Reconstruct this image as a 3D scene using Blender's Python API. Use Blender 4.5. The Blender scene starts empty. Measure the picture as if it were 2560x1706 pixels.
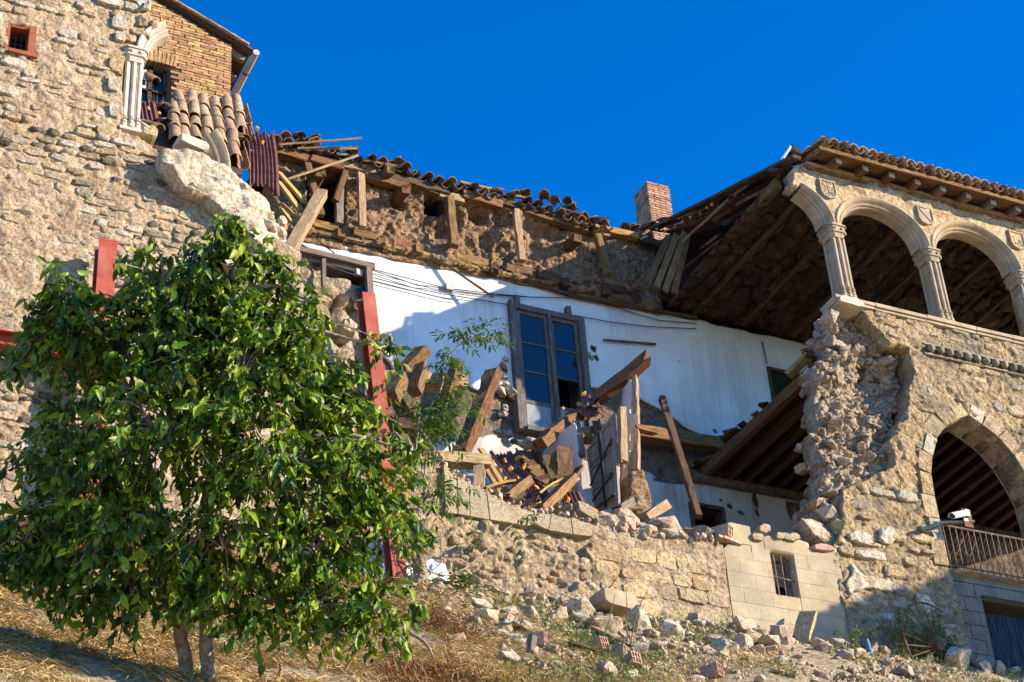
import bpy, bmesh, math, random
import numpy as np
from mathutils import Vector, Matrix

random.seed(7)
rng = np.random.default_rng(11)
scene = bpy.context.scene
col = scene.collection

# ------------------------------------------------------------------ camera
# World axes: X runs along the facade, Y goes into the building, Z is up; the camera stands at the origin on the hillside below.
FPX = 4700.0                       # focal length in pixels of a 2560 px wide picture
PITCH, ROLL, AZ = math.radians(33.6), math.radians(4.2), math.radians(62.7)
head = np.array([math.cos(AZ), math.sin(AZ), 0.0])
cright = np.array([math.sin(AZ), -math.cos(AZ), 0.0])
zup = np.array([0, 0, 1.0])
CF = head * math.cos(PITCH) + zup * math.sin(PITCH)
CU = -head * math.sin(PITCH) + zup * math.cos(PITCH)
def _rd(x, y):
    xc = x * math.cos(ROLL) - y * math.sin(ROLL)
    yc = x * math.sin(ROLL) + y * math.cos(ROLL)
    return CF + cright * xc - CU * yc
right_v = _rd(1, 0) - CF
down_v = _rd(0, 1) - CF
cam_d = bpy.data.cameras.new('camera')
cam = bpy.data.objects.new('camera', cam_d)
col.objects.link(cam)
cam_d.sensor_width = 36.0
cam_d.lens = FPX / 2560.0 * 36.0
cam_d.clip_start, cam_d.clip_end = 0.1, 2000.0
mw = Matrix.Identity(4)
for i in range(3):
    mw[i][0], mw[i][1], mw[i][2] = right_v[i], -down_v[i], -CF[i]
cam.matrix_world = mw
scene.camera = cam

# ------------------------------------------------------------------ light
SUN_DIR = np.array([0.767, -0.567, 0.305]); SUN_DIR /= np.linalg.norm(SUN_DIR)   # towards the sun
sun_el = math.asin(SUN_DIR[2]); sun_rot = math.atan2(SUN_DIR[0], SUN_DIR[1])
world = bpy.data.worlds.new('World'); scene.world = world; world.use_nodes = True
wn = world.node_tree; wn.nodes.clear()
sky = wn.nodes.new('ShaderNodeTexSky'); sky.sky_type = 'NISHITA'; sky.sun_disc = False
sky.sun_elevation = sun_el; sky.sun_rotation = sun_rot
sky.altitude = 2500; sky.air_density = 1.0; sky.dust_density = 0.0; sky.ozone_density = 6.0
hsv = wn.nodes.new('ShaderNodeHueSaturation'); hsv.inputs['Saturation'].default_value = 1.3; hsv.inputs['Hue'].default_value = 0.505; hsv.inputs['Value'].default_value = 1.25
bg = wn.nodes.new('ShaderNodeBackground'); bg.inputs['Strength'].default_value = 0.15
wo = wn.nodes.new('ShaderNodeOutputWorld')
wn.links.new(sky.outputs[0], hsv.inputs['Color']); wn.links.new(hsv.outputs[0], bg.inputs['Color']); wn.links.new(bg.outputs[0], wo.inputs['Surface'])
sun_d = bpy.data.lights.new('sun', 'SUN'); sun_d.energy = 5.0; sun_d.angle = math.radians(0.5); sun_d.color = (1.0, 0.87, 0.68)
sun = bpy.data.objects.new('sun', sun_d); col.objects.link(sun)
sun.rotation_euler = Vector(SUN_DIR.tolist()).to_track_quat('Z', 'Y').to_euler()
scene.view_settings.view_transform = 'Standard'; scene.view_settings.look = 'None'
scene.view_settings.exposure = 1.05; scene.view_settings.gamma = 1.0
scene.cycles.max_bounces = 6; scene.cycles.diffuse_bounces = 1

# ------------------------------------------------------------------ picture <-> world
Y0, W = 17.0, 20.55          # plane of the arcade facade, plane of the inner white wall
def ray(px, py): return _rd((px - 1280) / FPX, (py - 853) / FPX)
def P(px, py, Y): d = ray(px, py); return d * (Y / d[1])
def PD(px, py, D): return ray(px, py) * D
def proj(Q):
    Q = np.asarray(Q, float); z = Q @ CF; xc = Q @ cright / z; yc = -(Q @ CU) / z
    return np.stack([1280 + FPX * (xc * math.cos(ROLL) + yc * math.sin(ROLL)), 853 + FPX * (-xc * math.sin(ROLL) + yc * math.cos(ROLL))], -1)
def seen(Q, m=60):
    q = proj(Q); return (-m < q[0] < 2560 + m) and (-m < q[1] < 1706 + m)
def crop(ox, oy, s): return lambda a, b: (ox + a / s, oy + b / s)
c1 = crop(0, 0, 3.267); c330 = crop(0, 330, 3.267); c2 = crop(600, 250, 3.647); c3 = crop(1100, 400, 3.647); c4 = crop(1560, 340, 3.647)
c5 = crop(1920, 340, 3.647); c6 = crop(680, 560, 3.647); c7 = crop(1060, 860, 3.647); c8 = crop(1500, 860, 3.647); c9 = crop(1920, 760, 3.647)
c12 = crop(640, 1226, 3.267); c13 = crop(1240, 1226, 3.267); c14 = crop(1840, 1226, 3.267); c0 = crop(0, 0, 1.0)

# ------------------------------------------------------------------ noise
def _hash(ix, iy, iz, s):
    h = (ix * 374761393 + iy * 668265263 + iz * 2147483647 + s * 974711) & 0xffffffff
    h = ((h ^ (h >> 13)) * 1274126177) & 0xffffffff
    h = ((h ^ (h >> 16)) * 2246822519) & 0xffffffff
    return ((h ^ (h >> 15)) & 0xffffff) / float(0xffffff)
def vnoise(p, s=0):
    p = np.asarray(p, float); i = np.floor(p).astype(np.int64); f = p - i; f = f * f * (3 - 2 * f)
    o = 0
    for dx in (0, 1):
        for dy in (0, 1):
            for dz in (0, 1):
                w = (f[..., 0] if dx else 1 - f[..., 0]) * (f[..., 1] if dy else 1 - f[..., 1]) * (f[..., 2] if dz else 1 - f[..., 2])
                o = o + w * _hash(i[..., 0] + dx, i[..., 1] + dy, i[..., 2] + dz, s)
    return o * 2 - 1
def fbm(p, oct=4, s=0, gain=0.5):
    p = np.asarray(p, float); o = 0; a = 1.0
    for k in range(oct):
        o = o + a * vnoise(p * 2.0 ** k + 13.7 * k, s + k); a *= gain
    return o

def worley(x, z, sx, sz, s=0):
    """cells for stone faces: (random height of the nearest cell, width of the joint at this point)"""
    x = np.asarray(x, float) * sx; z = np.asarray(z, float) * sz; ix = np.floor(x).astype(np.int64); iz = np.floor(z).astype(np.int64)
    f1 = np.full(x.shape, 9.0); f2 = np.full(x.shape, 9.0); hh = np.zeros(x.shape); zero = 0 * ix
    for dx in (-1, 0, 1):
        for dz in (-1, 0, 1):
            cx, cz = ix + dx, iz + dz; px = cx + .15 + .7 * _hash(cx, cz, zero, s); pz = cz + .15 + .7 * _hash(cx, cz, zero + 1, s)
            d = np.sqrt((x - px) ** 2 + (z - pz) ** 2); h = _hash(cx, cz, zero + 2, s); m = d < f1
            f2 = np.where(m, f1, np.minimum(f2, d)); hh = np.where(m, h, hh); f1 = np.where(m, d, f1)
    return hh, f2 - f1
def stone_relief(x, z, sx, sz, step, joint, s, warp=.05):
    """flat uneven stone faces with recessed joints"""
    q = np.stack([x * 4, 0 * x, z * 4], -1); xx = x + warp * fbm(q, 3, s + 1); zz = z + warp * fbm(q + 9.1, 3, s + 2)
    h, e = worley(xx, zz, sx, sz, s); n = vnoise(np.stack([x * .9, 0 * x, z * .9], -1), s + 5)
    return step * (h - .5) - joint * np.clip(1 - e / .16, 0, 1) * np.clip(.8 + n, 0, 1)
# ------------------------------------------------------------------ mesh helpers
def mesh_from(name, V, F):
    V = np.asarray(V, np.float32); me = bpy.data.meshes.new(name)
    if isinstance(F, np.ndarray):
        n, k = F.shape
        me.vertices.add(len(V)); me.vertices.foreach_set('co', V.ravel())
        me.loops.add(n * k); me.loops.foreach_set('vertex_index', F.astype(np.int32).ravel())
        me.polygons.add(n); me.polygons.foreach_set('loop_start', np.arange(0, n * k, k, dtype=np.int32))
        me.update(calc_edges=True); me.validate()
    else:
        me.from_pydata(V.tolist(), [], F); me.update()
    return me
WMAT = {}
def link(o, parent=None, mat=None, smooth=False, mw=None):
    if mat is not None and o.data is not None and len(o.data.materials) == 0: o.data.materials.append(mat)
    if smooth and o.data is not None: o.data.polygons.foreach_set('use_smooth', [True] * len(o.data.polygons))
    col.objects.link(o)
    mw = mw if mw is not None else Matrix.Identity(4)
    WMAT[o.name] = mw
    if parent is not None:
        o.parent = parent
        o.matrix_parent_inverse = WMAT[parent.name].inverted()
    o.matrix_basis = mw
    return o
def obj(name, V, F, mat, parent=None, smooth=False, mw=None):
    me = V if F is None else mesh_from(name, V, F)
    return link(bpy.data.objects.new(name, me), parent, mat, smooth, mw)
def tag(o, label, cat, group=None):
    o['label'] = label; o['category'] = cat; o['kind'] = 'thing'
    if group: o['group'] = group
    return o
def thing(name, label, cat, loc=(0, 0, 0), group=None):
    o = bpy.data.objects.new(name, None); o.empty_display_size = 0.2
    link(o, mw=Matrix.Translation(Vector([float(v) for v in loc])))
    return tag(o, label, cat, group)
def stuff(o): o['kind'] = 'stuff'; return o
def V3(a): return Vector([float(x) for x in a])
def frame(A, X, up=(0, 0, 1), roll=0.0):
    X = V3(X).normalized(); u = V3(up)
    if abs(X.dot(u.normalized())) > 0.97: u = Vector((0, -1, 0))
    Z = (u - X * u.dot(X)).normalized(); Y = Z.cross(X)
    m = Matrix.Identity(4)
    c, s = math.cos(roll), math.sin(roll)
    Yr, Zr = Y * c + Z * s, Z * c - Y * s
    for i in range(3): m[i][0], m[i][1], m[i][2], m[i][3] = X[i], Yr[i], Zr[i], float(A[i])
    return m
class MB:
    """collects primitive shapes of ONE part"""
    def __init__(s): s.V = []; s.F = []
    def add(s, V, F):
        b = len(s.V); s.V += [tuple(float(c) for c in v) for v in V]; s.F += [tuple(b + i for i in f) for f in F]; return s
    def box(s, lo, hi, j=0.0):
        x0, y0, z0 = lo; x1, y1, z1 = hi
        V = [(x0, y0, z0), (x1, y0, z0), (x1, y1, z0), (x0, y1, z0), (x0, y0, z1), (x1, y0, z1), (x1, y1, z1), (x0, y1, z1)]
        if j: V = [tuple(c + random.uniform(-j, j) for c in v) for v in V]
        return s.add(V, [(0, 3, 2, 1), (4, 5, 6, 7), (0, 1, 5, 4), (1, 2, 6, 5), (2, 3, 7, 6), (3, 0, 4, 7)])
    def cyl(s, A, B, r0, r1=None, n=10, caps=True):
        A, B = V3(A), V3(B); r1 = r0 if r1 is None else r1; m = frame(A, B - A); L = (B - A).length
        V = []; 
        for x, r in ((0, r0), (L, r1)):
            for k in range(n):
                a = 2 * math.pi * k / n; V.append(m @ Vector((x, r * math.cos(a), r * math.sin(a))))
        F = [(k, (k + 1) % n, n + (k + 1) % n, n + k) for k in range(n)]
        if caps: F += [tuple(range(n))[::-1], tuple(range(n, 2 * n))]
        return s.add(V, F)
    def tube(s, pts, r, n=6, r1=None):
        pts = [V3(p) for p in pts]; N = len(pts); r1 = r if r1 is None else r1; V = []
        for i, p in enumerate(pts):
            d = (pts[min(i + 1, N - 1)] - pts[max(i - 1, 0)]); m = frame(p, d); rr = r + (r1 - r) * i / max(N - 1, 1)
            for k in range(n):
                a = 2 * math.pi * k / n; V.append(m @ Vector((0, rr * math.cos(a), rr * math.sin(a))))
        F = [(i * n + k, i * n + (k + 1) % n, (i + 1) * n + (k + 1) % n, (i + 1) * n + k) for i in range(N - 1) for k in range(n)]
        F += [tuple(range(n))[::-1], tuple(range((N - 1) * n, N * n))]
        return s.add(V, F)
    def ball(s, c, r, n=8, m=5):
        V = [(c[0], c[1], c[2] - r)]
        for j in range(1, m):
            t = math.pi * j / m
            for k in range(n):
                a = 2 * math.pi * k / n; V.append((c[0] + r * math.sin(t) * math.cos(a), c[1] + r * math.sin(t) * math.sin(a), c[2] - r * math.cos(t)))
        V.append((c[0], c[1], c[2] + r)); F = []
        for k in range(n):
            F.append((0, 1 + (k + 1) % n, 1 + k)); F.append((len(V) - 1, len(V) - 1 - n + k, len(V) - 1 - n + (k + 1) % n))
        for j in range(m - 2):
            for k in range(n): F.append((1 + j * n + k, 1 + j * n + (k + 1) % n, 1 + (j + 1) * n + (k + 1) % n, 1 + (j + 1) * n + k))
        return s.add(V, F)
    def build(s, name, mat, parent=None, smooth=False): return obj(name, s.V, s.F, mat, parent, smooth)
def simplebox(name, lo, hi, mat, parent=None, j=0.0): return MB().box(lo, hi, j).build(name, mat, parent)

# ------------------------------------------------------------------ timber
def beam_mesh(L, w, h, rough=0.006, ragged=0.0, bend=0.0, seg=None):
    seg = seg or max(2, min(10, int(L / 0.22) + 1)); ch = min(w, h) * 0.07; rough = rough * .55
    prof = [(-w / 2 + ch, -h / 2), (w / 2 - ch, -h / 2), (w / 2, -h / 2 + ch), (w / 2, h / 2 - ch), (w / 2 - ch, h / 2), (-w / 2 + ch, h / 2), (-w / 2, h / 2 - ch), (-w / 2, -h / 2 + ch)]
    V = []; F = []; sd = random.random() * 100
    for i in range(seg + 1):
        x = L * i / seg; e = (i == 0 or i == seg)
        for (a, b) in prof:
            k = 1.0 + random.uniform(-1, 1) * rough / max(w, h) * 2
            xx = x + (random.uniform(-1, 1) * ragged if e else 0)
            V.append((xx, a * k + random.uniform(-rough, rough), b * k + random.uniform(-rough, rough) + bend * math.sin(math.pi * i / seg)))
    n = 8
    for i in range(seg):
        for k in range(n): F.append((i * n + k, i * n + (k + 1) % n, (i + 1) * n + (k + 1) % n, (i + 1) * n + k))
    V.append((random.uniform(-1, .3) * -ragged, 0, 0)); V.append((L + random.uniform(-1, .3) * ragged, 0, bend * 0)); a, b = len(V) - 2, len(V) - 1
    for k in range(n): F.append((a, (k + 1) % n, k)); F.append((b, seg * n + k, seg * n + (k + 1) % n))
    return V, F
def beam(name, A, B, w, h, mat, parent=None, roll=0.0, up=(0, 0, 1), rough=0.006, ragged=0.0, bend=0.0, label=None, cat='beam', group=None):
    A, B = V3(A), V3(B); V, F = beam_mesh((B - A).length, w, h, rough, ragged, bend)
    o = obj(name, V, F, mat, parent, False, frame(A, B - A, up, roll))
    if label: tag(o, label, cat, group)
    return o
def B2(name, a, Ya, b, Yb, w, h, mat, **k): return beam(name, P(*a, Ya), P(*b, Yb), w, h, mat, **k)

# ------------------------------------------------------------------ walls with an uneven outline
def inpoly(x, z, poly):
    r = np.zeros(x.shape, bool); n = len(poly)
    for i in range(n):
        x0, z0 = poly[i]; x1, z1 = poly[(i + 1) % n]
        c = (z0 > z) != (z1 > z)
        with np.errstate(divide='ignore', invalid='ignore'): xi = (x1 - x0) * (z - z0) / (z1 - z0) + x0
        r ^= c & (x < xi)
    return r
def nearest(x, z, polys):
    bd = np.full(x.shape, 1e9); bx = x.copy(); bz = z.copy()
    for poly in polys:
        n = len(poly)
        for i in range(n):
            x0, z0 = poly[i]; x1, z1 = poly[(i + 1) % n]; dx, dz = x1 - x0, z1 - z0
            t = np.clip(((x - x0) * dx + (z - z0) * dz) / (dx * dx + dz * dz + 1e-12), 0, 1)
            qx, qz = x0 + t * dx, z0 + t * dz; d = (x - qx) ** 2 + (z - qz) ** 2; m = d < bd
            bd[m] = d[m]; bx[m] = qx[m]; bz[m] = qz[m]
    return bx, bz, np.sqrt(bd)
def pxpoly(pts, Y):
    return [(P(px, py, Y)[0], P(px, py, Y)[2]) for px, py in pts]
def rough_line(poly, step=0.08, amp=0.03, s=0):
    """adds a broken, uneven edge to a polygon"""
    out = []
    for i in range(len(poly)):
        a = np.array(poly[i]); b = np.array(poly[(i + 1) % len(poly)]); L = np.linalg.norm(b - a); n = max(1, int(L / step)); d = (b - a) / max(L, 1e-6); nn = np.array([-d[1], d[0]])
        for k in range(n):
            p = a + (b - a) * k / n
            out.append(tuple(p + nn * amp * float(fbm(np.array([p[0] * 4, p[1] * 4, s]), 3, s)) * (1 if k else .5)))
    return out
def wall(name, poly, holes, Y, thick, cell, mat, parent=None, disp=None, smooth=True, back=True, depth=None):
    """plate in the plane Y = const: poly / holes in (X, Z); disp(x, z) moves the front towards the viewer; depth(x, z) gives the front plane"""
    pa = np.array(poly); x0, z0 = pa.min(0); x1, z1 = pa.max(0)
    nx, nz = max(1, int(round((x1 - x0) / cell))), max(1, int(round((z1 - z0) / cell)))
    gx = np.linspace(x0, x1, nx + 1); gz = np.linspace(z0, z1, nz + 1)
    cx, cz = np.meshgrid((gx[1:] + gx[:-1]) / 2, (gz[1:] + gz[:-1]) / 2, indexing='ij')
    keep = inpoly(cx, cz, poly)
    for h in holes: keep &= ~inpoly(cx, cz, h)
    VX, VZ = np.meshgrid(gx, gz, indexing='ij')
    idx = np.arange((nx + 1) * (nz + 1)).reshape(nx + 1, nz + 1)
    q = np.stack([idx[:-1, :-1], idx[1:, :-1], idx[1:, 1:], idx[:-1, 1:]], -1)[keep]
    kp = np.zeros((nx + 2, nz + 2), bool); kp[1:-1, 1:-1] = keep
    E = []
    a = kp[1:-1, 1:-1]
    for (di, dj, e) in ((0, -1, (0, 1)), (1, 0, (1, 2)), (0, 1, (2, 3)), (-1, 0, (3, 0))):
        nb = kp[1 + di:nx + 1 + di, 1 + dj:nz + 1 + dj]; m = a & ~nb
        qq = np.stack([idx[:-1, :-1], idx[1:, :-1], idx[1:, 1:], idx[:-1, 1:]], -1)[m]
        E.append(qq[:, list(e)])
    E = np.concatenate(E)
    vx, vz = VX.ravel().copy(), VZ.ravel().copy()
    bv = np.unique(E)
    bx, bz, bd = nearest(vx[bv], vz[bv], [poly] + list(holes)); ok = bd < cell * 1.5
    vx[bv[ok]] = bx[ok]; vz[bv[ok]] = bz[ok]
    used = np.unique(q); remap = -np.ones(len(vx), int); remap[used] = np.arange(len(used))
    vx, vz = vx[used], vz[used]; q = remap[q]; E = remap[E]; n = len(used)
    vy = np.full(n, float(Y)) if depth is None else depth(vx, vz)
    f = vy - (disp(vx, vz) if disp is not None else 0)
    Vf = np.stack([vx, f, vz], 1); Vb = np.stack([vx, vy + thick, vz], 1)
    F = [q, np.stack([E[:, 1], E[:, 0], E[:, 0] + n, E[:, 1] + n], 1)]
    if back: F.append(q[:, ::-1] + n)
    return obj(name, np.concatenate([Vf, Vb]), np.concatenate(F), mat, parent, smooth)
def nd(amp, sc, oct=4, s=0, gain=.55): return lambda x, z: amp * fbm(np.stack([x * sc, np.full_like(x, s * 3.1), z * sc], -1), oct, s, gain)

# ------------------------------------------------------------------ stones
def stone_mesh(name, sub=2, power=5.0, amp=0.10, s=0, cut=0):
    n = sub + 1; g = np.linspace(-1, 1, n + 1); V = {}; F = []; L = []
    def vid(p):
        k = tuple(np.round(p, 4))
        if k not in V: V[k] = len(L); L.append(p)
        return V[k]
    for ax in range(3):
        for sg in (-1, 1):
            for i in range(n):
                for j in range(n):
                    c = []
                    for (a, b) in ((i, j), (i + 1, j), (i + 1, j + 1), (i, j + 1)):
                        p = [0, 0, 0]; p[ax] = sg; p[(ax + 1) % 3] = g[a]; p[(ax + 2) % 3] = g[b]; c.append(vid(np.array(p, float)))
                    F.append(tuple(c) if sg > 0 else tuple(c[::-1]))
    A = np.array(L); r = (np.abs(A) ** power).sum(1) ** (1 / power); A = A / r[:, None]
    A = A * (1 + amp * fbm(A * 1.3 + s * 7.7, 3, s))[:, None]
    r2 = np.random.default_rng(s)
    for k in range(cut):                                   # knock corners off with flat breaks
        d = r2.normal(size=3); d /= np.linalg.norm(d); t = r2.uniform(.62, .85) * np.max(A @ d); over = np.maximum(A @ d - t, 0); A = A - over[:, None] * d
    me = mesh_from(name, A * 0.5, F); return me
def hull_mesh(name, s, n=17, power=3.0, sub=0):
    """angular broken rock: convex hull of scattered points"""
    r = np.random.default_rng(s); d = r.normal(size=(n, 3)); d /= np.linalg.norm(d, axis=1, keepdims=True)
    k = (np.abs(d) ** power).sum(1) ** (1 / power); A = d / k[:, None] * r.uniform(.72, 1.0, (n, 1)) * .55
    bm = bmesh.new()
    for p in A: bm.verts.new(p)
    g = bmesh.ops.convex_hull(bm, input=bm.verts[:])
    bmesh.ops.delete(bm, geom=list({v for v in g['geom_interior'] if isinstance(v, bmesh.types.BMVert)}), context='VERTS')
    if sub:
        bmesh.ops.subdivide_edges(bm, edges=bm.edges[:], cuts=sub, use_grid_fill=True); bmesh.ops.triangulate(bm, faces=bm.faces[:])
        C = np.array([v.co[:] for v in bm.verts]); nn = fbm(C * 4.5 + s * 3.3, 3, s % 50, .6)
        for v, k in zip(bm.verts, nn): v.co = v.co * (1 + .10 * float(k))
    bmesh.ops.recalc_face_normals(bm, faces=bm.faces[:])
    me = bpy.data.meshes.new(name); bm.to_mesh(me); bm.free(); return me
def face_stone(name, s, n=10, jit=.10, inset=.80, power=4.5, rel=.05):
    """squared rubble stone: flat uneven front (towards -Y), crooked outline"""
    r = np.random.default_rng(s + 500); V = []; F = []
    a = (np.arange(n) + r.uniform(-.3, .3, n)) / n * 2 * np.pi; c, q = np.cos(a), np.sin(a)
    rad = .5 / (np.abs(c) ** power + np.abs(q) ** power) ** (1 / power) * (1 + r.uniform(-jit, jit, n)); X, Z = rad * c, rad * q
    for (y, k, j) in ((.5, 1.0, 0), (-.34, 1.0, .03), (-.47, inset, rel)):
        for i in range(n): V.append((X[i] * k * (1 + r.uniform(-.04, .04)), y + r.uniform(-j, j), Z[i] * k * (1 + r.uniform(-.04, .04))))
    V.append((r.uniform(-.08, .08), -.5 + r.uniform(-rel, rel), r.uniform(-.08, .08)))
    for l in range(2):
        for i in range(n): F.append((l * n + i, l * n + (i + 1) % n, (l + 1) * n + (i + 1) % n, (l + 1) * n + i))
    for i in range(n): F.append((2 * n + i, 2 * n + (i + 1) % n, 3 * n))
    me = mesh_from(name, V, F); bm = bmesh.new(); bm.from_mesh(me); bmesh.ops.recalc_face_normals(bm, faces=bm.faces[:]); bm.to_mesh(me); bm.free(); return me
STONES = [face_stone('stone', s) for s in range(18)]
ROCKS = [hull_mesh('rock', s + 40, 14 + s % 9, sub=2) for s in range(16)]
COBBLES = [stone_mesh('cobble', 2, 2.3, .12, s + 80, 2) for s in range(6)]
ASHLAR = [face_stone('ashlar', s + 60, 12, .035, .93, 12.0, .025) for s in range(8)]
def arr(me):
    V = np.empty(len(me.vertices) * 3, np.float32); me.vertices.foreach_get('co', V)
    return V.reshape(-1, 3), [tuple(p.vertices) for p in me.polygons]
ARR = {}
def mesh_for(me, mat):
    """the archetype with this material, its data shared by all pieces of that kind"""
    k = (me.name, mat.name)
    if k not in ARR:
        c = me.copy(); c.materials.clear(); c.materials.append(mat); ARR[k] = c
    return ARR[k]
def place(name, me, mat, loc, size, rot=(0, 0, 0), parent=None, smooth=False):
    from mathutils import Euler
    m = Matrix.Translation(V3(loc)) @ Euler(rot).to_matrix().to_4x4() @ Matrix.Diagonal((float(size[0]), float(size[1]), float(size[2]), 1.0))
    d = mesh_for(me, mat)
    if smooth and not d.polygons[0].use_smooth: d.polygons.foreach_set('use_smooth', [True] * len(d.polygons))
    return link(bpy.data.objects.new(name, d), parent, None, False, m)
def joined(name, items, mat, parent=None, smooth=False):
    """items: (archetype mesh, 4x4 matrix) -> ONE mesh"""
    cache = {}; VV = []; FF = []; b = 0
    for me, m in items:
        if me.name not in cache:
            V, F = arr(me); cache[me.name] = (np.c_[V, np.ones(len(V))], np.array([t for f in F for t in ([f] if len(f) == 3 else [(f[0], f[1], f[2]), (f[0], f[2], f[3])])]))
        V, F = cache[me.name]; VV.append((V @ np.array(m).T)[:, :3]); FF.append(F + b); b += len(V)
    if not VV: return None
    return stuff(obj(name, np.concatenate(VV), np.concatenate(FF), mat, parent, smooth))
def mtx(loc, size, rot=(0, 0, 0)):
    from mathutils import Euler
    return Matrix.Translation(V3(loc)) @ Euler(rot).to_matrix().to_4x4() @ Matrix.Diagonal((float(size[0]), float(size[1]), float(size[2]), 1.0))
def masonry(parent, mats, arch, ok, X, Z, hr, wr, Yf, deep=0.16, proud=0.02, gap=0.018, limit=300, name='stone', rotj=0.06, hole=0.0, smooth=False, seed=0, skew=0.0):
    """rubble courses: one object per stone for the largest ones in view, the rest in one mesh"""
    R = random.Random(seed); out = []
    z = Z[0]
    while z < Z[1]:
        h = R.uniform(*hr); x = X[0] - R.uniform(0, wr[1])
        while x < X[1]:
            w = R.uniform(*wr) * (0.8 + 0.5 * h / hr[1]); hh = h * R.uniform(.72, 1.08); ww = w
            cxx, czz = x + w / 2, z + h / 2 + R.uniform(-.12, .12) * h
            x += w
            if R.random() < hole: continue
            if not ok(cxx, czz, ww / 2, hh / 2): continue
            if not seen((cxx, Yf(cxx, czz), czz), 40): continue
            out.append((ww * hh, cxx, czz, max(.03, ww - gap), max(.03, hh - gap)))
        z += h
    out.sort(reverse=True); rest = []
    for i, (a, x, zz, w, h) in enumerate(out):
        y = Yf(x, zz); me = arch[R.randrange(len(arch))]; mt = mats[R.randrange(len(mats))]
        loc = (x, y + deep / 2 - proud * R.uniform(.3, 1.5), zz); rot = (R.uniform(-rotj, rotj) * .6, R.uniform(-rotj, rotj) + skew, R.uniform(-rotj, rotj) * .6); sz = (w * 1.04, deep, h * 1.04)
        if i < limit: place(name, me, mt, loc, sz, rot, parent, smooth)
        else: rest.append((mt, me, mtx(loc, sz, rot)))
    for mt in mats:
        it = [(me, m) for (k, me, m) in rest if k is mt]
        if it: joined('small_stones', it, mt, parent, smooth)
    return len(out)
def region(poly, holes=()):
    P_ = list(poly); H = [list(h) for h in holes]
    def f(x, z, w, h):
        xs = np.array([x - w * .75, x + w * .75, x, x, x]); zs = np.array([z, z, z - h * .75, z + h * .75, z])
        if not inpoly(xs, zs, P_).all(): return False
        return not any(inpoly(xs, zs, q).any() for q in H)
    return f
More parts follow.
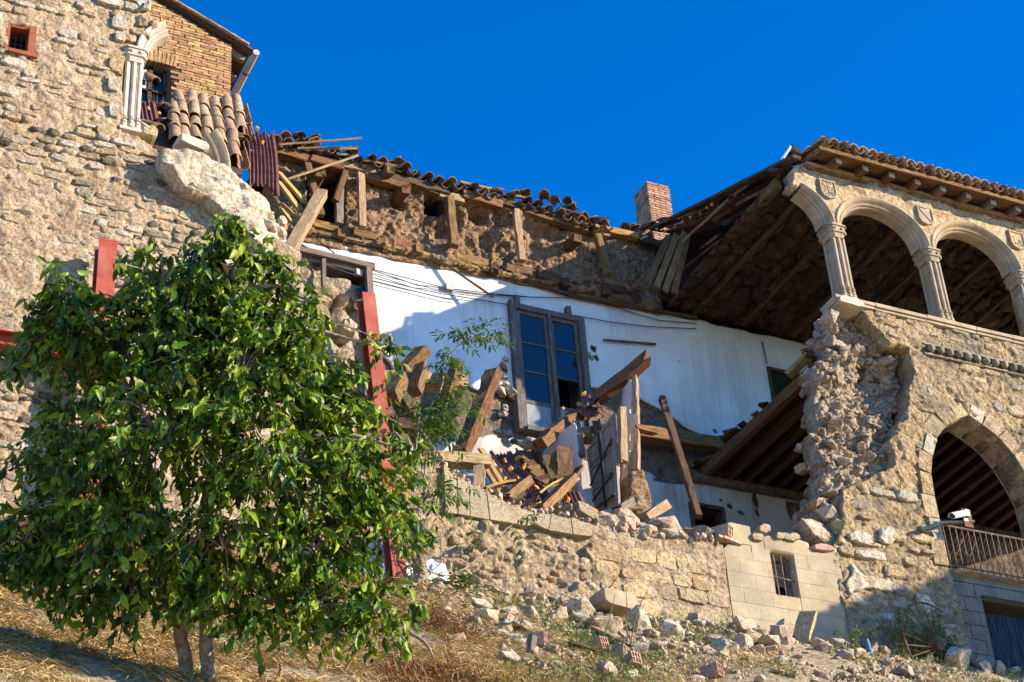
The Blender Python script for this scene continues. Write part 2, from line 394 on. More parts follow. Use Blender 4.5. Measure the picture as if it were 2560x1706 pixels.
# ------------------------------------------------------------------ materials
def M(name, cols, scale=6.0, rough=0.9, bump=0.4, bscale=45.0, bdist=0.02, rnd=0.12, hue=0.01, stretch=(1, 1, 1), coord='pos', island=False, detail=8.0, dirt=None, dirt_scale=1.2, dirt_amt=0.5, spec=0.25, metal=0.0, pits=0.0, grain=None):
    grain = (.55 if bump >= .5 else .12) if grain is None else grain
    m = bpy.data.materials.new(name); m.use_nodes = True; nt = m.node_tree; N = nt.nodes; L = nt.links; N.clear()
    out = N.new('ShaderNodeOutputMaterial'); b = N.new('ShaderNodeBsdfPrincipled'); L.new(b.outputs[0], out.inputs['Surface'])
    b.inputs['Roughness'].default_value = rough; b.inputs['Metallic'].default_value = metal; b.inputs['Specular IOR Level'].default_value = spec
    geo = N.new('ShaderNodeNewGeometry'); oi = N.new('ShaderNodeObjectInfo')
    if coord == 'pos': src = geo.outputs['Position']
    else: src = N.new('ShaderNodeTexCoord').outputs['Object']
    mp = N.new('ShaderNodeMapping'); mp.inputs['Scale'].default_value = stretch; L.new(src, mp.inputs['Vector'])
    rs = geo.outputs['Random Per Island'] if island else oi.outputs['Random']
    if coord != 'pos' or island:
        sc = N.new('ShaderNodeMath'); sc.operation = 'MULTIPLY'; sc.inputs[1].default_value = 57.0; L.new(rs, sc.inputs[0])
        cb = N.new('ShaderNodeCombineXYZ'); L.new(sc.outputs[0], cb.inputs[0]); L.new(sc.outputs[0], cb.inputs[2]); L.new(cb.outputs[0], mp.inputs['Location'])
    n1 = N.new('ShaderNodeTexNoise'); n1.inputs['Scale'].default_value = scale; n1.inputs['Detail'].default_value = detail; n1.inputs['Roughness'].default_value = 0.62; L.new(mp.outputs[0], n1.inputs['Vector'])
    cr = N.new('ShaderNodeValToRGB'); L.new(n1.outputs['Fac'], cr.inputs[0]); el = cr.color_ramp.elements
    k = len(cols)
    pos = [0.30 + 0.40 * i / max(k - 1, 1) for i in range(k)]
    while len(el) < k: el.new(0.5)
    for i in range(k): el[i].position = pos[i]; el[i].color = (*cols[i], 1)
    last = cr.outputs[0]
    hs = N.new('ShaderNodeHueSaturation'); L.new(last, hs.inputs['Color'])
    v = N.new('ShaderNodeMapRange'); v.inputs['To Min'].default_value = 1 - rnd; v.inputs['To Max'].default_value = 1 + rnd; L.new(rs, v.inputs['Value']); L.new(v.outputs[0], hs.inputs['Value'])
    mu = N.new('ShaderNodeMath'); mu.operation = 'MULTIPLY'; mu.inputs[1].default_value = 7.31; L.new(rs, mu.inputs[0])
    fr = N.new('ShaderNodeMath'); fr.operation = 'FRACT'; L.new(mu.outputs[0], fr.inputs[0])
    h = N.new('ShaderNodeMapRange'); h.inputs['To Min'].default_value = .5 - hue; h.inputs['To Max'].default_value = .5 + hue; L.new(fr.outputs[0], h.inputs['Value']); L.new(h.outputs[0], hs.inputs['Hue'])
    last = hs.outputs[0]
    if dirt is not None:
        n2 = N.new('ShaderNodeTexNoise'); n2.inputs['Scale'].default_value = dirt_scale; n2.inputs['Detail'].default_value = 7; n2.inputs['Roughness'].default_value = .65; L.new(mp.outputs[0], n2.inputs['Vector'])
        r2 = N.new('ShaderNodeMapRange'); r2.inputs['From Min'].default_value = .48; r2.inputs['From Max'].default_value = .66; r2.inputs['To Max'].default_value = dirt_amt; L.new(n2.outputs['Fac'], r2.inputs['Value'])
        mx = N.new('ShaderNodeMix'); mx.data_type = 'RGBA'; L.new(r2.outputs[0], mx.inputs['Factor']); L.new(last, mx.inputs['A']); mx.inputs['B'].default_value = (*dirt, 1); last = mx.outputs['Result']
    if bump:
        n3 = N.new('ShaderNodeTexNoise'); n3.inputs['Scale'].default_value = bscale; n3.inputs['Detail'].default_value = 6; n3.inputs['Roughness'].default_value = .7; L.new(mp.outputs[0], n3.inputs['Vector'])
        hsrc = n3.outputs['Fac']
        gr = N.new('ShaderNodeMapRange'); gr.inputs['From Min'].default_value = .36; gr.inputs['From Max'].default_value = .56; gr.inputs['To Min'].default_value = 1 - grain; gr.inputs['To Max'].default_value = 1.0 + grain * .12; L.new(n3.outputs['Fac'], gr.inputs['Value'])
        gm = N.new('ShaderNodeVectorMath'); gm.operation = 'SCALE'; L.new(last, gm.inputs[0]); L.new(gr.outputs[0], gm.inputs['Scale']); last = gm.outputs[0]
        if pits:
            vo = N.new('ShaderNodeTexVoronoi'); vo.inputs['Scale'].default_value = bscale * .45; L.new(mp.outputs[0], vo.inputs['Vector'])
            mm = N.new('ShaderNodeMath'); mm.operation = 'MULTIPLY_ADD'; mm.inputs[1].default_value = pits; L.new(vo.outputs['Distance'], mm.inputs[0]); L.new(n3.outputs['Fac'], mm.inputs[2]); hsrc = mm.outputs[0]
        bp = N.new('ShaderNodeBump'); bp.inputs['Strength'].default_value = bump; bp.inputs['Distance'].default_value = bdist; L.new(hsrc, bp.inputs['Height']); L.new(bp.outputs[0], b.inputs['Normal'])
    L.new(last, b.inputs['Base Color'])
    return m
GREY = (.16, .145, .12)
m_mortar = M('lime_mortar', [(.32, .215, .12), (.52, .375, .225), (.64, .49, .33)], 5, .95, 1.0, 34, .03, 0, 0, dirt=(.36, .22, .14), dirt_scale=1.6, dirt_amt=.55, pits=.6)
m_mortar_up = M('old_render', [(.28, .19, .10), (.48, .345, .20), (.58, .44, .275)], 6, .95, 1.0, 30, .05, 0, 0, dirt=(.62, .50, .38), dirt_scale=1.2, dirt_amt=.6, pits=.8)
m_st_grey = M('grey_limestone', [(.17, .135, .095), (.31, .25, .175), (.44, .365, .265)], 14, .95, .8, 40, .03, .25, .01, dirt=(.46, .34, .20), dirt_scale=4, dirt_amt=.5, pits=.7)
m_st_tan = M('tan_limestone', [(.30, .20, .10), (.46, .33, .18), (.56, .43, .27)], 8, .95, .8, 38, .03, .22, .012, dirt=(.24, .21, .16), dirt_scale=3.5, dirt_amt=.6, pits=.7)
m_st_pale = M('pale_limestone', [(.40, .31, .22), (.55, .45, .33), (.66, .57, .45)], 8, .95, .8, 38, .03, .15, .01, dirt=(.30, .26, .20), dirt_scale=3, dirt_amt=.5, pits=.6)
m_fac = M('facade_render', [(.28, .18, .085), (.47, .33, .17), (.60, .45, .265)], 7, .95, 1.0, 30, .04, 0, 0, dirt=(.12, .115, .095), dirt_scale=1.5, dirt_amt=.75, pits=.8)
m_fac_up = M('arcade_render', [(.42, .255, .115), (.57, .40, .215), (.68, .52, .32)], 4, .95, .9, 20, .05, 0, 0, dirt=(.66, .55, .42), dirt_scale=2.4, dirt_amt=.5, pits=.6)
m_core = M('rubble_core', [(.34, .235, .145), (.54, .40, .265), (.68, .54, .385)], 12, .97, 1.0, 30, .05, 0, 0, dirt=(.27, .20, .15), dirt_scale=2, dirt_amt=.5, pits=.8)
m_core_st = M('rubble_stone', [(.40, .29, .18), (.58, .44, .30), (.71, .58, .44)], 7, .95, .9, 30, .04, .2, .012, dirt=(.44, .28, .15), dirt_scale=4, dirt_amt=.5, pits=.6)
m_carved = M('carved_stone', [(.31, .215, .12), (.43, .315, .19), (.52, .395, .255)], 5, .85, .3, 50, .01, .06, .004, dirt=(.30, .27, .21), dirt_scale=2.2, dirt_amt=.55)
m_carved_l = M('carved_stone_bright', [(.44, .35, .25), (.56, .46, .34), (.64, .54, .42)], 5, .85, .3, 50, .01, .06, .004, dirt=(.40, .33, .24), dirt_scale=2.6, dirt_amt=.4)
m_brick = M('brick', [(.33, .15, .06), (.47, .265, .115), (.57, .365, .18)], 10, .9, .6, 60, .01, .28, .02)
m_brick_red = M('chimney_brick', [(.30, .14, .08), (.42, .22, .13), (.52, .32, .20)], 10, .9, .6, 60, .01, .28, .015)
m_joint = M('brick_joint', [(.10, .06, .03), (.17, .11, .06)], 12, .97, .6, 40, .02, 0, 0)
m_joint_ch = M('chimney_joint', [(.16, .11, .08), (.26, .19, .14)], 12, .97, .6, 40, .02, 0, 0)
m_tile = M('clay_tile', [(.17, .085, .045), (.31, .165, .085), (.43, .265, .15)], 9, .9, .6, 50, .015, .25, .02, coord='obj', dirt=(.16, .13, .09), dirt_scale=6, dirt_amt=.7)
m_tile_w = M('weathered_tile', [(.30, .17, .09), (.46, .29, .16), (.56, .40, .25)], 8, .9, .6, 50, .015, .18, .015, coord='obj', dirt=(.28, .24, .17), dirt_scale=7, dirt_amt=.7)
m_tile_d = M('dark_tile', [(.10, .055, .035), (.20, .10, .055), (.30, .17, .09)], 9, .9, .6, 50, .015, .25, .02, coord='obj', dirt=(.09, .08, .06), dirt_scale=6, dirt_amt=.7)
def wood(name, cols, rnd=.28): return M(name, cols, 5, .85, .9, 12, .02, rnd, .015, stretch=(.7, 9, 9), coord='obj', dirt=(.22, .17, .12), dirt_scale=.9, dirt_amt=.3, grain=.5)
m_wood = wood('old_timber', [(.095, .043, .015), (.235, .118, .042), (.37, .21, .088)])
m_wood_y = wood('yellow_timber', [(.34, .18, .05), (.50, .29, .09), (.60, .38, .14)], .12)
m_wood_d = wood('dark_timber', [(.045, .025, .014), (.10, .055, .028), (.17, .10, .05)])
m_wood_p = wood('pale_timber', [(.24, .15, .075), (.40, .27, .14), (.54, .39, .22)], .15)
m_wood_g = wood('grey_timber', [(.15, .11, .08), (.24, .185, .135), (.34, .27, .20)], .12)
m_rot = M('rotten_timber', [(.10, .045, .015), (.25, .125, .045), (.40, .22, .09)], 4, .9, 1.0, 10, .05, .15, .01, stretch=(1.2, 8, 8), coord='obj')
m_adobe = M('adobe', [(.19, .105, .05), (.35, .21, .11), (.49, .325, .19)], 7, .98, 1.0, 28, .06, 0, 0, dirt=(.42, .32, .22), dirt_scale=2.2, dirt_amt=.4, pits=.9)
m_brown = M('bare_masonry', [(.13, .085, .055), (.22, .15, .10), (.32, .23, .16)], 7, .98, 1.0, 26, .05, 0, 0, dirt=(.36, .29, .22), dirt_scale=2.4, dirt_amt=.35, pits=.7)
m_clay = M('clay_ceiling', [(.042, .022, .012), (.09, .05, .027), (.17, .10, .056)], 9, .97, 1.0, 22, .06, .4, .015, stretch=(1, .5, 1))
m_onduline = M('brown_sheet', [(.11, .042, .03), (.16, .065, .045), (.21, .095, .065)], 8, .75, .25, 60, .006, .1, .01)
m_foam = M('foam', [(.50, .22, .04), (.64, .32, .07), (.74, .44, .13)], 20, .9, .5, 60, .01, .15, .01)
m_steel = M('red_primer_steel', [(.27, .036, .02), (.33, .05, .028), (.38, .075, .045)], 3, .6, .12, 30, .004, .04, .004, dirt=(.40, .20, .13), dirt_scale=5, dirt_amt=.35)
m_rust = M('rusty_iron', [(.09, .045, .025), (.17, .08, .04), (.24, .13, .07)], 14, .9, .4, 60, .005, .1, .01)
m_iron = M('dark_iron', [(.035, .03, .028), (.06, .05, .045)], 14, .7, .2, 60, .004, .1, .01)
m_rail = M('weathered_rail', [(.09, .05, .03), (.17, .11, .07), (.30, .23, .17)], 18, .7, .3, 60, .004, .1, .01)
m_zinc = M('gutter_metal', [(.42, .36, .30), (.55, .48, .41)], 6, .5, .1, 40, .003, .02, 0)
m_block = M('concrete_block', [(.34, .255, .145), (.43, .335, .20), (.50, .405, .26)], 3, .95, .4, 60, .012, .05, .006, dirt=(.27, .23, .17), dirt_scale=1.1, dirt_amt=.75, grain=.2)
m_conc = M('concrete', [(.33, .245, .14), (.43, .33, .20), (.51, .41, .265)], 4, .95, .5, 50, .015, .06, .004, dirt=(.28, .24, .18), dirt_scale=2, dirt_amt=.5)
m_block_shade = M('block_painted_shade', [(.15, .125, .095), (.22, .19, .15), (.29, .255, .205)], 3, .95, .5, 50, .012, .08, .006, dirt=(.12, .11, .09), dirt_scale=1.4, dirt_amt=.7)  # block grey darkened so its colour carries the shade below the arch
m_earth = M('earth_joint', [(.31, .205, .11), (.50, .36, .21), (.62, .475, .305)], 7, .98, 1.0, 24, .06, 0, 0, dirt=(.52, .41, .28), dirt_scale=2, dirt_amt=.5, pits=.7)
m_ashlar = M('ochre_ashlar', [(.38, .24, .11), (.53, .365, .185), (.62, .46, .265)], 6, .95, .8, 30, .03, .18, .012, dirt=(.34, .29, .20), dirt_scale=3, dirt_amt=.6, pits=.7)
m_hollow = M('hollow_brick', [(.42, .22, .14), (.52, .31, .21), (.60, .42, .31)], 9, .9, .5, 50, .01, .1, .01)
m_room_shade = M('painted_room_shade', [(.012, .01, .009), (.02, .016, .013)], 3, 1, 0, rnd=0, hue=0)  # near-black colour painted as the unlit inside behind openings
m_paintw = M('whitewashed_board', [(.48, .37, .31), (.58, .47, .41), (.64, .54, .48)], 3, .9, .3, 40, .006, .03, .003, dirt=(.42, .32, .24), dirt_scale=3, dirt_amt=.35)
m_door = M('grey_door_paint', [(.24, .19, .14), (.35, .285, .21), (.44, .365, .28)], 5, .75, .4, 20, .008, .06, .005, stretch=(6, 6, .8), coord='obj')
m_blue = M('blue_door_paint', [(.008, .010, .014), (.016, .022, .032), (.08, .09, .10)], 6, .75, .5, 20, .01, .06, .005, stretch=(8, 8, .5))
m_winframe = M('weathered_frame', [(.085, .065, .05), (.15, .125, .105), (.24, .21, .185)], 7, .85, .5, 30, .008, .1, .006, stretch=(5, 5, .7))
m_panel = M('blue_grey_paint', [(.16, .18, .19), (.26, .29, .30), (.36, .38, .38)], 7, .8, .4, 25, .006, .05, .004, stretch=(6, 6, .7))
m_green = M('green_shutter', [(.02, .045, .02), (.04, .085, .04)], 6, .6, .1, 40, .003, .05, .004)
m_redwood = M('red_wood_frame', [(.24, .07, .03), (.36, .12, .05)], 8, .8, .4, 40, .006, .1, .01)
m_white = M('white_enamel', [(.62, .60, .58), (.72, .71, .69)], 5, .4, .05, 40, .002, .02, 0)
m_cable = M('cable', [(.05, .045, .04), (.09, .08, .07)], 9, .8, 0, rnd=.1)
m_bluepl = M('blue_plastic', [(.03, .12, .26), (.05, .18, .36)], 6, .5, .05, 40, .002)
m_chunk = M('fresh_broken_stone', [(.48, .36, .24), (.64, .51, .37), (.76, .64, .49)], 6, .95, .8, 24, .04, .1, .008, dirt=(.52, .37, .18), dirt_scale=3, dirt_amt=.5, pits=.5)
m_rub = M('rubble', [(.36, .245, .15), (.52, .375, .245), (.64, .50, .35)], 7, .95, .7, 34, .03, .2, .012, dirt=(.44, .33, .22), dirt_scale=4, dirt_amt=.5, pits=.4)
m_grav = M('gravel', [(.32, .21, .125), (.48, .345, .22), (.62, .48, .34)], 7, .95, .5, 34, .02, .3, .02, island=True)
m_bark = M('bark', [(.26, .20, .14), (.44, .36, .27), (.56, .48, .38)], 12, .9, .6, 40, .01, .1, .006, dirt=(.15, .11, .07), dirt_scale=9, dirt_amt=.6)
m_soil = M('dry_soil', [(.29, .20, .105), (.46, .335, .19), (.60, .46, .29)], 6, .98, 1.0, 20, .05, 0, 0, dirt=(.40, .30, .16), dirt_scale=1.4, dirt_amt=.6, pits=.4)
m_straw = M('dry_grass', [(.40, .25, .08), (.58, .41, .16), (.74, .56, .26)], 1.3, .8, 0, rnd=.35, hue=.015, island=True)
m_twig = M('dry_twig', [(.24, .15, .08), (.36, .25, .15)], 9, .9, 0, rnd=.2, hue=.01)
def glass_mat():
    m = bpy.data.materials.new('window_glass'); m.use_nodes = True; b = m.node_tree.nodes['Principled BSDF']
    b.inputs['Base Color'].default_value = (.012, .018, .026, 1); b.inputs['Roughness'].default_value = .06; b.inputs['Specular IOR Level'].default_value = .55
    return m
m_glass = glass_mat()
def leaf_mat(name, cols, rough=.38, trans=.3):
    m = bpy.data.materials.new(name); m.use_nodes = True; nt = m.node_tree; N = nt.nodes; L = nt.links; b = N['Principled BSDF']; out = N['Material Output']
    g = N.new('ShaderNodeNewGeometry'); oi = N.new('ShaderNodeObjectInfo')
    ad = N.new('ShaderNodeMath'); ad.operation = 'ADD'; L.new(g.outputs['Random Per Island'], ad.inputs[0]); L.new(oi.outputs['Random'], ad.inputs[1])
    fr = N.new('ShaderNodeMath'); fr.operation = 'FRACT'; L.new(ad.outputs[0], fr.inputs[0])
    cr = N.new('ShaderNodeValToRGB'); L.new(fr.outputs[0], cr.inputs[0]); el = cr.color_ramp.elements
    while len(el) < len(cols): el.new(.5)
    for i, c in enumerate(cols): el[i].position = i / (len(cols) - 1); el[i].color = (*c, 1)
    nz = N.new('ShaderNodeTexNoise'); nz.inputs['Scale'].default_value = 40; L.new(g.outputs['Position'], nz.inputs['Vector'])
    mr = N.new('ShaderNodeMapRange'); mr.inputs['To Min'].default_value = .7; mr.inputs['To Max'].default_value = 1.3; L.new(nz.outputs['Fac'], mr.inputs['Value'])
    hs = N.new('ShaderNodeHueSaturation'); L.new(cr.outputs[0], hs.inputs['Color']); L.new(mr.outputs[0], hs.inputs['Value'])
    L.new(hs.outputs[0], b.inputs['Base Color']); b.inputs['Roughness'].default_value = rough; b.inputs['Specular IOR Level'].default_value = .26
    t = N.new('ShaderNodeBsdfTranslucent'); h2 = N.new('ShaderNodeHueSaturation'); h2.inputs['Hue'].default_value = .475; h2.inputs['Value'].default_value = 1.6; L.new(hs.outputs[0], h2.inputs['Color']); L.new(h2.outputs[0], t.inputs['Color'])
    mx = N.new('ShaderNodeMixShader'); mx.inputs[0].default_value = trans; L.new(b.outputs[0], mx.inputs[1]); L.new(t.outputs[0], mx.inputs[2]); L.new(mx.outputs[0], out.inputs['Surface'])
    return m
m_leaf = leaf_mat('walnut_leaf', [(.022, .055, .004), (.045, .10, .007), (.105, .195, .012), (.19, .285, .02), (.30, .35, .028)], .42, .22)
m_leaf2 = leaf_mat('elder_leaf', [(.04, .10, .015), (.06, .14, .02), (.09, .18, .03)], .45, .3)
m_weed = leaf_mat('weed_leaf', [(.06, .10, .02), (.09, .14, .03), (.14, .17, .04)], .6, .25)
def plaster_mat(name, base, streak, amt=.55, lo=.55):
    m = M(name, base, 2.2, .92, .35, 40, .012, 0, 0, dirt=None); nt = m.node_tree; N = nt.nodes; L = nt.links; b = [n for n in N if n.type == 'BSDF_PRINCIPLED'][0]
    src = b.inputs['Base Color'].links[0].from_socket; geo = [n for n in N if n.type == 'NEW_GEOMETRY'][0]
    mp = N.new('ShaderNodeMapping'); mp.inputs['Scale'].default_value = (34, 34, 1.1); L.new(geo.outputs['Position'], mp.inputs['Vector'])
    n = N.new('ShaderNodeTexNoise'); n.inputs['Scale'].default_value = 1.0; n.inputs['Detail'].default_value = 6; n.inputs['Roughness'].default_value = .7; L.new(mp.outputs[0], n.inputs['Vector'])
    mp2 = N.new('ShaderNodeMapping'); mp2.inputs['Scale'].default_value = (1.25, 1.25, .3); L.new(geo.outputs['Position'], mp2.inputs['Vector'])
    n2 = N.new('ShaderNodeTexNoise'); n2.inputs['Scale'].default_value = 1.0; n2.inputs['Detail'].default_value = 4; L.new(mp2.outputs[0], n2.inputs['Vector'])
    mu = N.new('ShaderNodeMath'); mu.operation = 'MULTIPLY_ADD'; mu.inputs[1].default_value = .55; L.new(n.outputs['Fac'], mu.inputs[0]); L.new(n2.outputs['Fac'], mu.inputs[2])
    r = N.new('ShaderNodeMapRange'); r.inputs['From Min'].default_value = lo + .27; r.inputs['From Max'].default_value = lo + .46; r.inputs['To Max'].default_value = amt; L.new(mu.outputs[0], r.inputs['Value'])
    mx = N.new('ShaderNodeMix'); mx.data_type = 'RGBA'; L.new(r.outputs[0], mx.inputs['Factor']); L.new(src, mx.inputs['A']); mx.inputs['B'].default_value = (*streak, 1); L.new(mx.outputs['Result'], b.inputs['Base Color'])
    return m
m_plaster = plaster_mat('white_plaster', [(.66, .64, .61), (.74, .72, .69), (.80, .78, .75)], (.27, .20, .17), .36, .49)
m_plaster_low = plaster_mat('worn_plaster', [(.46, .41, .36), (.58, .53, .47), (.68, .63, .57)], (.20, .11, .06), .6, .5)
# ------------------------------------------------------------------ ground
def gz(x, y):
    x = np.asarray(x, float); y = np.asarray(y, float)
    z = np.where(y < 17, 9.22 - 0.72 * (17 - y), 9.22)
    z = np.maximum(z, -9.0) + 0.10 * fbm(np.stack([x * .8, y * .8, 0 * x], -1), 3, 5) * np.clip((17.2 - y) / .5, 0.15, 1)
    return z
gxs = np.concatenate([np.linspace(-160, -4, 24)[:-1], np.linspace(-4, 20, 220), np.linspace(20, 170, 24)[1:]])
gys = np.concatenate([np.linspace(-160, 5, 22)[:-1], np.linspace(5, 17.8, 130), np.linspace(17.8, 220, 16)[1:]])
GX, GY = np.meshgrid(gxs, gys, indexing='ij')
GZ = gz(GX, GY) + 0.025 * fbm(np.stack([GX * 5, GY * 5, 0 * GX], -1), 3, 9)
gi = np.arange(GX.size).reshape(GX.shape)
gq = np.stack([gi[:-1, :-1], gi[1:, :-1], gi[1:, 1:], gi[:-1, 1:]], -1).reshape(-1, 4)
ground = obj('ground', np.stack([GX, GY, GZ], -1).reshape(-1, 3), gq, m_soil, None, True); ground['kind'] = 'structure'

# ------------------------------------------------------------------ arcade pieces used on both sides of the gap
PITCHX, ZB, ZC = 1.66, 14.60, 15.92
ARZ = 0.84
def column(X, parent, half=False, bright=False):
    mt = m_carved_l if bright else m_carved
    w, d = .20, .26; y0 = Y0 + .005; s = MB()
    s.box((X - w / 2 + .02, y0 + .02, ZB + .16), (X + w / 2 - .02, y0 + d - .02, ZC - .24))
    for (cx, cy, r) in ((-w / 2 + .02, .025, .030), (0, .012, .030), (w / 2 - .02, .025, .030), (-w / 2 + .02, d - .03, .028), (w / 2 - .02, d - .03, .028)):
        s.cyl((X + cx, y0 + cy, ZB + .16), (X + cx, y0 + cy, ZC - .23), r, n=10)
    for cx in (-.05, .05): s.cyl((X + cx, y0 + .022, ZB + .16), (X + cx, y0 + .022, ZC - .23), .011, n=6)
    for cy in (.075, d - .08): s.cyl((X - w / 2 + .018, y0 + cy, ZB + .16), (X - w / 2 + .018, y0 + cy, ZC - .23), .012, n=6)
    c = s.build('column', mt, parent, False)
    b = MB()                                              # base: rings and small plinths on a block
    b.box((X - w / 2 - .03, y0 - .02, ZB), (X + w / 2 + .03, y0 + d + .03, ZB + .05)); b.box((X - w / 2 - .01, y0, ZB + .05), (X + w / 2 + .01, y0 + d + .01, ZB + .15))
    for (cx, cy) in ((-w / 2 + .02, .02), (0, .008), (w / 2 - .02, .02), (-w / 2 + .02, d - .03)):
        for (z, r, h) in ((ZB + .05, .045, .05), (ZB + .12, .038, .03), (ZB + .17, .043, .016), (ZB + .205, .037, .014)): b.cyl((X + cx, y0 + cy, z), (X + cx, y0 + cy, z + h), r, n=10)
    b.build('base', mt, c)
    k = MB()                                              # capital: eight-sided flare with beads
    def ring(z0, z1, e0, e1):
        V = []
        for z, e in ((z0, e0), (z1, e1)):
            a, bb, ch = w / 2 + e, d / 2 + e, .05; cy = y0 + d / 2
            for (sx, sy) in ((-a + ch, -bb), (a - ch, -bb), (a, -bb + ch), (a, bb - ch), (a - ch, bb), (-a + ch, bb), (-a, bb - ch), (-a, -bb + ch)): V.append((X + sx, cy + sy, z))
        k.add(V, [(i, (i + 1) % 8, 8 + (i + 1) % 8, 8 + i) for i in range(8)] + [tuple(range(8))[::-1], tuple(range(8, 16))])
    ring(ZC - .245, ZC - .225, .022, .022); ring(ZC - .225, ZC - .16, .005, .03); ring(ZC - .16, ZC - .14, .045, .052); ring(ZC - .14, ZC - .055, .036, .042); ring(ZC - .055, ZC - .035, .060, .060); ring(ZC - .035, ZC, .052, .030)
    for t in (-.055, .055): k.ball((X + t, y0 - .038, ZC - .098), .025); k.ball((X - w / 2 - .038, y0 + d / 2 + t, ZC - .098), .025)
    k.build('capital', mt, c)
    return c
ARCH_PROFILE = [(.0, .27), (.0, .115), (.012, .095), (.03, .10), (.038, .065), (.058, .05), (.075, .062), (.085, .04), (.10, .012), (.118, -.006), (.140, -.022), (.160, -.02), (.170, .0), (.172, .05), (.172, .27)]
RIN = .655
def arch_ring(Xc, parent, a0, a1, n, bright=False):
    mt = m_carved_l if bright else m_carved; k = len(ARCH_PROFILE)
    for i in range(n):
        A = a0 + (a1 - a0) * i / n; Bn = a0 + (a1 - a0) * (i + 1) / n; g = .0022; V = []; st = 5
        for j in range(st):
            a = A + g + (Bn - A - 2 * g) * j / (st - 1)
            for (r, y) in ARCH_PROFILE: V.append((Xc + (RIN + r) * math.cos(a), Y0 + y, ZC + (RIN + r) * ARZ * math.sin(a)))
        F = [(j * k + t, j * k + (t + 1) % k, (j + 1) * k + (t + 1) % k, (j + 1) * k + t) for j in range(st - 1) for t in range(k)]
        F += [tuple(range(k)), tuple(range((st - 1) * k, st * k))[::-1]]
        obj('voussoir', V, F, mt, parent)

# ------------------------------------------------------------------ left stone wall
wl_px = [(-300, -200), (376, -200), (374, 20), (390, 68), (372, 92), (322, 112), (312, 140), (303, 330), (345, 345), (388, 376), (394, 402), (418, 432), (446, 445), (468, 484), (508, 496), (516, 522), (542, 542), (584, 560), (634, 578), (690, 612), (714, 628), (742, 652), (742, 700), (775, 760), (812, 840), (838, 930), (850, 1080), (905, 1090), (925, 1300), (930, 1560), (-300, 1560)]
wl_poly = pxpoly(wl_px, Y0)
win_h = pxpoly([c1(70, 180), c1(283, 222), c1(262, 450), c1(66, 402)], Y0)
arch_h = pxpoly([(412, 760), (420, 722), (450, 694), (500, 674), (548, 668), (592, 682), (622, 716), (632, 760), (640, 900), (420, 900)], Y0)
lw = thing('stone_wall', 'tall weathered rubble stone wall with small barred window left of the collapse', 'wall', (3.2, Y0, 9.2))
def lw_disp(x, z):
    low = np.clip((14.45 - z) / .25, 0, 1)
    n = fbm(np.stack([x * 5, 0 * x, z * 6], -1), 4, 21, .6); n2 = fbm(np.stack([x * 18, 0 * x + 4, z * 18], -1), 3, 23, .65)
    return stone_relief(x, z, 6.5, 10.0, .024, .012, 300, .035) + .016 * n + .013 * n2 + .10 * low + .03 * vnoise(np.stack([x, 0 * x, z], -1), 3)
wall('mortar', rough_line(wl_poly, .1, .02, 2), [win_h, arch_h], Y0, .55, .02, m_mortar, lw, lw_disp, smooth=False)
low_poly = [p for p in wl_poly]
reg = region(wl_poly, [win_h, arch_h])
masonry(lw, [m_st_grey, m_st_grey, m_st_tan, m_st_pale, m_mortar], STONES, lambda x, z, w, h: z < 14.35 and reg(x, z, w, h), (1.8, 8.2), (9.1, 14.4), (.085, .16), (.11, .27), lambda x, z: Y0 - .108, .16, .007, .02, 300, hole=.2, seed=3, rotj=.1)
masonry(lw, [m_st_pale, m_st_tan, m_mortar_up], STONES, lambda x, z, w, h: z > 14.4 and reg(x, z, w, h), (1.8, 5), (14.45, 17.2), (.08, .19), (.10, .28), lambda x, z: Y0 - .014, .14, .014, .03, 80, hole=.45, seed=4)
for (px, py, w, h) in ((287, 165, .16, .24), (284, 215, .15, .2), (262, 330, .2, .15), (283, 280, .12, .2), (298, 60, .2, .22), (275, 8, .34, .12), (300, 95, .13, .14)):
    q = P(px, py, Y0); place('stone', ASHLAR[int(px) % 8], m_ashlar if py in (165, 330) else m_st_pale, (q[0], Y0 + .03, q[2]), (w, .16, h), (0, random.uniform(-.04, .04), 0), lw)
# small window
wc = np.array(win_h); x0, z0 = wc.min(0); x1, z1 = wc.max(0)
f = MB(); f.box((x0 - .01, Y0 + .02, z0), (x0 + .035, Y0 + .2, z1)); f.box((x1 - .06, Y0 - .03, z0), (x1 + .02, Y0 + .2, z1 - .02)); f.box((x0, Y0 + .03, z1 - .05), (x1 - .06, Y0 + .2, z1 + .01)); f.box((x0 + .03, Y0 - .05, z0 - .07), (x1 + .06, Y0 + .2, z0 + .005), .012)
wf = f.build('window_frame', m_redwood, lw)
simplebox('pane', (x0, Y0 + .26, z0), (x1, Y0 + .28, z1), m_glass, wf)
g = MB()
for k in range(1, 5): xx = x0 + (x1 - x0) * k / 5; g.cyl((xx, Y0 + .12, z0), (xx, Y0 + .12, z1), .006, n=6)
for k in range(1, 6): zz = z0 + (z1 - z0) * k / 6; g.cyl((x0, Y0 + .13, zz), (x1, Y0 + .13, zz), .006, n=6)
g.build('grille', m_iron, wf)
# arched niche behind the tree: back sheet painted near black for its shade, pale arch stones
simplebox('niche_back', (P(405, 700, Y0)[0], Y0 + .9, 10.9), (P(650, 700, Y0)[0], Y0 + .95, 13.2), m_room_shade, lw)
pts = [(412, 735), (424, 712), (452, 689), (500, 669), (548, 663), (596, 678), (628, 714)]
for i in range(6):
    a, b = pts[i], pts[i + 1]; A, Bq = P(*a, Y0 - .05), P(*b, Y0 - .05)
    beam('arch_stone', A, A + (Bq - A) * .97, .3, .13, m_st_pale, lw, up=(0, 0, 1), rough=.012)
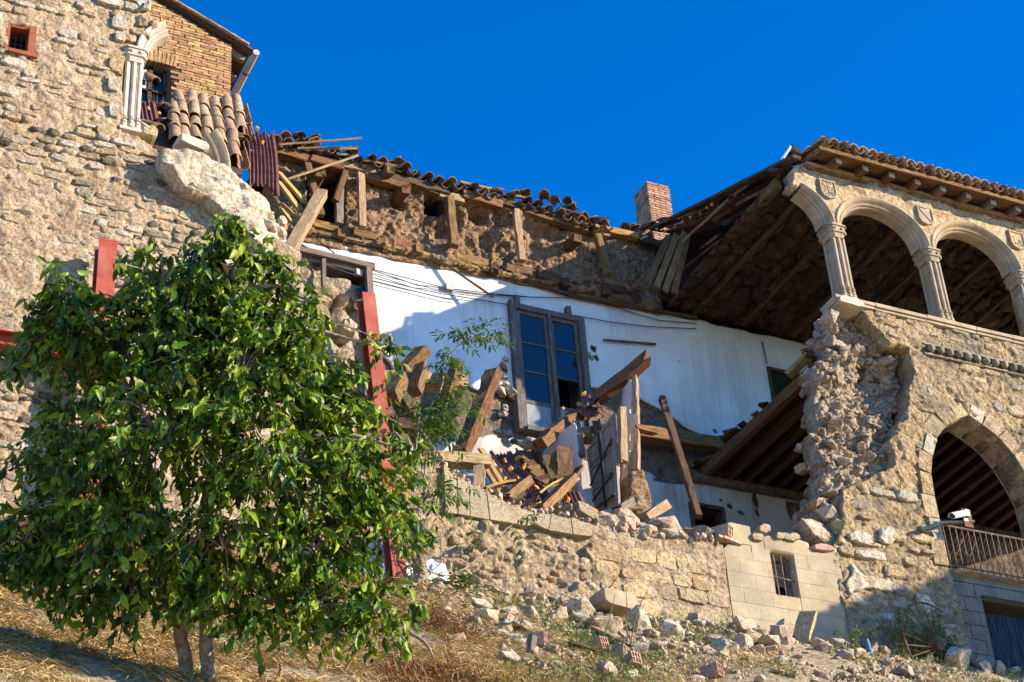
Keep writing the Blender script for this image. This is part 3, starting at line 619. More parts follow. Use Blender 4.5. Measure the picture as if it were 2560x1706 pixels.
# water spout with a rope round it
s = MB(); q = P(20, 372, Y0); s.cyl((q[0] - .45, Y0 - .16, q[2] + .07), (q[0], Y0 - .16, q[2]), .075, .068, 12); s.cyl((q[0] - .10, Y0 - .16, q[2] + .015), (q[0] - .07, Y0 - .16, q[2] + .012), .08, n=12)
s.build('water_spout', m_st_grey, lw, False)
# broken arcade end: half column, capital, springer
column(3.93, lw, bright=True)
arch_ring(3.93 + .83, lw, math.radians(180), math.radians(128), 3, True)
simplebox('jamb', (3.74, Y0 + .03, ZB), (3.80, Y0 + .2, ZC + .03), m_carved_l, lw, .004)
q = P(366, 18, Y0 - .02); place('stone', ROCKS[2], m_carved_l, q, (.12, .2, .22), (.1, .5, 0), lw)
for (px, py, sx, sz) in ((352, 60, .22, .22), (384, 65, .14, .2), (345, 20, .2, .24), (330, 100, .14, .12)):
    q = P(px, py, Y0 + .05); place('stone', ROCKS[int(px) % 14], m_ashlar if px != 345 else m_st_pale, q, (sx, .25, sz), (random.random(), random.random(), 0), lw)
# bright broken mass right of the crack, its face turned to the sun
ch_px = [c330(1295, 165), c330(1420, 150), c330(1570, 165), c330(1650, 195), c330(1870, 278), c330(2060, 400), c330(2235, 505), c330(2320, 600), c330(2345, 760), c330(2330, 840), c330(2250, 905), c330(2120, 890), c330(2010, 790), c330(1990, 715), c330(1850, 655), c330(1760, 590), c330(1690, 535), c330(1560, 485), c330(1480, 440), c330(1390, 345), c330(1310, 265)]
cp = pxpoly(ch_px, Y0 - .30)
def ch_depth(x, z): return Y0 - .34 + np.clip(x - 4.5, 0, None) * .14 + np.clip(x - 5.5, 0, None) * .5
ck = lambda x, z: .07 * fbm(np.stack([x * 3, 0 * x, z * 3], -1), 5, 31, .6) + .05 * np.abs(vnoise(np.stack([x * 2.2, 0 * x, z * 2.6], -1), 33))
chunk = thing('masonry_chunk', 'pale broken slab of masonry split by a crack from the stone wall', 'rubble', (5.4, Y0, 13.2))
wall('broken_face', rough_line(cp, .09, .05, 4), [], Y0, .4, .024, m_chunk, chunk, ck, depth=ch_depth)
creg = region(cp)
masonry(chunk, [m_chunk, m_st_pale], ROCKS, creg, (4, 7), (12.2, 14.4), (.14, .26), (.2, .42), lambda x, z: float(ch_depth(np.array(x), 0)), .2, .045, .05, 60, hole=.45, seed=9, rotj=.25, smooth=False)
for (a, b, sz) in ((2290, 830, .16), (2230, 800, .2), (2180, 870, .17), (2300, 730, .13), (2150, 800, .15)):
    q = P(*c330(a, b), Y0 + .12); place('stone', ROCKS[a % 14], m_chunk, q, (sz, sz * 1.2, sz), (random.random() * 3, random.random(), 0), chunk, False)
# rubble end of the wall beneath it, beside the white wall
for i, (px, py, sx, sz) in enumerate(((717, 660, .26, .3), (690, 700, .26, .22), (705, 735, .24, .18), (668, 655, .24, .22), (742, 745, .22, .18), (765, 835, .32, .36), (790, 800, .26, .24), (815, 880, .24, .26), (748, 905, .30, .24), (800, 940, .28, .24), (830, 985, .24, .24), (772, 980, .3, .26), (795, 770, .22, .14), (838, 800, .2, .16), (800, 1040, .32, .2), (850, 1050, .28, .3), (720, 830, .26, .24), (735, 780, .24, .2), (815, 745, .2, .16), (852, 900, .2, .2), (845, 760, .2, .2), (862, 830, .2, .22), (700, 790, .26, .26), (870, 970, .22, .25))):
    q = P(px, py, Y0 + .25 + .15 * random.random()); place('stone', (ROCKS if i % 3 else STONES)[i % 14], m_core_st if i % 2 else m_st_tan, q, (sx, .4, sz), (random.uniform(-.2, .2), random.uniform(-.3, .3), random.uniform(-.3, .3)), lw)
er = pxpoly([(640, 640), (715, 650), (760, 720), (830, 740), (880, 800), (885, 1090), (640, 1090)], Y0 + .4)
wall('rubble_end', rough_line(er, .1, .05, 6), [], Y0 + .42, .4, .035, m_core, lw, nd(.09, 3.5, 5, 41))
# white rendered patch at the foot, half hidden by the tree
pp = pxpoly([c12(560, 460), c12(820, 400), c12(1080, 470), c12(1190, 520), c12(1540, 600), c12(1570, 850), c12(1420, 960), c12(1100, 900), c12(700, 860)], Y0 - .13)
wall('white_render', rough_line(pp, .07, .05, 8), [], Y0 - .16, .12, .05, m_plaster, lw, nd(.012, 4, 3, 43))

# ------------------------------------------------------------------ red steel shoring
def ibeam(A, Bp, bw, hh, name, parent, side):
    """H section from A to B, flanges facing `side`"""
    A, Bp = V3(A), V3(Bp); m = frame(A, Bp - A, side); L = (Bp - A).length; s = MB(); t = .014
    for (y0, y1, z0, z1) in ((-bw / 2, bw / 2, hh / 2 - t, hh / 2), (-bw / 2, bw / 2, -hh / 2, -hh / 2 + t), (-.005, .005, -hh / 2 + t, hh / 2 - t)):
        V = [m @ Vector((x, y, z)) for x in (0, L) for (y, z) in ((y0, z0), (y1, z0), (y1, z1), (y0, z1))]
        s.add(V, [(0, 3, 2, 1), (4, 5, 6, 7), (0, 1, 5, 4), (1, 2, 6, 5), (2, 3, 7, 6), (3, 0, 4, 7)])
    return s.build(name, m_steel, parent)
YS = Y0 - .38
sc_ = P(268, 612, YS)
st1 = ibeam((sc_[0], YS, 9.0), (sc_[0] - .01, YS, sc_[2]), .20, .20, 'steel_column', None, (0, -1, 0)); tag(st1, 'red steel column against the stone wall, left of the tree top', 'steel column', 'red steel shoring')
a, b = P(905, 740, YS), P(985, 1390, YS)
st2 = ibeam(b + (b - a) * .1, a + np.array([.05, 0, 0]), .16, .18, 'steel_column', None, (0, -1, 0)); tag(st2, 'red steel column rising right of the tree, beside the white wall', 'steel column', 'red steel shoring')
q = P(880, 1330, YS - .05); st3 = simplebox('steel_plate', (q[0] - .13, YS - .08, q[2] - .2), (q[0] + .13, YS - .06, q[2] + .22), m_steel); tag(st3, 'red steel plate low behind the right edge of the tree', 'steel plate')
a, b = P(-60, 838, YS), P(250, 893, YS)
st4 = ibeam(a, b, .20, .16, 'steel_girder', None, (0, -.25, 1)); tag(st4, 'horizontal red steel girder at left edge joining the steel column', 'steel beam', 'red steel shoring')
a, b = P(-60, 862, YS + .1), P(175, 905, YS + .1); beam('shoring_plank', a, b, .18, .05, m_wood, label='weathered plank under the horizontal red steel girder', cat='plank')

# ------------------------------------------------------------------ brick house top left
YB = 20.0
bh = thing('brick_house', 'ochre brick gable with small window and gutter at top left', 'house', (5.3, YB, 17.6))
bp_ = pxpoly([(318, -90), (318, 330), (577, 320), (578, 113), (401, 0), (260, -90)], YB)
xr = P(577.5, 190, YB)[0]; bp_[2] = (xr, bp_[2][1]); bp_[3] = (xr, bp_[3][1])
wz = [P(*c1(1120, 790), YB), P(*c1(1375, 540), YB)]
wx0, wx1 = P(*c1(1105, 650), YB)[0], P(*c1(1378, 650), YB)[0]; wz0, wz1 = wz[0][2] - .05, wz[1][2]
whole = [(wx0, wz0), (wx1, wz0), (wx1, wz1), (wx0, wz1)]
wall('joint_backing', bp_, [whole], YB + .012, .3, .12, m_joint, bh, smooth=False)
lint = [(wx0 - .03, wz1), (wx1 + .10, wz1), (wx1 + .14, wz1 + .22), (wx0 - .03, wz1 + .22)]
BR = []
for k in range(6):
    me = mesh_from('brick', *[(lambda s: (s.V, s.F))(MB().box((-.5, -.5, -.5), (.5, .5, .5), .05))][0]); me.materials.append(m_brick); BR.append(me)
def brick(name, loc, size, parent, meshes=BR, rot=0.0, ry=0.0):
    return link(bpy.data.objects.new(name, meshes[random.randrange(len(meshes))]), parent, None, False, mtx(loc, size, (0, ry, rot)))
z = P(577, 300, YB)[2]; r = 0
shrink = [(x - .03 if x > 5 else x, zz) for x, zz in bp_]
while z < 20.9:
    x = xr - .0; first = True
    while x > 4.4:
        L = (.115 if (r % 2 and first) else random.uniform(.20, .25)); first = False; cx = x - L / 2; x -= L
        xs = np.array([cx - L * .4, cx + L * .4, cx]); zs = np.array([z, z, z + .025])
        if inpoly(xs, zs, bp_).all() and not inpoly(xs, zs, whole).any() and not inpoly(xs[2:], zs[2:], lint).any() and seen((cx, YB, z), 20):
            brick('brick', (cx, YB + .03 - random.uniform(0, .008), z + random.uniform(-.003, .003)), (L - .012, .07, .041), bh, rot=random.uniform(-.01, .01))
    z += .0525; r += 1
for k in range(10):
    x = wx0 + (wx1 + .12 - wx0) * (k + .5) / 10; brick('brick', (x, YB + .02, wz1 + .11), ((wx1 + .12 - wx0) / 10 - .012, .09, .21), bh, ry=.03 * (k - 4))
# window
f = MB(); t = .05
for (ax, bx, az_, bz) in ((wx0, wx0 + t, wz0, wz1), (wx1 - t, wx1, wz0, wz1), (wx0, wx1, wz1 - t, wz1), (wx0, wx1, wz0, wz0 + t), ((wx0 + wx1) / 2 - .03, (wx0 + wx1) / 2 + .03, wz0, wz1), (wx0, wx1, wz0 + .30, wz0 + .33)): f.box((ax, YB + .10, az_), (bx, YB + .16, bz))
wf = f.build('window', m_wood_d, bh)
simplebox('pane', (wx0, YB + .14, wz0), (wx1, YB + .145, wz1), m_glass, wf)
simplebox('curtain', (wx0 + .05, YB + .12, wz0 + .33), ((wx0 + wx1) / 2 - .04, YB + .13, wz1 - .06), m_white, wf)
# roof over the gable
a0, a1 = P(398, -10, YB - .07), P(634, 130, YB - .07); a0 = a0 + (a0 - a1) * .6; dirr = (a1 - a0) / np.linalg.norm(a1 - a0); nrm = np.array([-dirr[2], 0, dirr[0]]); nrm = nrm if nrm[2] > 0 else -nrm
def slab(name, A, Bp, n, t0, t1, y0, y1, mat, parent):
    V = [(*(q + n * t)[[0]], y, (q + n * t)[2]) for y in (y0, y1) for q in (A, Bp) for t in (t0, t1)]
    V = [(v[0], v[1], v[2]) for v in V]
    return obj(name, V, [(0, 1, 3, 2), (4, 6, 7, 5), (0, 2, 6, 4), (1, 5, 7, 3), (0, 4, 5, 1), (2, 3, 7, 6)], mat, parent)
slab('roof_boards', a0, a1 - dirr * .03, nrm, -.012, .012, YB - .05, YB + 3, m_wood_d, bh)
rf = slab('verge', a0, a1, nrm, .014, .036, YB - .08, YB + .05, m_wood, bh)
nt_ = int(np.linalg.norm(a1 - a0) / .24)
for k in range(nt_):                                    # verge tiles
    q = a0 + dirr * (k + .5) * .24; beam('roof_tile', V3(q + nrm * .05) + Vector((0, .03, 0)) - V3(dirr) * .14, V3(q + nrm * .04) + Vector((0, .03, 0)) + V3(dirr) * .14, .18, .025, m_tile_w, bh, up=tuple(nrm), rough=.006)
for k in range(4):                                      # rafters under the side eave
    y = YB + .12 + k * .42; A = np.array([xr - .3, y, 0]); e = a1 - nrm * .07; s0 = e - dirr * .75
    beam('rafter', (s0[0], y, s0[2]), ((e - dirr * .06)[0], y, (e - dirr * .06)[2]), .09, .10, m_wood_g, bh, up=tuple(nrm))
gt = MB(); e = a1 + np.array([.03, 0, -.03])            # gutter, half round
n = 8; V = []
for y in (YB - .10, YB + 2.4):
    for rr in (.048, .040):
        for k in range(n + 1): an = math.pi + math.pi * k / n; V.append((e[0] + rr * math.cos(an), y, e[2] + rr * math.sin(an)))
m_ = n + 1
for k in range(n): gt.F += [(k, k + 1, 2 * m_ + k + 1, 2 * m_ + k), (m_ + k + 1, m_ + k, 3 * m_ + k, 3 * m_ + k + 1), (k + 1, k, m_ + k, m_ + k + 1), (2 * m_ + k, 2 * m_ + k + 1, 3 * m_ + k + 1, 3 * m_ + k)]
gt.V = V; go = gt.build('gutter', m_zinc, bh, False)
MB().cyl((e[0], YB - .115, e[2] - .005), (e[0], YB - .095, e[2] - .005), .051, n=14).build('gutter_end', m_zinc, go)
for y in (YB + .35, YB + 1.05, YB + 1.75): MB().cyl((e[0], y, e[2] - .004), (e[0], y + .03, e[2] - .004), .053, n=12).build('gutter_bracket', m_iron, go)
simplebox('side_wall', (xr - .3, YB + .31, 17.2), (xr - .004, YB + 3.2, P(578, 118, YB)[2]), m_brick, bh)

# ------------------------------------------------------------------ clay tiles
def tile_mesh(name, L=.42, r0=.088, r1=.072, t=.014, n=7, broken=0):
    V = []
    for (x, r) in ((0, r0), (L * .5, (r0 + r1) / 2), (L, r1)):
        for rr in (r, r - t):
            for k in range(n + 1):
                a = math.pi * k / n; xx = x + (random.uniform(-.05, .05) if broken and x in (0, L) else 0); V.append((xx, rr * math.cos(a), rr * math.sin(a)))
    m = n + 1; F = []
    for i in range(2):
        o, q = i * 2 * m, (i + 1) * 2 * m
        for k in range(n): F += [(o + k, o + k + 1, q + k + 1, q + k), (o + m + k + 1, o + m + k, q + m + k, q + m + k + 1)]
        F += [(o, q, q + m, o + m), (o + n, o + m + n, q + m + n, q + n)]
    for o in (0, 4 * m):
        for k in range(n): F.append((o + k, o + m + k, o + m + k + 1, o + k + 1))
    return mesh_from(name, V, F)
TILES = [tile_mesh('roof_tile') for k in range(2)] + [tile_mesh('roof_tile', L=.40, broken=1) for k in range(2)]
BTILES = [tile_mesh('roof_tile', L=l, broken=1) for l in (.22, .28, .33)]
def tile(loc, down, nrm, mat, parent, flip=False, meshes=None, jit=.05, sc=1.0, sx=None):
    """barrel tile: wide end at loc, running up the slope; flip gives the channel tile"""
    X = -V3(down).normalized(); n = V3(nrm) * (-1 if flip else 1)
    n = n + Vector((random.uniform(-jit, jit), random.uniform(-jit, jit), random.uniform(-jit, jit))); X = X + Vector([random.uniform(-jit, jit) * .6 for _ in range(3)])
    me = mesh_for(random.choice(meshes or TILES), mat)
    if not me.polygons[0].use_smooth: me.polygons.foreach_set('use_smooth', [True] * len(me.polygons))
    return link(bpy.data.objects.new('roof_tile', me), parent, None, False, frame(loc, X, n) @ Matrix.Diagonal((sx or sc, sc, sc, 1)))

# slumped tiled roof below the brick house
SL = 1.25
def slump(px, py):
    d = ray(px, py); t = (17.93 - SL * 19.93) / (d[2] - SL * d[1]); return d * t
sd = np.array([0, -1, -SL]); sd /= np.linalg.norm(sd); sn = np.array([0, -SL, 1]); sn /= np.linalg.norm(sn)
rr_ = thing('slumped_roof', 'slumped patch of old clay roof tiles below the brick house', 'roof', slump(*c1(1650, 1050)))
cols_ = [((1415, 1000), (1425, 1190)), ((1465, 905), (1505, 1185)), ((1560, 915), (1600, 1190)), ((1650, 930), (1700, 1215)), ((1748, 945), (1800, 1210)), ((1840, 955), (1915, 1335)), ((1945, 985), (1965, 1110))]
for i, (ta, tb) in enumerate(cols_):
    A, Bq = slump(*c1(*ta)), slump(*c1(*tb)); d = (Bq - A); L = np.linalg.norm(d); d /= L; n = max(1, int(round((tb[1] - ta[1]) / 92)))
    for k in range(n + 1):
        tile(Bq - d * (k * L / max(n, 1)) * .98 + sn * (.045 + .012 * k), d, sn, m_tile_w, rr_, jit=.05, sc=1.02, sx=max(1.0, L / n * 1.2 / .42))
    for k in range(n + 1):
        tile(Bq - d * (k * L / max(n, 1)) * .98 + np.array([.115, 0, 0]) + sn * .02, d, sn, m_tile, rr_, True, jit=.04, sx=max(1.0, L / n * 1.2 / .42))
for (a, b) in ((1465, 890), (1550, 900), (1650, 908), (1748, 918), (1848, 930), (1955, 985)):
    tile(slump(*c1(a, b)) + np.array([0, -.10, .06]), (0.1, -1, .15), (0, 0, 1), m_tile, rr_, jit=.12, sc=1.1)
    tile(slump(*c1(a + 46, b + 14)) + np.array([0, -.06, .03]), (0.1, -1, .1), (0, 0, 1), m_tile, rr_, True, jit=.1, sc=1.0)
for (a, b, dx) in ((1330, 930, .5), (1390, 960, .35), (1360, 1060, .4), (1290, 1110, .6), (1990, 1190, .2), (1960, 1210, -.1), (1140, 730, .9), (1260, 715, .9)):
    tile(slump(*c1(a, b)) + np.array([0, -.06, .04]), (dx, -1, -1), (.2, -1, .8), m_tile, rr_, meshes=BTILES + TILES, jit=.3)
V = [slump(*c1(1330, 880)) - sn * .05, slump(*c1(1960, 940)) - sn * .05, slump(*c1(1985, 1400)) - sn * .05, slump(*c1(1250, 1250)) - sn * .05]
obj('roof_boards', V + [v - sn * .04 for v in V], [(0, 1, 2, 3), (7, 6, 5, 4), (0, 4, 5, 1), (1, 5, 6, 2), (2, 6, 7, 3), (3, 7, 4, 0)], m_wood_d, rr_)

# brown corrugated under-roof sheets with foam dabs
def sheet(name, quad, n, amp, mat, parent=None, ns=8, bow=0.0, label=None, cat='roof sheet', tear=0.0, trap=True):
    """corrugated sheet between four corners TL, TR, BR, BL; ribs run from top to bottom"""
    TL, TR, BR_, BL = [np.array(q, float) for q in quad]; k = n * 4; V = []
    nrm = np.cross(TR - TL, BL - TL); nrm /= np.linalg.norm(nrm)
    if nrm[1] > 0: nrm = -nrm
    for th in (0, -.006):
        for j in range(ns + 1):
            v = j / ns
            for i in range(k + 1):
                u = i / k; e = tear * float(fbm(np.array([u * 6, v, 3.0]), 3, 7)) * (v if v > .5 else v - 1) * 2 if j in (0, ns) else 0
                vv = v + e
                p = (TL * (1 - u) + TR * u) * (1 - vv) + (BL * (1 - u) + BR_ * u) * vv
                w = math.sin(2 * math.pi * u * n); w = max(-.55, min(.9, w * 1.5)) if trap else w
                V.append(p + nrm * (amp * w + bow * math.sin(math.pi * v) + th))
    m = k + 1; o = (ns + 1) * m; F = []
    for j in range(ns):
        for i in range(k): a = j * m + i; F += [(a, a + 1, a + m + 1, a + m), (o + a + 1, o + a, o + a + m, o + a + m + 1)]
    for i in range(k): F += [(i + 1, i, o + i, o + i + 1), (ns * m + i, ns * m + i + 1, o + ns * m + i + 1, o + ns * m + i)]
    for j in range(ns): F += [(j * m, (j + 1) * m, o + (j + 1) * m, o + j * m), ((j + 1) * m + k, j * m + k, o + j * m + k, o + (j + 1) * m + k)]
    ob = obj(name, V, F, mat, parent, True)
    if label: tag(ob, label, cat)
    return ob
def dab(px, Y, r, parent):
    r = r * .72; q = P(*px, Y); place('foam_dab', ROCKS[random.randrange(14)], m_foam, q, (r * random.uniform(.8, 1.3), r * .8, r * random.uniform(.9, 1.6)), (random.random(), random.random(), random.random()), parent)
s1 = sheet('corrugated_sheet', [P(*c1(1880, 1100), 19.0), P(*c1(2030, 1080), 19.0), P(*c1(2090, 1430), 18.5), P(*c1(1890, 1370), 18.5)], 5, .022, m_onduline, label='brown corrugated sheet under the last slumped roof tiles', tear=.1)
s2 = sheet('corrugated_sheet', [P(*c1(2010, 1050), 18.95), P(*c1(2240, 1105), 18.95), P(*c1(2282, 1570), 18.35), P(*c1(2030, 1560), 18.35)], 8, .026, m_onduline, label='brown corrugated sheet hanging from the roof beside the pale broken masonry', tear=.06, bow=.05)
for q in ((2140, 1165), (2050, 1245), (2145, 1275), (2050, 1345), (2055, 1440), (2235, 1430), (2100, 1050)): dab(c1(*q), 18.68, .085, s2)
for q in ((1950, 1110), (1975, 1190), (2000, 1285), (1930, 1330)): dab(c1(*q), 18.55, .07, s1)
s3 = sheet('corrugated_sheet', [P(*c1(1105, 835), 18.9), P(*c1(1265, 815), 18.9), P(*c1(1330, 1120), 18.2), P(*c1(1120, 1010), 18.2)], 5, .024, m_onduline, label='brown corrugated sheet right of the slim stone half column', tear=.12)
s3b = sheet('corrugated_sheet', [P(*c1(1275, 800), 19.2), P(*c1(1345, 850), 19.2), P(*c1(1400, 1150), 18.3), P(*c1(1290, 1180), 18.3)], 3, .02, m_onduline, label='narrow strip of brown sheet at left edge of slumped roof tiles', tear=.15)
for q in ((1210, 890), (1215, 1000), (1160, 1005)): dab(c1(*q), 18.4, .07, s3)
for q in ((1300, 925), (1305, 1015), (1320, 1085), (1340, 1165)): dab(c1(*q), 18.3, .075, s3b)
# carved stones fallen onto the wall top
def voussoir_block(name, px, Y, label, rot, sc=1.0):
    k = len(ARCH_PROFILE); V = []; st = 6
    for j in range(st):
        a = math.radians(-22 + 44 * j / (st - 1))
        for (r, y) in ARCH_PROFILE: V.append(((RIN + r) * math.cos(a) - RIN - .08, y - .1, (RIN + r) * math.sin(a)))
    F = [(j * k + t, j * k + (t + 1) % k, (j + 1) * k + (t + 1) % k, (j + 1) * k + t) for j in range(st - 1) for t in range(k)] + [tuple(range(k)), tuple(range((st - 1) * k, st * k))[::-1]]
    from mathutils import Euler
    o = obj(name, V, F, m_carved, None, False, Matrix.Translation(V3(P(*px, Y))) @ Euler(rot).to_matrix().to_4x4() @ Matrix.Diagonal((sc, sc, sc, 1))); return tag(o, label, 'carved stone')
voussoir_block('carved_stone', c1(1775, 1265), 17.35, 'curved carved arch stone standing on the broken wall below the slumped tiles', (0, -.35, .25), 1.0)
o = place('carved_stone', ASHLAR[1], m_carved_l, P(*c1(1560, 1215), 17.3), (.38, .3, .14), (0, .12, .1)); tag(o, 'flat carved stone slab on the broken wall under the tiles', 'carved stone')
o = place('rubble_stone', STONES[3], m_ashlar, P(*c1(1205, 1110), 17.2), (.2, .25, .18), (0, .1, 0)); tag(o, 'ochre stone on the ledge right of the slim half column', 'stone')
o = place('rubble_stone', ROCKS[3], m_carved_l, P(*c1(1165, 1050), 17.15), (.22, .2, .07), (0, .1, 0)); tag(o, 'flat pale stone at the foot of the slim half column', 'stone')
# ------------------------------------------------------------------ ruined house: inner white wall, adobe attic, roof edge, floors
rh = thing('ruined_house', 'roofless white plastered house front with exposed adobe attic in the collapse gap', 'house', (11, W, 12.0))
ZT = 16.50                                              # top of the white wall
bx0, bx1 = 6.2, 20.0
dw = (10.62, 11.76, 13.86, 15.96)                       # balcony door opening X0 X1 Z0 Z1
rw = (15.10, 15.72, 15.22, 15.90)                       # shuttered window
lw_ = (P(1722, 1262, W)[0], P(1808, 1262, W)[0], 12.0, P(1765, 1262, W)[2])
vw = (P(812, 660, W)[0] - .45, P(918, 660, W)[0] + .02, 14.2, P(905, 690, W)[2] + .08)
rect = lambda r: [(r[0], r[2]), (r[1], r[2]), (r[1], r[3]), (r[0], r[3])]
wall('bare_masonry', [(bx0, 10.2), (bx1, 10.2), (bx1, ZT + .05), (bx0, ZT + .05)], [rect(dw), rect(rw), rect(lw_), rect(vw)], W + .05, .45, .05, m_brown, rh, nd(.035, 4, 5, 51))
up_px = [(640, 560), (760, 590), (1250, 690), (1640, 776), (2040, 861), (2500, 960), (2500, 1250), (1830, 1130), c8(1160, 905), c8(965, 885), c8(880, 805), c8(760, 742), c8(560, 596), c8(340, 485), (1565, 975), c7(1640, 400), c7(1530, 395), (1470, 985), (1300, 985), c7(700, 420), c7(520, 430), c7(380, 360), (1120, 945), c6(1150, 1385), c6(1080, 1260), c6(960, 1150), (930, 900), (640, 900)]
up = pxpoly(up_px, W); up = [(x, min(z, ZT)) for x, z in up]
def px_round(px, py, r, n=9, s=1.0): q = P(px, py, W); return [(q[0] + r * math.cos(2 * math.pi * k / n) * random.uniform(.6, 1.2), q[2] + r * s * math.sin(2 * math.pi * k / n) * random.uniform(.6, 1.2)) for k in range(n)]
chips = [px_round(1252, 850, .05, s=2.2), px_round(1262, 920, .06, s=2.0), px_round(1268, 985, .07, s=1.2), px_round(1484, 872, .07, s=1.3), px_round(1492, 895, .05, s=1.2), px_round(1000, 612, .05, s=.7), px_round(1395, 725, .03, s=1.0), px_round(1700, 905, .025), px_round(1548, 970, .06, s=.7)]
wall('white_plaster', rough_line(up, .07, .022, 11), [rect(dw), rect(rw), rect(vw)] + chips, W, .045, .03, m_plaster, rh, nd(.008, 2.2, 4, 53))
low_px = [(1060, 1112), (1150, 1098), (1215, 1088), (1290, 1098), (1345, 1128), (1420, 1150), (1500, 1165), (1610, 1180), (1650, 1205), (1735, 1203), (2100, 1262), (2100, 1500), (1060, 1350)]
holes_l = [rect(lw_), px_round(*c8(1425, 1420), .07, s=1.8), px_round(*c8(1440, 1540), .05, s=1.6), px_round(*c8(1100, 1420), .05, s=.7), px_round(*c8(1190, 1480), .06, s=.8), px_round(*c8(1290, 1535), .07, s=.6),
           pxpoly([c8(1690, 1425), c8(1950, 1460), c8(1950, 1640), c8(1735, 1600), c8(1700, 1500)], W), px_round(*c8(520, 1240), .07, s=.6), px_round(*c8(620, 1220), .07, s=.5)]
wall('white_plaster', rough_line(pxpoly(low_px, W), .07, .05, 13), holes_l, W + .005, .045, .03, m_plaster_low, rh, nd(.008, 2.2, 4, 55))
# near-black sheets that paint the shade of the rooms behind the openings
simplebox('room_back', (bx0, W + 1.8, 10.2), (bx1, W + 1.85, 18.4), m_room_shade, rh)
simplebox('room_side', (14.3, W + .52, 10.2), (14.35, W + 1.8, 16.4), m_room_shade, rh)

# double balcony door
x0, x1, z0, z1 = dw; yf = W - .10
dr = MB()
dr.box((x0 - .05, yf, z0 - .06), (x0 + .05, W + .12, z1 + .10), .008); dr.box((x1 - .05, yf, z0), (x1 + .05, W + .12, z1 + .04), .008); dr.box((x0 - .05, yf + .01, z1 - .04), (x1 + .05, W + .12, z1 + .05), .008); dr.box((x0 + .06, yf - .04, z0 - .07), (x0 + .62, W + .1, z0 + .0), .012)
dr = dr.build('balcony_door', m_winframe, rh)
xm = (x0 + x1) / 2 + .02
for (a, b, nm) in ((x0 + .06, xm - .02, 0), (xm + .02, x1 - .06, 1)):
    zb, zt = z0 + .01, z1 - .05; t = .055; s = MB()
    s.box((a, W - .06, zb), (a + t, W - .01, zt), .004); s.box((b - t, W - .06, zb), (b, W - .01, zt), .004); s.box((a + t, W - .058, zt - t), (b - t, W - .012, zt), .003); s.box((a + t, W - .058, zb), (b - t, W - .012, zb + .05), .003)
    zp = zb + .42; s.box((a + t, W - .058, zp), (b - t, W - .012, zp + .05), .003)
    gz_ = [zp + .05, zp + .05 + (zt - t - zp - .05) / 3, zp + .05 + 2 * (zt - t - zp - .05) / 3, zt - t]
    for k in (1, 2): s.box((a + t, W - .052, gz_[k] - .012), (b - t, W - .018, gz_[k] + .012))
    lf = s.build('door_leaf', m_winframe, dr)
    lf = dr
    simplebox('panel', (a + t, W - .045, zb + .05), (b - t, W - .025, zp), m_panel, lf)
    for k in range(3):
        if nm == 1 and k == 0: continue
        simplebox('pane', (a + t, W - .038, gz_[k] + .012), (b - t, W - .033, gz_[k + 1] - .012), m_glass, lf)
simplebox('frame_post', (xm - .025, W - .11, z0), (xm + .025, W - .062, z1 + .02), m_winframe, dr, .004)
for (px, py) in (c3(705, 1290), c3(1170, 1390)):
    q = P(px, py, W - .06); simplebox('shutter_hinge_block', (q[0] - .035, W - .09, q[2] - .12), (q[0] + .035, W - .004, q[2] + .10), m_winframe, dr, .006)
# broken plaster round the door: loose stones in the jamb
for i, (a, b, sz) in enumerate(((725, 200, .14), (745, 140, .1), (720, 290, .15), (740, 370, .14), (700, 440, .2), (760, 420, .12), (800, 455, .2), (1500, 100, .1), (1530, 130, .09), (690, 830, .2), (745, 830, .2), (750, 900, .16), (820, 890, .13), (960, 920, .26), (860, 900, .12), (1020, 970, .14), (720, 640, .14), (735, 580, .12))):
    q = P(*c7(a, b), W - .02 if b < 700 else W - .45); place('stone', ROCKS[i % 14], m_st_pale if i % 3 else m_st_tan, q, (sz * 1.2, sz, sz * .8), (random.random(), random.uniform(-.3, .3), random.random()), rh, False)
# shuttered window
x0, x1, z0, z1 = rw; s = MB()
for (a, b, c, d) in ((x0, x0 + .05, z0, z1), (x1 - .05, x1, z0, z1), (x0 + .05, x1 - .05, z1 - .05, z1), (x0 + .05, x1 - .05, z0, z0 + .04)): s.box((a, W + .0 - .012, c), (b, W + .12, d))
sw = s.build('window', m_wood_d, rh)
for k in range(15):
    zz = z0 + .06 + k * .037; s = MB(); s.add([(x0 + .05, W + .03, zz), (x1 - .05, W + .03, zz), (x1 - .05, W + .055, zz + .034), (x0 + .05, W + .055, zz + .034), (x0 + .05, W + .035, zz - .004), (x1 - .05, W + .035, zz - .004), (x1 - .05, W + .06, zz + .03), (x0 + .05, W + .06, zz + .03)], [(0, 1, 2, 3), (7, 6, 5, 4), (0, 4, 5, 1), (2, 6, 7, 3)]); s.build('shutter_slat', m_green, sw)
# low dark window
x0, x1, z0, z1 = lw_; s = MB()
for (a, b, c, d) in ((x0, x0 + .06, z0, z1), (x1 - .06, x1, z0, z1), (x0 + .06, x1 - .06, z1 - .06, z1)): s.box((a, W - .02, c), (b, W + .2, d), .004)
s.build('window_frame', m_wood_d, rh)
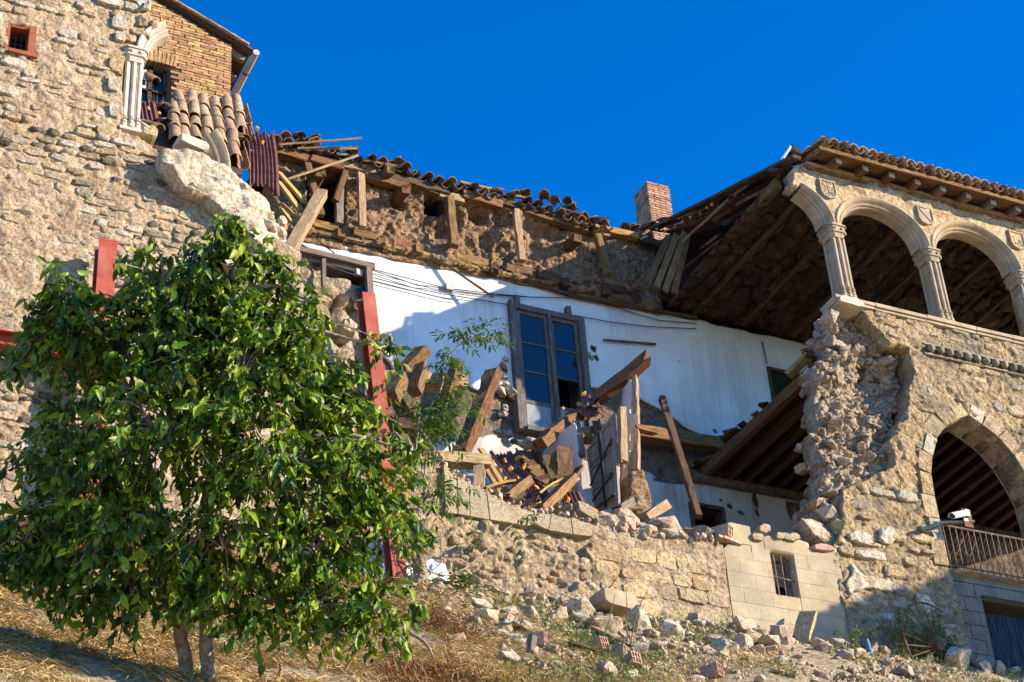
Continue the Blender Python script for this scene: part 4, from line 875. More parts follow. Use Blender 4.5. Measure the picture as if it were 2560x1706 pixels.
# window frame beside the stone wall (partly filled with fallen stones)
s = MB(); x0, x1, z0, z1 = vw
wall('rubble_fill', rough_line([(vw[0], vw[2]), (vw[1], vw[2]), (vw[1], vw[3] - .30), (vw[1] - .3, vw[3] - .22), (vw[0] + .45, vw[3] - .2), (vw[0] + .42, vw[3]), (vw[0], vw[3])], .06, .03, 61), [], W + .04, .2, .03, m_core, rh, nd(.07, 5, 4, 63), smooth=False)
fr = thing('window_frame', 'weathered wooden window frame with broken pane behind the tree top', 'window frame', (x0, W, z0))
beam('post', (x1 + .02, W - .08, z0 - .3), (x1 - .04, W - .08, z1 + .04), .10, .10, m_wood_g, fr, up=(0, -1, 0)); beam('post', (x0 + .02, W - .08, z0), (x0 + .02, W - .08, z1), .08, .08, m_wood_g, fr, up=(0, -1, 0)); beam('rail', (x0 - .5, W - .09, z1 + .08), (x1 + .05, W - .09, z1 + .05), .09, .09, m_wood_g, fr); beam('post', (x0 + .42, W - .07, z0 + .2), (x0 + .40, W - .07, z1), .06, .07, m_wood_g, fr, up=(0, -1, 0))
q = P(*c6(820, 610), W - .03); obj('pane', [q + np.array([-.10, 0, .02]), q + np.array([.06, 0, -.12]), q + np.array([.06, 0, .10]), q + np.array([-.10, .006, .02]), q + np.array([.06, .006, -.12]), q + np.array([.06, .006, .10])], [(0, 1, 2), (5, 4, 3), (0, 3, 4, 1), (1, 4, 5, 2), (2, 5, 3, 0)], m_glass, fr)
for i in range(26):
    q = np.array([random.uniform(x0 - .3, x1 - .05), W - random.uniform(0, .25), random.uniform(z0, z1 - .30)]); place('stone', ROCKS[i % 14], m_core_st if i % 2 else m_adobe, q, (random.uniform(.15, .3), .25, random.uniform(.12, .22)), (random.random(), random.random(), random.random()), rh, False)

# ---- ledge between white wall and attic: mortar strip, laths, floor joist ends
lp = pxpoly([(690, 540), (760, 560), (1250, 665), (1650, 750), (1650, 790), (1250, 700), (760, 603), (700, 590)], W - .02)
wall('ledge_mortar', rough_line([(x, z) for x, z in lp], .08, .03, 15), [], W - .03, .1, .03, m_adobe, rh, nd(.025, 5, 4, 57))
for (ca, a, b, w, h, mt) in ((c2, (600, 1190), (1300, 1330), .14, .045, m_wood_p), (c2, (1280, 1320), (2300, 1545), .16, .04, m_wood_y), (c3, (0, 890), (640, 1070), .16, .05, m_wood_y), (c3, (600, 1050), (1300, 1270), .12, .05, m_wood_d), (c3, (1250, 1250), (2330, 1440), .12, .05, m_wood_d), (c2, (640, 1215), (1400, 1385), .10, .02, m_wood_d)):
    B2('lath', ca(*a), W - .035, ca(*b), W - .035, w, h, mt, parent=rh, up=(0, -.5, 1), rough=.012)
for (ca, a, b, w) in ((c2, (430, 1120), (630, 1175), .13), (c2, (650, 1135), (880, 1190), .15), (c2, (1010, 1215), (1250, 1270), .15), (c2, (1335, 1300), (1630, 1365), .13), (c2, (1950, 1430), (2260, 1500), .13), (c3, (110, 890), (420, 960), .14), (c3, (560, 985), (820, 1040), .15), (c3, (880, 1050), (1100, 1110), .15), (c3, (1200, 1110), (1800, 1230), .13)):
    B2('sill_beam', ca(*a), W - .06, ca(*b), W - .06, w * .9, w * .9, m_wood if ca is c2 or b[0] < 850 else m_wood_d, parent=rh, rough=.012, ragged=.03)
for (ca, a) in ((c2, (930, 1210)), (c2, (1300, 1290)), (c2, (1640, 1350)), (c3, (500, 985)), (c3, (1150, 1110)), (c3, (1520, 1190)), (c3, (1800, 1260))):
    q = P(*ca(*a), W - .15); beam('joist_end', q + np.array([0, .5, 0]), q, .13, .15, m_wood if ca is c2 else m_wood_d, rh, rough=.01, ragged=.015)

# ---- adobe attic wall
ad_px = [(660, 360), (760, 392), (800, 400), (1210, 500), (1600, 600), (1650, 740), (1640, 770), (1250, 690), (700, 565)]
ad = pxpoly(ad_px, W - .06); void = pxpoly([c2(610, 680), c2(700, 640), c2(950, 660), c2(975, 870), c2(960, 1165), c2(640, 1130), c2(600, 900)], W - .06)
gap2 = pxpoly([c2(1660, 870), c2(1850, 880), c2(1900, 1000), c2(1860, 1050), c2(1680, 1040)], W - .06)
pits = [(c3(340, 530), .15, .17), (c3(520, 560), .13, .15), (c3(420, 740), .13, .2), (c3(560, 880), .22, .26), (c3(130, 560), .1, .2), (c2(2150, 1060), .14, .12), (c2(1430, 960), .10, .12), (c2(1780, 1200), .2, .3), (c3(820, 640), .2, .16), (c3(1000, 700), .18, .14)]
pq = [(P(*a, W), rx, rz) for a, rx, rz in pits]
def ad_disp(x, z):
    d = .085 * fbm(np.stack([x * 2.0, 0 * x, z * 2.2], -1), 5, 61, .6) + .04 * fbm(np.stack([x * 14, 0 * x, z * 14], -1), 3, 63, .7)
    for q, rx, rz in pq: d = d - .17 * np.exp(-(((x - q[0]) / rx) ** 2 + ((z - q[2]) / rz) ** 2) ** 2)
    return d + .05
wall('adobe_wall', rough_line(ad, .08, .06, 17), [void, gap2], W - .04, .35, .022, m_adobe, rh, ad_disp)
simplebox('gable_wall', (12.95, W + .02, 16.5), (13.3, W + 1.7, 18.2), m_brown, rh, .01)

# ---- posts and purlins of the attic
posts = [(c2, (610, 590), (735, 1060), .13, m_wood, .30, .42), (c2, (770, 650), (640, 900), .12, m_wood_d, .1, .1), (c2, (955, 655), (870, 930), .13, m_wood, .26, .22), (c2, (905, 820), (900, 1140), .14, m_wood_g, .18, .18), (c2, (1100, 680), (1115, 1170), .13, m_wood_p, .32, .36), (c2, (690, 860), (670, 1100), .1, m_wood_d, .1, .1),
         (c2, (1910, 890), (1950, 1335), .15, m_wood, .30, .36), (c3, (690, 460), (745, 925), .125, m_wood_p, .34, .44), (c3, (1430, 690), (1540, 1050), .14, m_wood, .36, .42)]
for (ca, a, b, w, mt, ya, yb) in posts: B2('post', ca(*a), W - ya * .62, ca(*b), W - yb * .75, w * .80, w * .72, mt, parent=rh, rough=.01, ragged=.01)
purl = [(c2, (330, 470), (640, 560), .16, m_wood), (c2, (640, 545), (930, 625), .16, m_wood), (c2, (930, 600), (1250, 670), .15, m_wood_p), (c2, (1130, 700), (1520, 800), .13, m_wood), (c2, (1480, 760), (1830, 860), .13, m_wood), (c2, (1250, 680), (1900, 850), .14, m_wood_d), (c2, (1800, 865), (2040, 925), .14, m_wood_p), (c2, (2030, 870), (2380, 970), .15, m_wood), (c3, (200, 310), (520, 395), .12, m_wood_p), (c3, (480, 370), (720, 440), .13, m_wood_d),
        (c3, (705, 450), (1340, 645), .13, m_wood), (c3, (720, 430), (1400, 600), .12, m_wood_d), (c3, (1390, 640), (1530, 690), .12, m_wood_p), (c3, (1400, 625), (1800, 705), .13, m_wood_y), (c3, (1780, 710), (2060, 800), .14, m_wood_d)]
for i, (ca, a, b, w, mt) in enumerate(purl): B2('purlin', ca(*a), W - .13 - .03 * (i % 2), ca(*b), W - .13 - .03 * (i % 2), w * .9, w * .85, mt, parent=rh, rough=.012, ragged=.02)
for (ca, a) in ((c2, (1375, 630)), (c2, (1520, 810)), (c3, (1260, 715)), (c2, (740, 660))):
    q = P(*ca(*a), W - .42); beam('rafter_end', q + np.array([0, .6, .12]), q, .14, .14, m_wood, rh, rough=.016, ragged=.03)
# ---- torn roof edge above the attic
RS = .29; rdn = np.array([0, -1, -RS]); rdn /= np.linalg.norm(rdn); rnn = np.array([0, -RS, 1]); rnn /= np.linalg.norm(rnn)
edge = [(690, 352), (800, 362), (900, 398), (985, 408), (1060, 440), (1150, 462), (1250, 490), (1340, 505), (1420, 540), (1510, 558)]
EX = np.array([P(px, py + 9, W - .26)[0] for px, py in edge]); EZ = np.array([P(px, py + 9, W - .26)[2] for px, py in edge])
x = EX[0]
k = 0
while x < EX[-1]:
    z = float(np.interp(x, EX, EZ)); yb = W - .27 + random.uniform(-.06, .06)
    for rrow in range(2):
        p = np.array([x, yb, z]) + (-rdn) * .30 * rrow
        if not (rrow == 0 and random.random() < .08): tile(p + rnn * (.05 + .02 * rrow), rdn, rnn, m_tile_d if k % 3 else m_tile, rh, jit=.05, sc=.88)
        tile(p + np.array([.1, 0, 0]) + rnn * .02, rdn, rnn, m_tile_d, rh, True, jit=.04, sc=.88)
    x += .186; k += 1
V = []
for y, dz in ((W - .12, -.04), (W + 1.9, RS * 2.12 - .04)):
    for xx, zz in zip(EX, EZ): V += [(xx, y, zz + dz), (xx, y, zz + dz - .03)]
n = len(EX); F = []
for i in range(n - 1):
    a, b = 2 * i, 2 * n + 2 * i; F += [(a, a + 2, b + 2, b), (a + 1, b + 1, b + 3, a + 3), (a, a + 1, a + 3, a + 2)]
obj('roof_boards', V, F, m_wood_d, rh)
for (ca, a, dx) in ((c2, (560, 350), .3), (c2, (420, 345), -.2), (c2, (705, 400), .5), (c2, (700, 370), .1), (c2, (1040, 480), .2), (c2, (1450, 580), .1), (c3, (560, 320), 1.2), (c3, (710, 330), .6), (c3, (800, 320), .3), (c3, (950, 330), -.6), (c3, (1040, 380), -.8), (c3, (1160, 395), -.9), (c3, (1220, 450), .4), (c3, (1330, 530), .5), (c3, (1440, 570), .9), (c3, (1490, 580), -.5), (c3, (1690, 625), -.7), (c3, (1800, 640), .7), (c3, (1950, 610), .3)):
    tile(P(*ca(*a), W - .2) + np.array([0, 0, .03]), (dx, -1, -.35), (0, -.3, 1), m_tile_d if dx > .2 else m_tile, rh, meshes=BTILES + TILES, jit=.25)
# eave boards under the tiles
for (ca, a, b, w, mt) in ((c2, (1110, 555), (1450, 615), .10, m_wood), (c2, (2000, 755), (2280, 810), .10, m_wood_p), (c3, (190, 205), (430, 260), .09, m_wood), (c2, (870, 500), (1020, 515), .12, m_wood_g), (c3, (1080, 440), (1280, 500), .1, m_wood_d), (c3, (680, 330), (780, 350), .08, m_wood_p)):
    B2('eave_board', ca(*a), W - .22, ca(*b), W - .22, w, .035, mt, parent=rh, up=(0, -.4, 1), rough=.008, ragged=.02)
# chimney
ch = MB(); CY = 22.3; q0 = P(1616, 452, CY); q1 = P(1673, 463, CY); cx0, cx1, cz1 = q0[0], q1[0], q0[2]; cd = .48
core = simplebox('chimney', (cx0 + .012, CY + .012, 18.2), (cx1 - .012, CY + cd - .012, cz1 - .02), m_joint_ch, rh)
BRR = []
for k in range(6):
    s = MB().box((-.5, -.5, -.5), (.5, .5, .5), .05); me = mesh_from('brick', s.V, s.F); me.materials.append(m_brick_red); BRR.append(me)
z = cz1 - .03; r = 0
while z > 19.45:
    x = cx0; first = True
    while x < cx1 - .02:
        L = min(.12 if (r % 2 and first) else .23, cx1 - x); first = False; brick('brick', (x + L / 2, CY + .045, z), (L - .012, .09, .043), core, BRR); x += L
    y = CY + .09; first = True
    while y < CY + cd - .02:
        L = min(.12 if ((r + 1) % 2 and first) else .23, CY + cd - y); first = False; brick('brick', (cx0 + .045, y + L / 2 + .004, z), (.09, L - .012, .043), core, BRR); y += L
    z -= .0545; r += 1
# loose timber about the attic: every piece a thing of its own
loose = [(c2, (355, 408), (1108, 350), 19.6, 19.4, .05, .03, m_wood_p, 'upper of two thin battens sticking out into the sky above the roof edge', 'batten'),
 (c2, (520, 442), (1065, 442), 19.7, 19.6, .05, .035, m_wood_p, 'lower of two thin battens sticking out into the sky above the roof edge', 'batten'),
 (c2, (435, 722), (1068, 508), 20.0, 19.95, .06, .03, m_wood_p, 'pale split lath leaning across the attic posts', 'lath'),
 (c2, (345, 655), (600, 945), 19.4, 19.3, .17, .035, m_wood_y, 'uppermost yellow plank in the fan below the hanging brown sheet', 'plank'),
 (c2, (350, 745), (560, 1025), 19.3, 19.2, .15, .035, m_wood_y, 'second yellow plank from the top in the fan below the hanging sheet', 'plank'),
 (c2, (380, 945), (535, 1090), 19.15, 19.1, .09, .04, m_wood_y, 'narrow yellow plank third down in the fan below the hanging sheet', 'plank'),
 (c2, (378, 1000), (478, 1130), 19.05, 19.0, .07, .04, m_wood_y, 'narrow short plank fourth down in the fan below the hanging sheet', 'plank'),
 (c2, (385, 1110), (458, 1248), 18.9, 18.9, .12, .04, m_wood_y, 'lowest short plank wedged against the pale broken masonry', 'plank'),
 (c2, (350, 690), (600, 985), 19.5, 19.4, .16, .03, m_wood_d, 'dark plank behind the fan of yellow planks', 'plank'),
 (c2, (745, 850), (440, 1400), 19.25, 18.6, .16, .13, m_wood_p, 'bright squared timber leaning over the corner of the white wall', 'beam'),
 (c6, (1575, 362), (2015, 668), W - .1, W - .28, .035, .03, m_wood, 'thin stick leaning on the white wall at the shadow edge', 'stick'),
 (c6, (345, 90), (570, 270), W - .12, W - .12, .02, .015, m_wood_d, 'short dark sliver hanging at top of the white wall', 'stick')]
for (ca, a, b, ya, yb, w, h, mt, lab, cat) in loose: B2(cat if cat != 'beam' else 'timber', ca(*a), ya, ca(*b), yb, w, h, mt, label=lab, cat=cat, rough=.005, ragged=.01, up=(0, -.6, 1))
# cables along the white wall
cables = [([c6(235, 185), c6(560, 300), c6(880, 405), c6(1250, 500), c6(1600, 590), c6(2000, 635), c6(2334, 665)], 'topmost cable running along the sunlit white wall'),
 ([c6(230, 207), c6(500, 305), c6(840, 400), c6(1180, 510), c6(1330, 562), c6(1450, 568), c6(1620, 605), c6(1900, 640), c3(730, 1248), c3(1000, 1256), c3(1250, 1260), c3(1560, 1330), c3(1800, 1410), c3(2000, 1465), c3(2334, 1490)], 'cable sagging past the small junction box towards the gallery'),
 ([c6(210, 247), c6(560, 370), c6(900, 485), c6(1250, 575), c6(1560, 640), c6(1850, 685), c6(2120, 732), c3(700, 1335), c3(1190, 1412), c3(1560, 1480), c3(1900, 1520), c3(2334, 1540)], 'cable passing just above the balcony door'),
 ([c6(200, 267), c6(560, 405), c6(920, 520), c6(1280, 610), c6(1580, 683), c6(1700, 700)], 'lowest of the cables on the sunlit white wall')]
for pts, lab in cables:
    o = MB().tube([P(*p, W - .05) for p in pts], .008, 5).build('cable', m_cable, None, True); tag(o, lab, 'cable', 'cables on the white wall')
for (px, lab) in ((c6(1605, 595), 'small grey junction box on the sunlit white wall'), (c6(783, 465), 'small grey box above the weathered window frame')):
    q = P(*px, W); o = simplebox('junction_box', (q[0] - .05, W - .07, q[2] - .05), (q[0] + .05, W - .012, q[2] + .05), m_zinc, None, .01); tag(o, lab, 'box')
o = B2('iron_bar', (1508, 850), W - .06, (1640, 861), W - .06, .03, .03, m_rust, label='rusty bar fixed level on the shaded white wall', cat='bar')
o = MB().tube([P(*c8(1480, -20), W - .03), P(*c8(1525, 185), W - .03)], .01, 5).build('cable', m_cable); tag(o, 'short black cable dropping to the green shuttered window', 'cable')
# ------------------------------------------------------------------ arcade gallery and facade (far side of the gap)
ar = thing('arcade_gallery', 'stone gallery of round arches with carved shields above a pointed arch', 'building', (15.5, Y0, 9.2))
CX = [14.09 + PITCHX * k for k in range(4)]
XE = 20.6
def half_arch(Xc, r, n=24, z0=None):
    return [(Xc + r * math.cos(math.pi * k / n), ZC + r * ARZ * math.sin(math.pi * k / n)) for k in range(n + 1)]
ro = RIN + .14; up_holes = []
for k in range(2):
    c = CX[k] + PITCHX / 2; up_holes.append(half_arch(c, ro) + [(c - ro, ZC - .4), (c + ro, ZC - .4)])
c0x = CX[0] - PITCHX / 2
brk = pxpoly([c5(280, 460), c5(215, 440), c5(235, 380), c5(215, 310), c5(260, 275), c5(330, 245)], Y0)
sp = [(c0x + ro * math.cos(t), ZC + ro * ARZ * math.sin(t)) for t in np.linspace(0, math.radians(66), 10)]
upper = [(CX[0] - .0, ZC)] + sp + brk + [(brk[-1][0], 16.88), (XE, 16.88), (XE, ZC)]
upper = [(XE, ZC), (XE, 16.88)] + list(reversed(brk)) + list(reversed(sp))
def au_disp(x, z):
    n = fbm(np.stack([x * 2.6, 0 * x, z * 3.4], -1), 5, 71, .6); top = np.clip((z - 16.55) / .2, 0, 1)
    return .012 + .012 * n + (.03 + .035 * n) * top * np.clip(n + .3, 0, 1)
upper = [(17.3, ZC), (17.3, 14.58), (XE, 14.58)] + upper[1:]  # out-of-view solid stretch added past the third column to block sun through arches
wall('spandrel_wall', upper, up_holes, Y0 + .01, .25, .022, m_fac_up, ar, au_disp)
for k in range(3): column(CX[k], ar)
for k in range(2): arch_ring(CX[k] + PITCHX / 2, ar, 0, math.pi, 13)
arch_ring(c0x, ar, 0, math.radians(62), 5)
for (a, b, s_) in ((250, 400, .12), (225, 470, .13), (190, 490, .14), (240, 440, .11), (270, 330, .1), (215, 420, .12)):
    q = P(*c5(a, b), Y0 + .14); place('stone', ROCKS[a % 14], m_core_st, q, (s_, .2, s_), (random.random(), random.random(), 0), ar, False)
# shields
def shield(px, mark):
    q = P(*px, Y0); w, h, t = .27, .34, .05
    out = [(-w / 2, h / 2), (0, h / 2 - .012), (w / 2, h / 2), (w / 2, -h * .2), (w * .36, -h * .38), (0, -h * .5), (-w * .36, -h * .38), (-w / 2, -h * .2)]
    y = Y0 - .035; n = 8; V = [(q[0] + a, y + .05, q[2] + b) for a, b in out] + [(q[0] + a, y - .012, q[2] + b) for a, b in out] + [(q[0] + a * .86, y - .012, q[2] + b * .86) for a, b in out] + [(q[0] + a * .84, y + .004, q[2] + b * .84) for a, b in out]
    F = []
    for l in range(3): F += [(l * n + k, l * n + (k + 1) % n, (l + 1) * n + (k + 1) % n, (l + 1) * n + k) for k in range(n)]
    F.append(tuple(range(3 * n, 4 * n)))
    o = obj('shield', V, F, m_carved, ar); s = MB()
    def bar(a, b, r=.010): s.tube([(q[0] + a[0], y + .001, q[2] + a[1]), (q[0] + b[0], y + .001, q[2] + b[1])], r, 5)
    if mark == 0:
        bar((0, .13), (0, -.14), .006); bar((-.11, 0), (.11, 0), .006); bar((-.095, .11), (-.03, .03)); bar((-.10, .03), (-.05, .12), .007)
        for (a, b) in ((.03, .05), (.06, .11), (.09, .05), (.045, .12), (.075, .03), (-.07, -.05), (-.04, -.09), (-.09, -.08), (-.05, -.03)): s.ball((q[0] + a, y + .004, q[2] + b), .014, 6, 4)
        bar((.02, -.04), (.09, -.12)); bar((.05, -.03), (.10, -.06), .007)
    elif mark == 1: bar((-.10, .12), (.085, -.09), .011)
    else:
        for k in range(16):
            a = random.uniform(-.095, .095); b = random.uniform(-.11, .12); bar((a, b), (a + random.uniform(-.03, .03), b - random.uniform(.02, .05)), .007)
    s.build('carving', m_carved, o)
shield(c5(538, 500), 0); shield(c5(1425, 740), 1); shield(c5(2262, 965), 2)
# eave: brick course, rafter tails, boards, tiles
x = brk[-1][0] - .02; k = 0
while x < 18.4:
    L = random.uniform(.22, .34); MB().box((x, Y0 - .075 - random.uniform(0, .012), 16.862), (x + L - .008, Y0 + .2, 16.910), .004).build('eave_tile_course', m_tile_w, ar); MB().box((x + .05, Y0 - .045, 16.820), (x + L + .04, Y0 + .2, 16.855), .004).build('eave_tile_course', m_tile, ar); x += L
RT = [(640, 250), (870, 300), (1105, 375), (1338, 440), (1570, 510), (1790, 575), (2030, 640), (2280, 715)]
tx = [P(*c5(a, b), Y0 - .25)[0] for a, b in RT]; st_ = (tx[-1] - tx[0]) / 7
for k in range(12):
    x = tx[0] + st_ * k; t = beam('rafter_tail', (x, Y0 + .3, 16.99), (x, Y0 - .27, 16.885), .105, .115, m_wood if k < 4 else m_wood_g, ar, rough=.005)
    simplebox('painted_end', (x - .047, Y0 - .279, 16.835), (x + .047, Y0 - .273, 16.935), m_zinc, t, .002)
xl = brk[-1][0] + .06
def roofpart(name, x0, x1, y0, y1, lift, t, mat, parent):
    V = [(x, y, zz(y) + lift + d) for x in (x0, x1) for y in (y0, (y0 + y1) / 2, y1) for d in (0, t)]
    F = [(0, 1, 3, 2), (2, 3, 5, 4), (6, 8, 9, 7), (8, 10, 11, 9), (0, 2, 8, 6), (2, 4, 10, 8), (1, 7, 9, 3), (3, 9, 11, 5), (0, 6, 7, 1), (4, 5, 11, 10)]
    return obj(name, V, F, mat, parent)
ZE = float(P(*c5(1000, 262), Y0 - .38)[2]) + .05
zz = lambda y: ZE + RS * .75 * (y - (Y0 - .38)) if y < Y0 + .4 else ZE + RS * .75 * .78 + RS * (y - Y0 - .4)
xx = xl + .1
for k in range(14):
    w = random.uniform(.5, .8); roofpart('soffit_board', xx, xx + w - .006, Y0 - .37, Y0 - .06, -.02, .02, m_wood, ar); roofpart('soffit_board', xx + .1, xx + w + .094, Y0 - .055, Y0 + .35, -.02, .02, m_wood, ar); xx += w
beam('fascia', (xl - .05, Y0 - .38, ZE - .03), (XE, Y0 - .38, ZE - .03), .03, .07, m_wood, ar, rough=.002)
simplebox('wall_plate', (xl - .1, Y0 + .08, 16.885), (XE, Y0 + .24, 16.985), m_wood_d, ar, .01)
x = P(*c5(530, 95), Y0 - .45)[0]; k = 0
erd = np.array([0, -1, -RS * .6]); erd /= np.linalg.norm(erd); ern = np.array([0, -RS * .6, 1.]); ern /= np.linalg.norm(ern)
px_ = (P(*c5(2245, 565), Y0 - .45)[0] - x) / 20.0
while x < 18.6:
    for row in range(2):
        p = np.array([x, Y0 - .44, zz(Y0 - .40) - .0]) - erd * .34 * row
        tile(p + ern * (.075 + .015 * row), erd, ern, m_tile_w, ar, jit=.025, sc=.95); tile(p + np.array([px_ / 2, 0, 0]) + ern * .095, erd, ern, m_tile, ar, True, jit=.02, sc=.95)
    x += px_; k += 1
# roof deck behind, torn edge over the gap
XT = 13.32
rd_ = lambda name, x0, x1, lift, t, m: obj(name, [(x, y, (zz(y) + lift + d)) for x in (x0, x1) for y in (Y0 + .35, W + 2.6) for d in (0, t)], [(0, 1, 3, 2), (4, 6, 7, 5), (0, 2, 6, 4), (1, 5, 7, 3), (0, 4, 5, 1), (2, 3, 7, 6)], m, ar)
rd_('roof_deck', 13.55, XE, .0, .03, m_wood_d)
# dark sheet and tiles along the torn edge
edge_px = [(1972, 418), (1935, 440), (1880, 470), (1830, 492), (1775, 530), (1720, 556), (1670, 570), (1640, 572)]
EP = []
for i, (px, py) in enumerate(edge_px): EP.append(P(px, py, 17.35 + (W - .1 - 17.35) * i / (len(edge_px) - 1)))
for i in range(len(EP) - 1):
    A, Bq = EP[i], EP[i + 1]; n = 2
    for j in range(n):
        p = A + (Bq - A) * (j + .5) / n; d = (A - Bq) / np.linalg.norm(A - Bq)
        tile(p + np.array([.04, -.15, .03]), d, (0, -.3, 1), m_tile_d, ar, meshes=BTILES + TILES, jit=.13); tile(p + np.array([.24, -.15, .02]), d, (0, -.3, 1), m_tile_d, ar, True, jit=.1)
    o = sheet('torn_underlay', [A + np.array([.5, 0, .02]), Bq + np.array([.5, 0, .02]), Bq + np.array([-.02, 0, -.05]), A + np.array([-.02, 0, -.05])], 3, .018, m_onduline, ar, ns=3)
beam('shadow_edge_board', P(1992, 392, 16.75), P(1632, 574, W - .12), .14, .05, m_wood_d, ar, rough=.004, up=(0, -.3, 1))  # added straight board so the torn roof casts a crisp shadow edge
for (a, b) in ((460, 835), (535, 785), (605, 745), (690, 712), (755, 655), (800, 625), (375, 870), (300, 850)):
    t = (755 - a) / 400; dab(c4(a, b), 18.9 + 1.2 * t - .05, .085, ar)
# attic void: boards and rafter stubs hanging in the torn end
stub = [((1390, 440), (1060, 600), 17.6, 18.4, .20, m_wood), ((1150, 690), (900, 800), 18.5, 18.9, .16, m_wood_d), ((900, 930), (560, 1200), 18.7, 19.8, .20, m_wood_d), ((1180, 400), (1010, 540), 17.9, 18.4, .16, m_wood), ((930, 600), (520, 975), 18.2, 19.3, .07, m_wood_g), ((1220, 620), (960, 760), 18.1, 18.7, .15, m_wood_d), ((860, 905), (720, 1010), 18.9, 19.3, .14, m_wood)]
for (a, b, ya, yb, w, mt) in stub: B2('broken_board', c4(*a), ya, c4(*b), yb, w, .035, mt, parent=ar, up=(-.6, -.5, .6), rough=.012, ragged=.05)
for i, (a, b) in enumerate((((405, 920), (215, 1330)), ((480, 900), (295, 1380)), ((555, 880), (375, 1415)), ((575, 930), (455, 1430)))):
    B2('hanging_slat', c4(*a), 19.55, c4(*b), 19.3, .10, .03, m_wood, parent=ar, up=(-.1, -1, 0), rough=.004, ragged=.03)
A = P(*c4(1395, 460), Y0 + .25); Bq = P(*c4(500, 1400), W - .02); A[2] = 16.66; beam('edge_beam', P(*c4(1400, 440), Y0 + .2), P(*c4(640, 1300), W - .25), .12, .14, m_wood, ar, rough=.01, ragged=.04)
beam('edge_beam', P(*c4(640, 1310), W - .3), P(*c4(440, 1560), W - .02), .12, .12, m_wood_d, ar, rough=.01)
# finials on the ridge end: short post with board
o = B2('broken_post', c4(1540, 250), 17.25, c4(1545, 130), 17.2, .14, .16, m_wood_d, parent=ar, ragged=.05, rough=.015); B2('broken_board', c4(1400, 275), 17.2, c4(1520, 100), 17.1, .06, .02, m_white, parent=ar); B2('broken_board', c4(1500, 130), 17.2, c4(1600, 190), 17.1, .12, .05, m_wood_d, parent=ar, ragged=.03)
for (a, b, c, d, w) in ((1400, 430, 1500, 250, .18), (1330, 330, 1430, 330, .14), (1440, 300, 1520, 330, .16), (1620, 200, 1780, 150, .12)): B2('broken_board', c4(a, b), 17.3, c4(c, d), 17.15, w, .05, m_wood_d if b != 200 else m_wood, parent=ar, ragged=.05, rough=.015)

# ---- ceiling of the upper gallery: rows of clay slabs on laths
XC0 = 13.22; zc = 16.60
simplebox('ceiling', (XC0 + .3, Y0 + .28, zc + .07), (XE, W + .05, zc + .11), m_wood_d, ar)
cl = bpy.data.objects[ar.children[-1].name] if False else None
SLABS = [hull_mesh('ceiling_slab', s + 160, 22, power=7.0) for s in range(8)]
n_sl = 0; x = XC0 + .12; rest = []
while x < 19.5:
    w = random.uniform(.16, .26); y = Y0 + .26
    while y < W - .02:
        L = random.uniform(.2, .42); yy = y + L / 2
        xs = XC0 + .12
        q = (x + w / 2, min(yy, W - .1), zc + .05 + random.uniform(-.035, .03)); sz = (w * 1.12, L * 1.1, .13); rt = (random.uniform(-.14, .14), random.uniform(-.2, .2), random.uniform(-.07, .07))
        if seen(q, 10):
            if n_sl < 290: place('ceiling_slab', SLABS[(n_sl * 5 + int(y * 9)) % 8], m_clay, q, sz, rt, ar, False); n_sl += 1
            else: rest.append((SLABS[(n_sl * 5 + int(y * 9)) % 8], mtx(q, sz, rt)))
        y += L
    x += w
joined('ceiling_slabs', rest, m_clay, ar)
for k in range(7): beam('ceiling_lath', (XC0 + .6 + .9 * k, Y0 + .3, zc - .02), (XC0 + .6 + .9 * k + random.uniform(-.06, .06), W - .05, zc - .02), .07, .05, m_wood_d, ar, rough=.01)

# ---- facade below the arcade
fx0, fx1 = 14.82, 16.60
arch_l = [(14.82, 10.58), (14.82, 11.70), (14.84, 11.96), (14.90, 12.18), (14.985, 12.38), (15.09, 12.58), (15.22, 12.74), (15.40, 12.885), (15.57, 12.98), (15.71, 13.05)]
arch_r = [(15.71 + (15.71 - x), z) for x, z in reversed(arch_l[:-1])]
arch_p = arch_l + arch_r
lowopen = [(14.85, 9.0), (17.4, 9.0), (17.4, 10.56), (14.85, 10.56)]
edge_r = [c9(850, 60), c9(930, 150), c9(1050, 250), c9(1120, 360), c9(1280, 395), c9(1300, 520), c9(1335, 640), c9(1290, 780), c9(1290, 900), c9(1270, 1060), c9(1180, 1075), c9(1180, 1190), c9(1110, 1230), c9(1150, 1340), c9(1160, 1480), c14(875, 0), c14(870, 130), c14(885, 260), c14(860, 350), c14(810, 430), c14(800, 560)]
fp = [(P(*c9(850, 20), Y0)[0], 14.56)] + pxpoly(edge_r, Y0) + [(P(*c14(820, 600), Y0)[0], 9.0), (XE, 9.0), (XE, 14.56)]
def fc_disp(x, z):
    n = fbm(np.stack([x * 6, 0 * x, z * 7], -1), 4, 81, .6)
    return stone_relief(x, z, 4.2, 6.2, .038, .02, 310) + .014 * n + .014 * fbm(np.stack([x * 19, 0 * x, z * 19], -1), 3, 83, .65) + .05 * np.clip((10.3 - z) / .8, 0, 1)
wall('facade_wall', rough_line(fp, .12, .02, 19), [arch_p, lowopen], Y0, .42, .02, m_fac, ar, fc_disp, smooth=False)
freg = region(fp, [arch_p, lowopen])
masonry(ar, [m_st_tan, m_st_pale, m_st_grey], STONES, lambda x, z, w, h: z < 11.9 and freg(x, z, w, h), (12.5, 15.4), (9.1, 11.9), (.14, .26), (.2, .42), lambda x, z: Y0 - .02, .14, .022, .045, 120, hole=.3, seed=21)
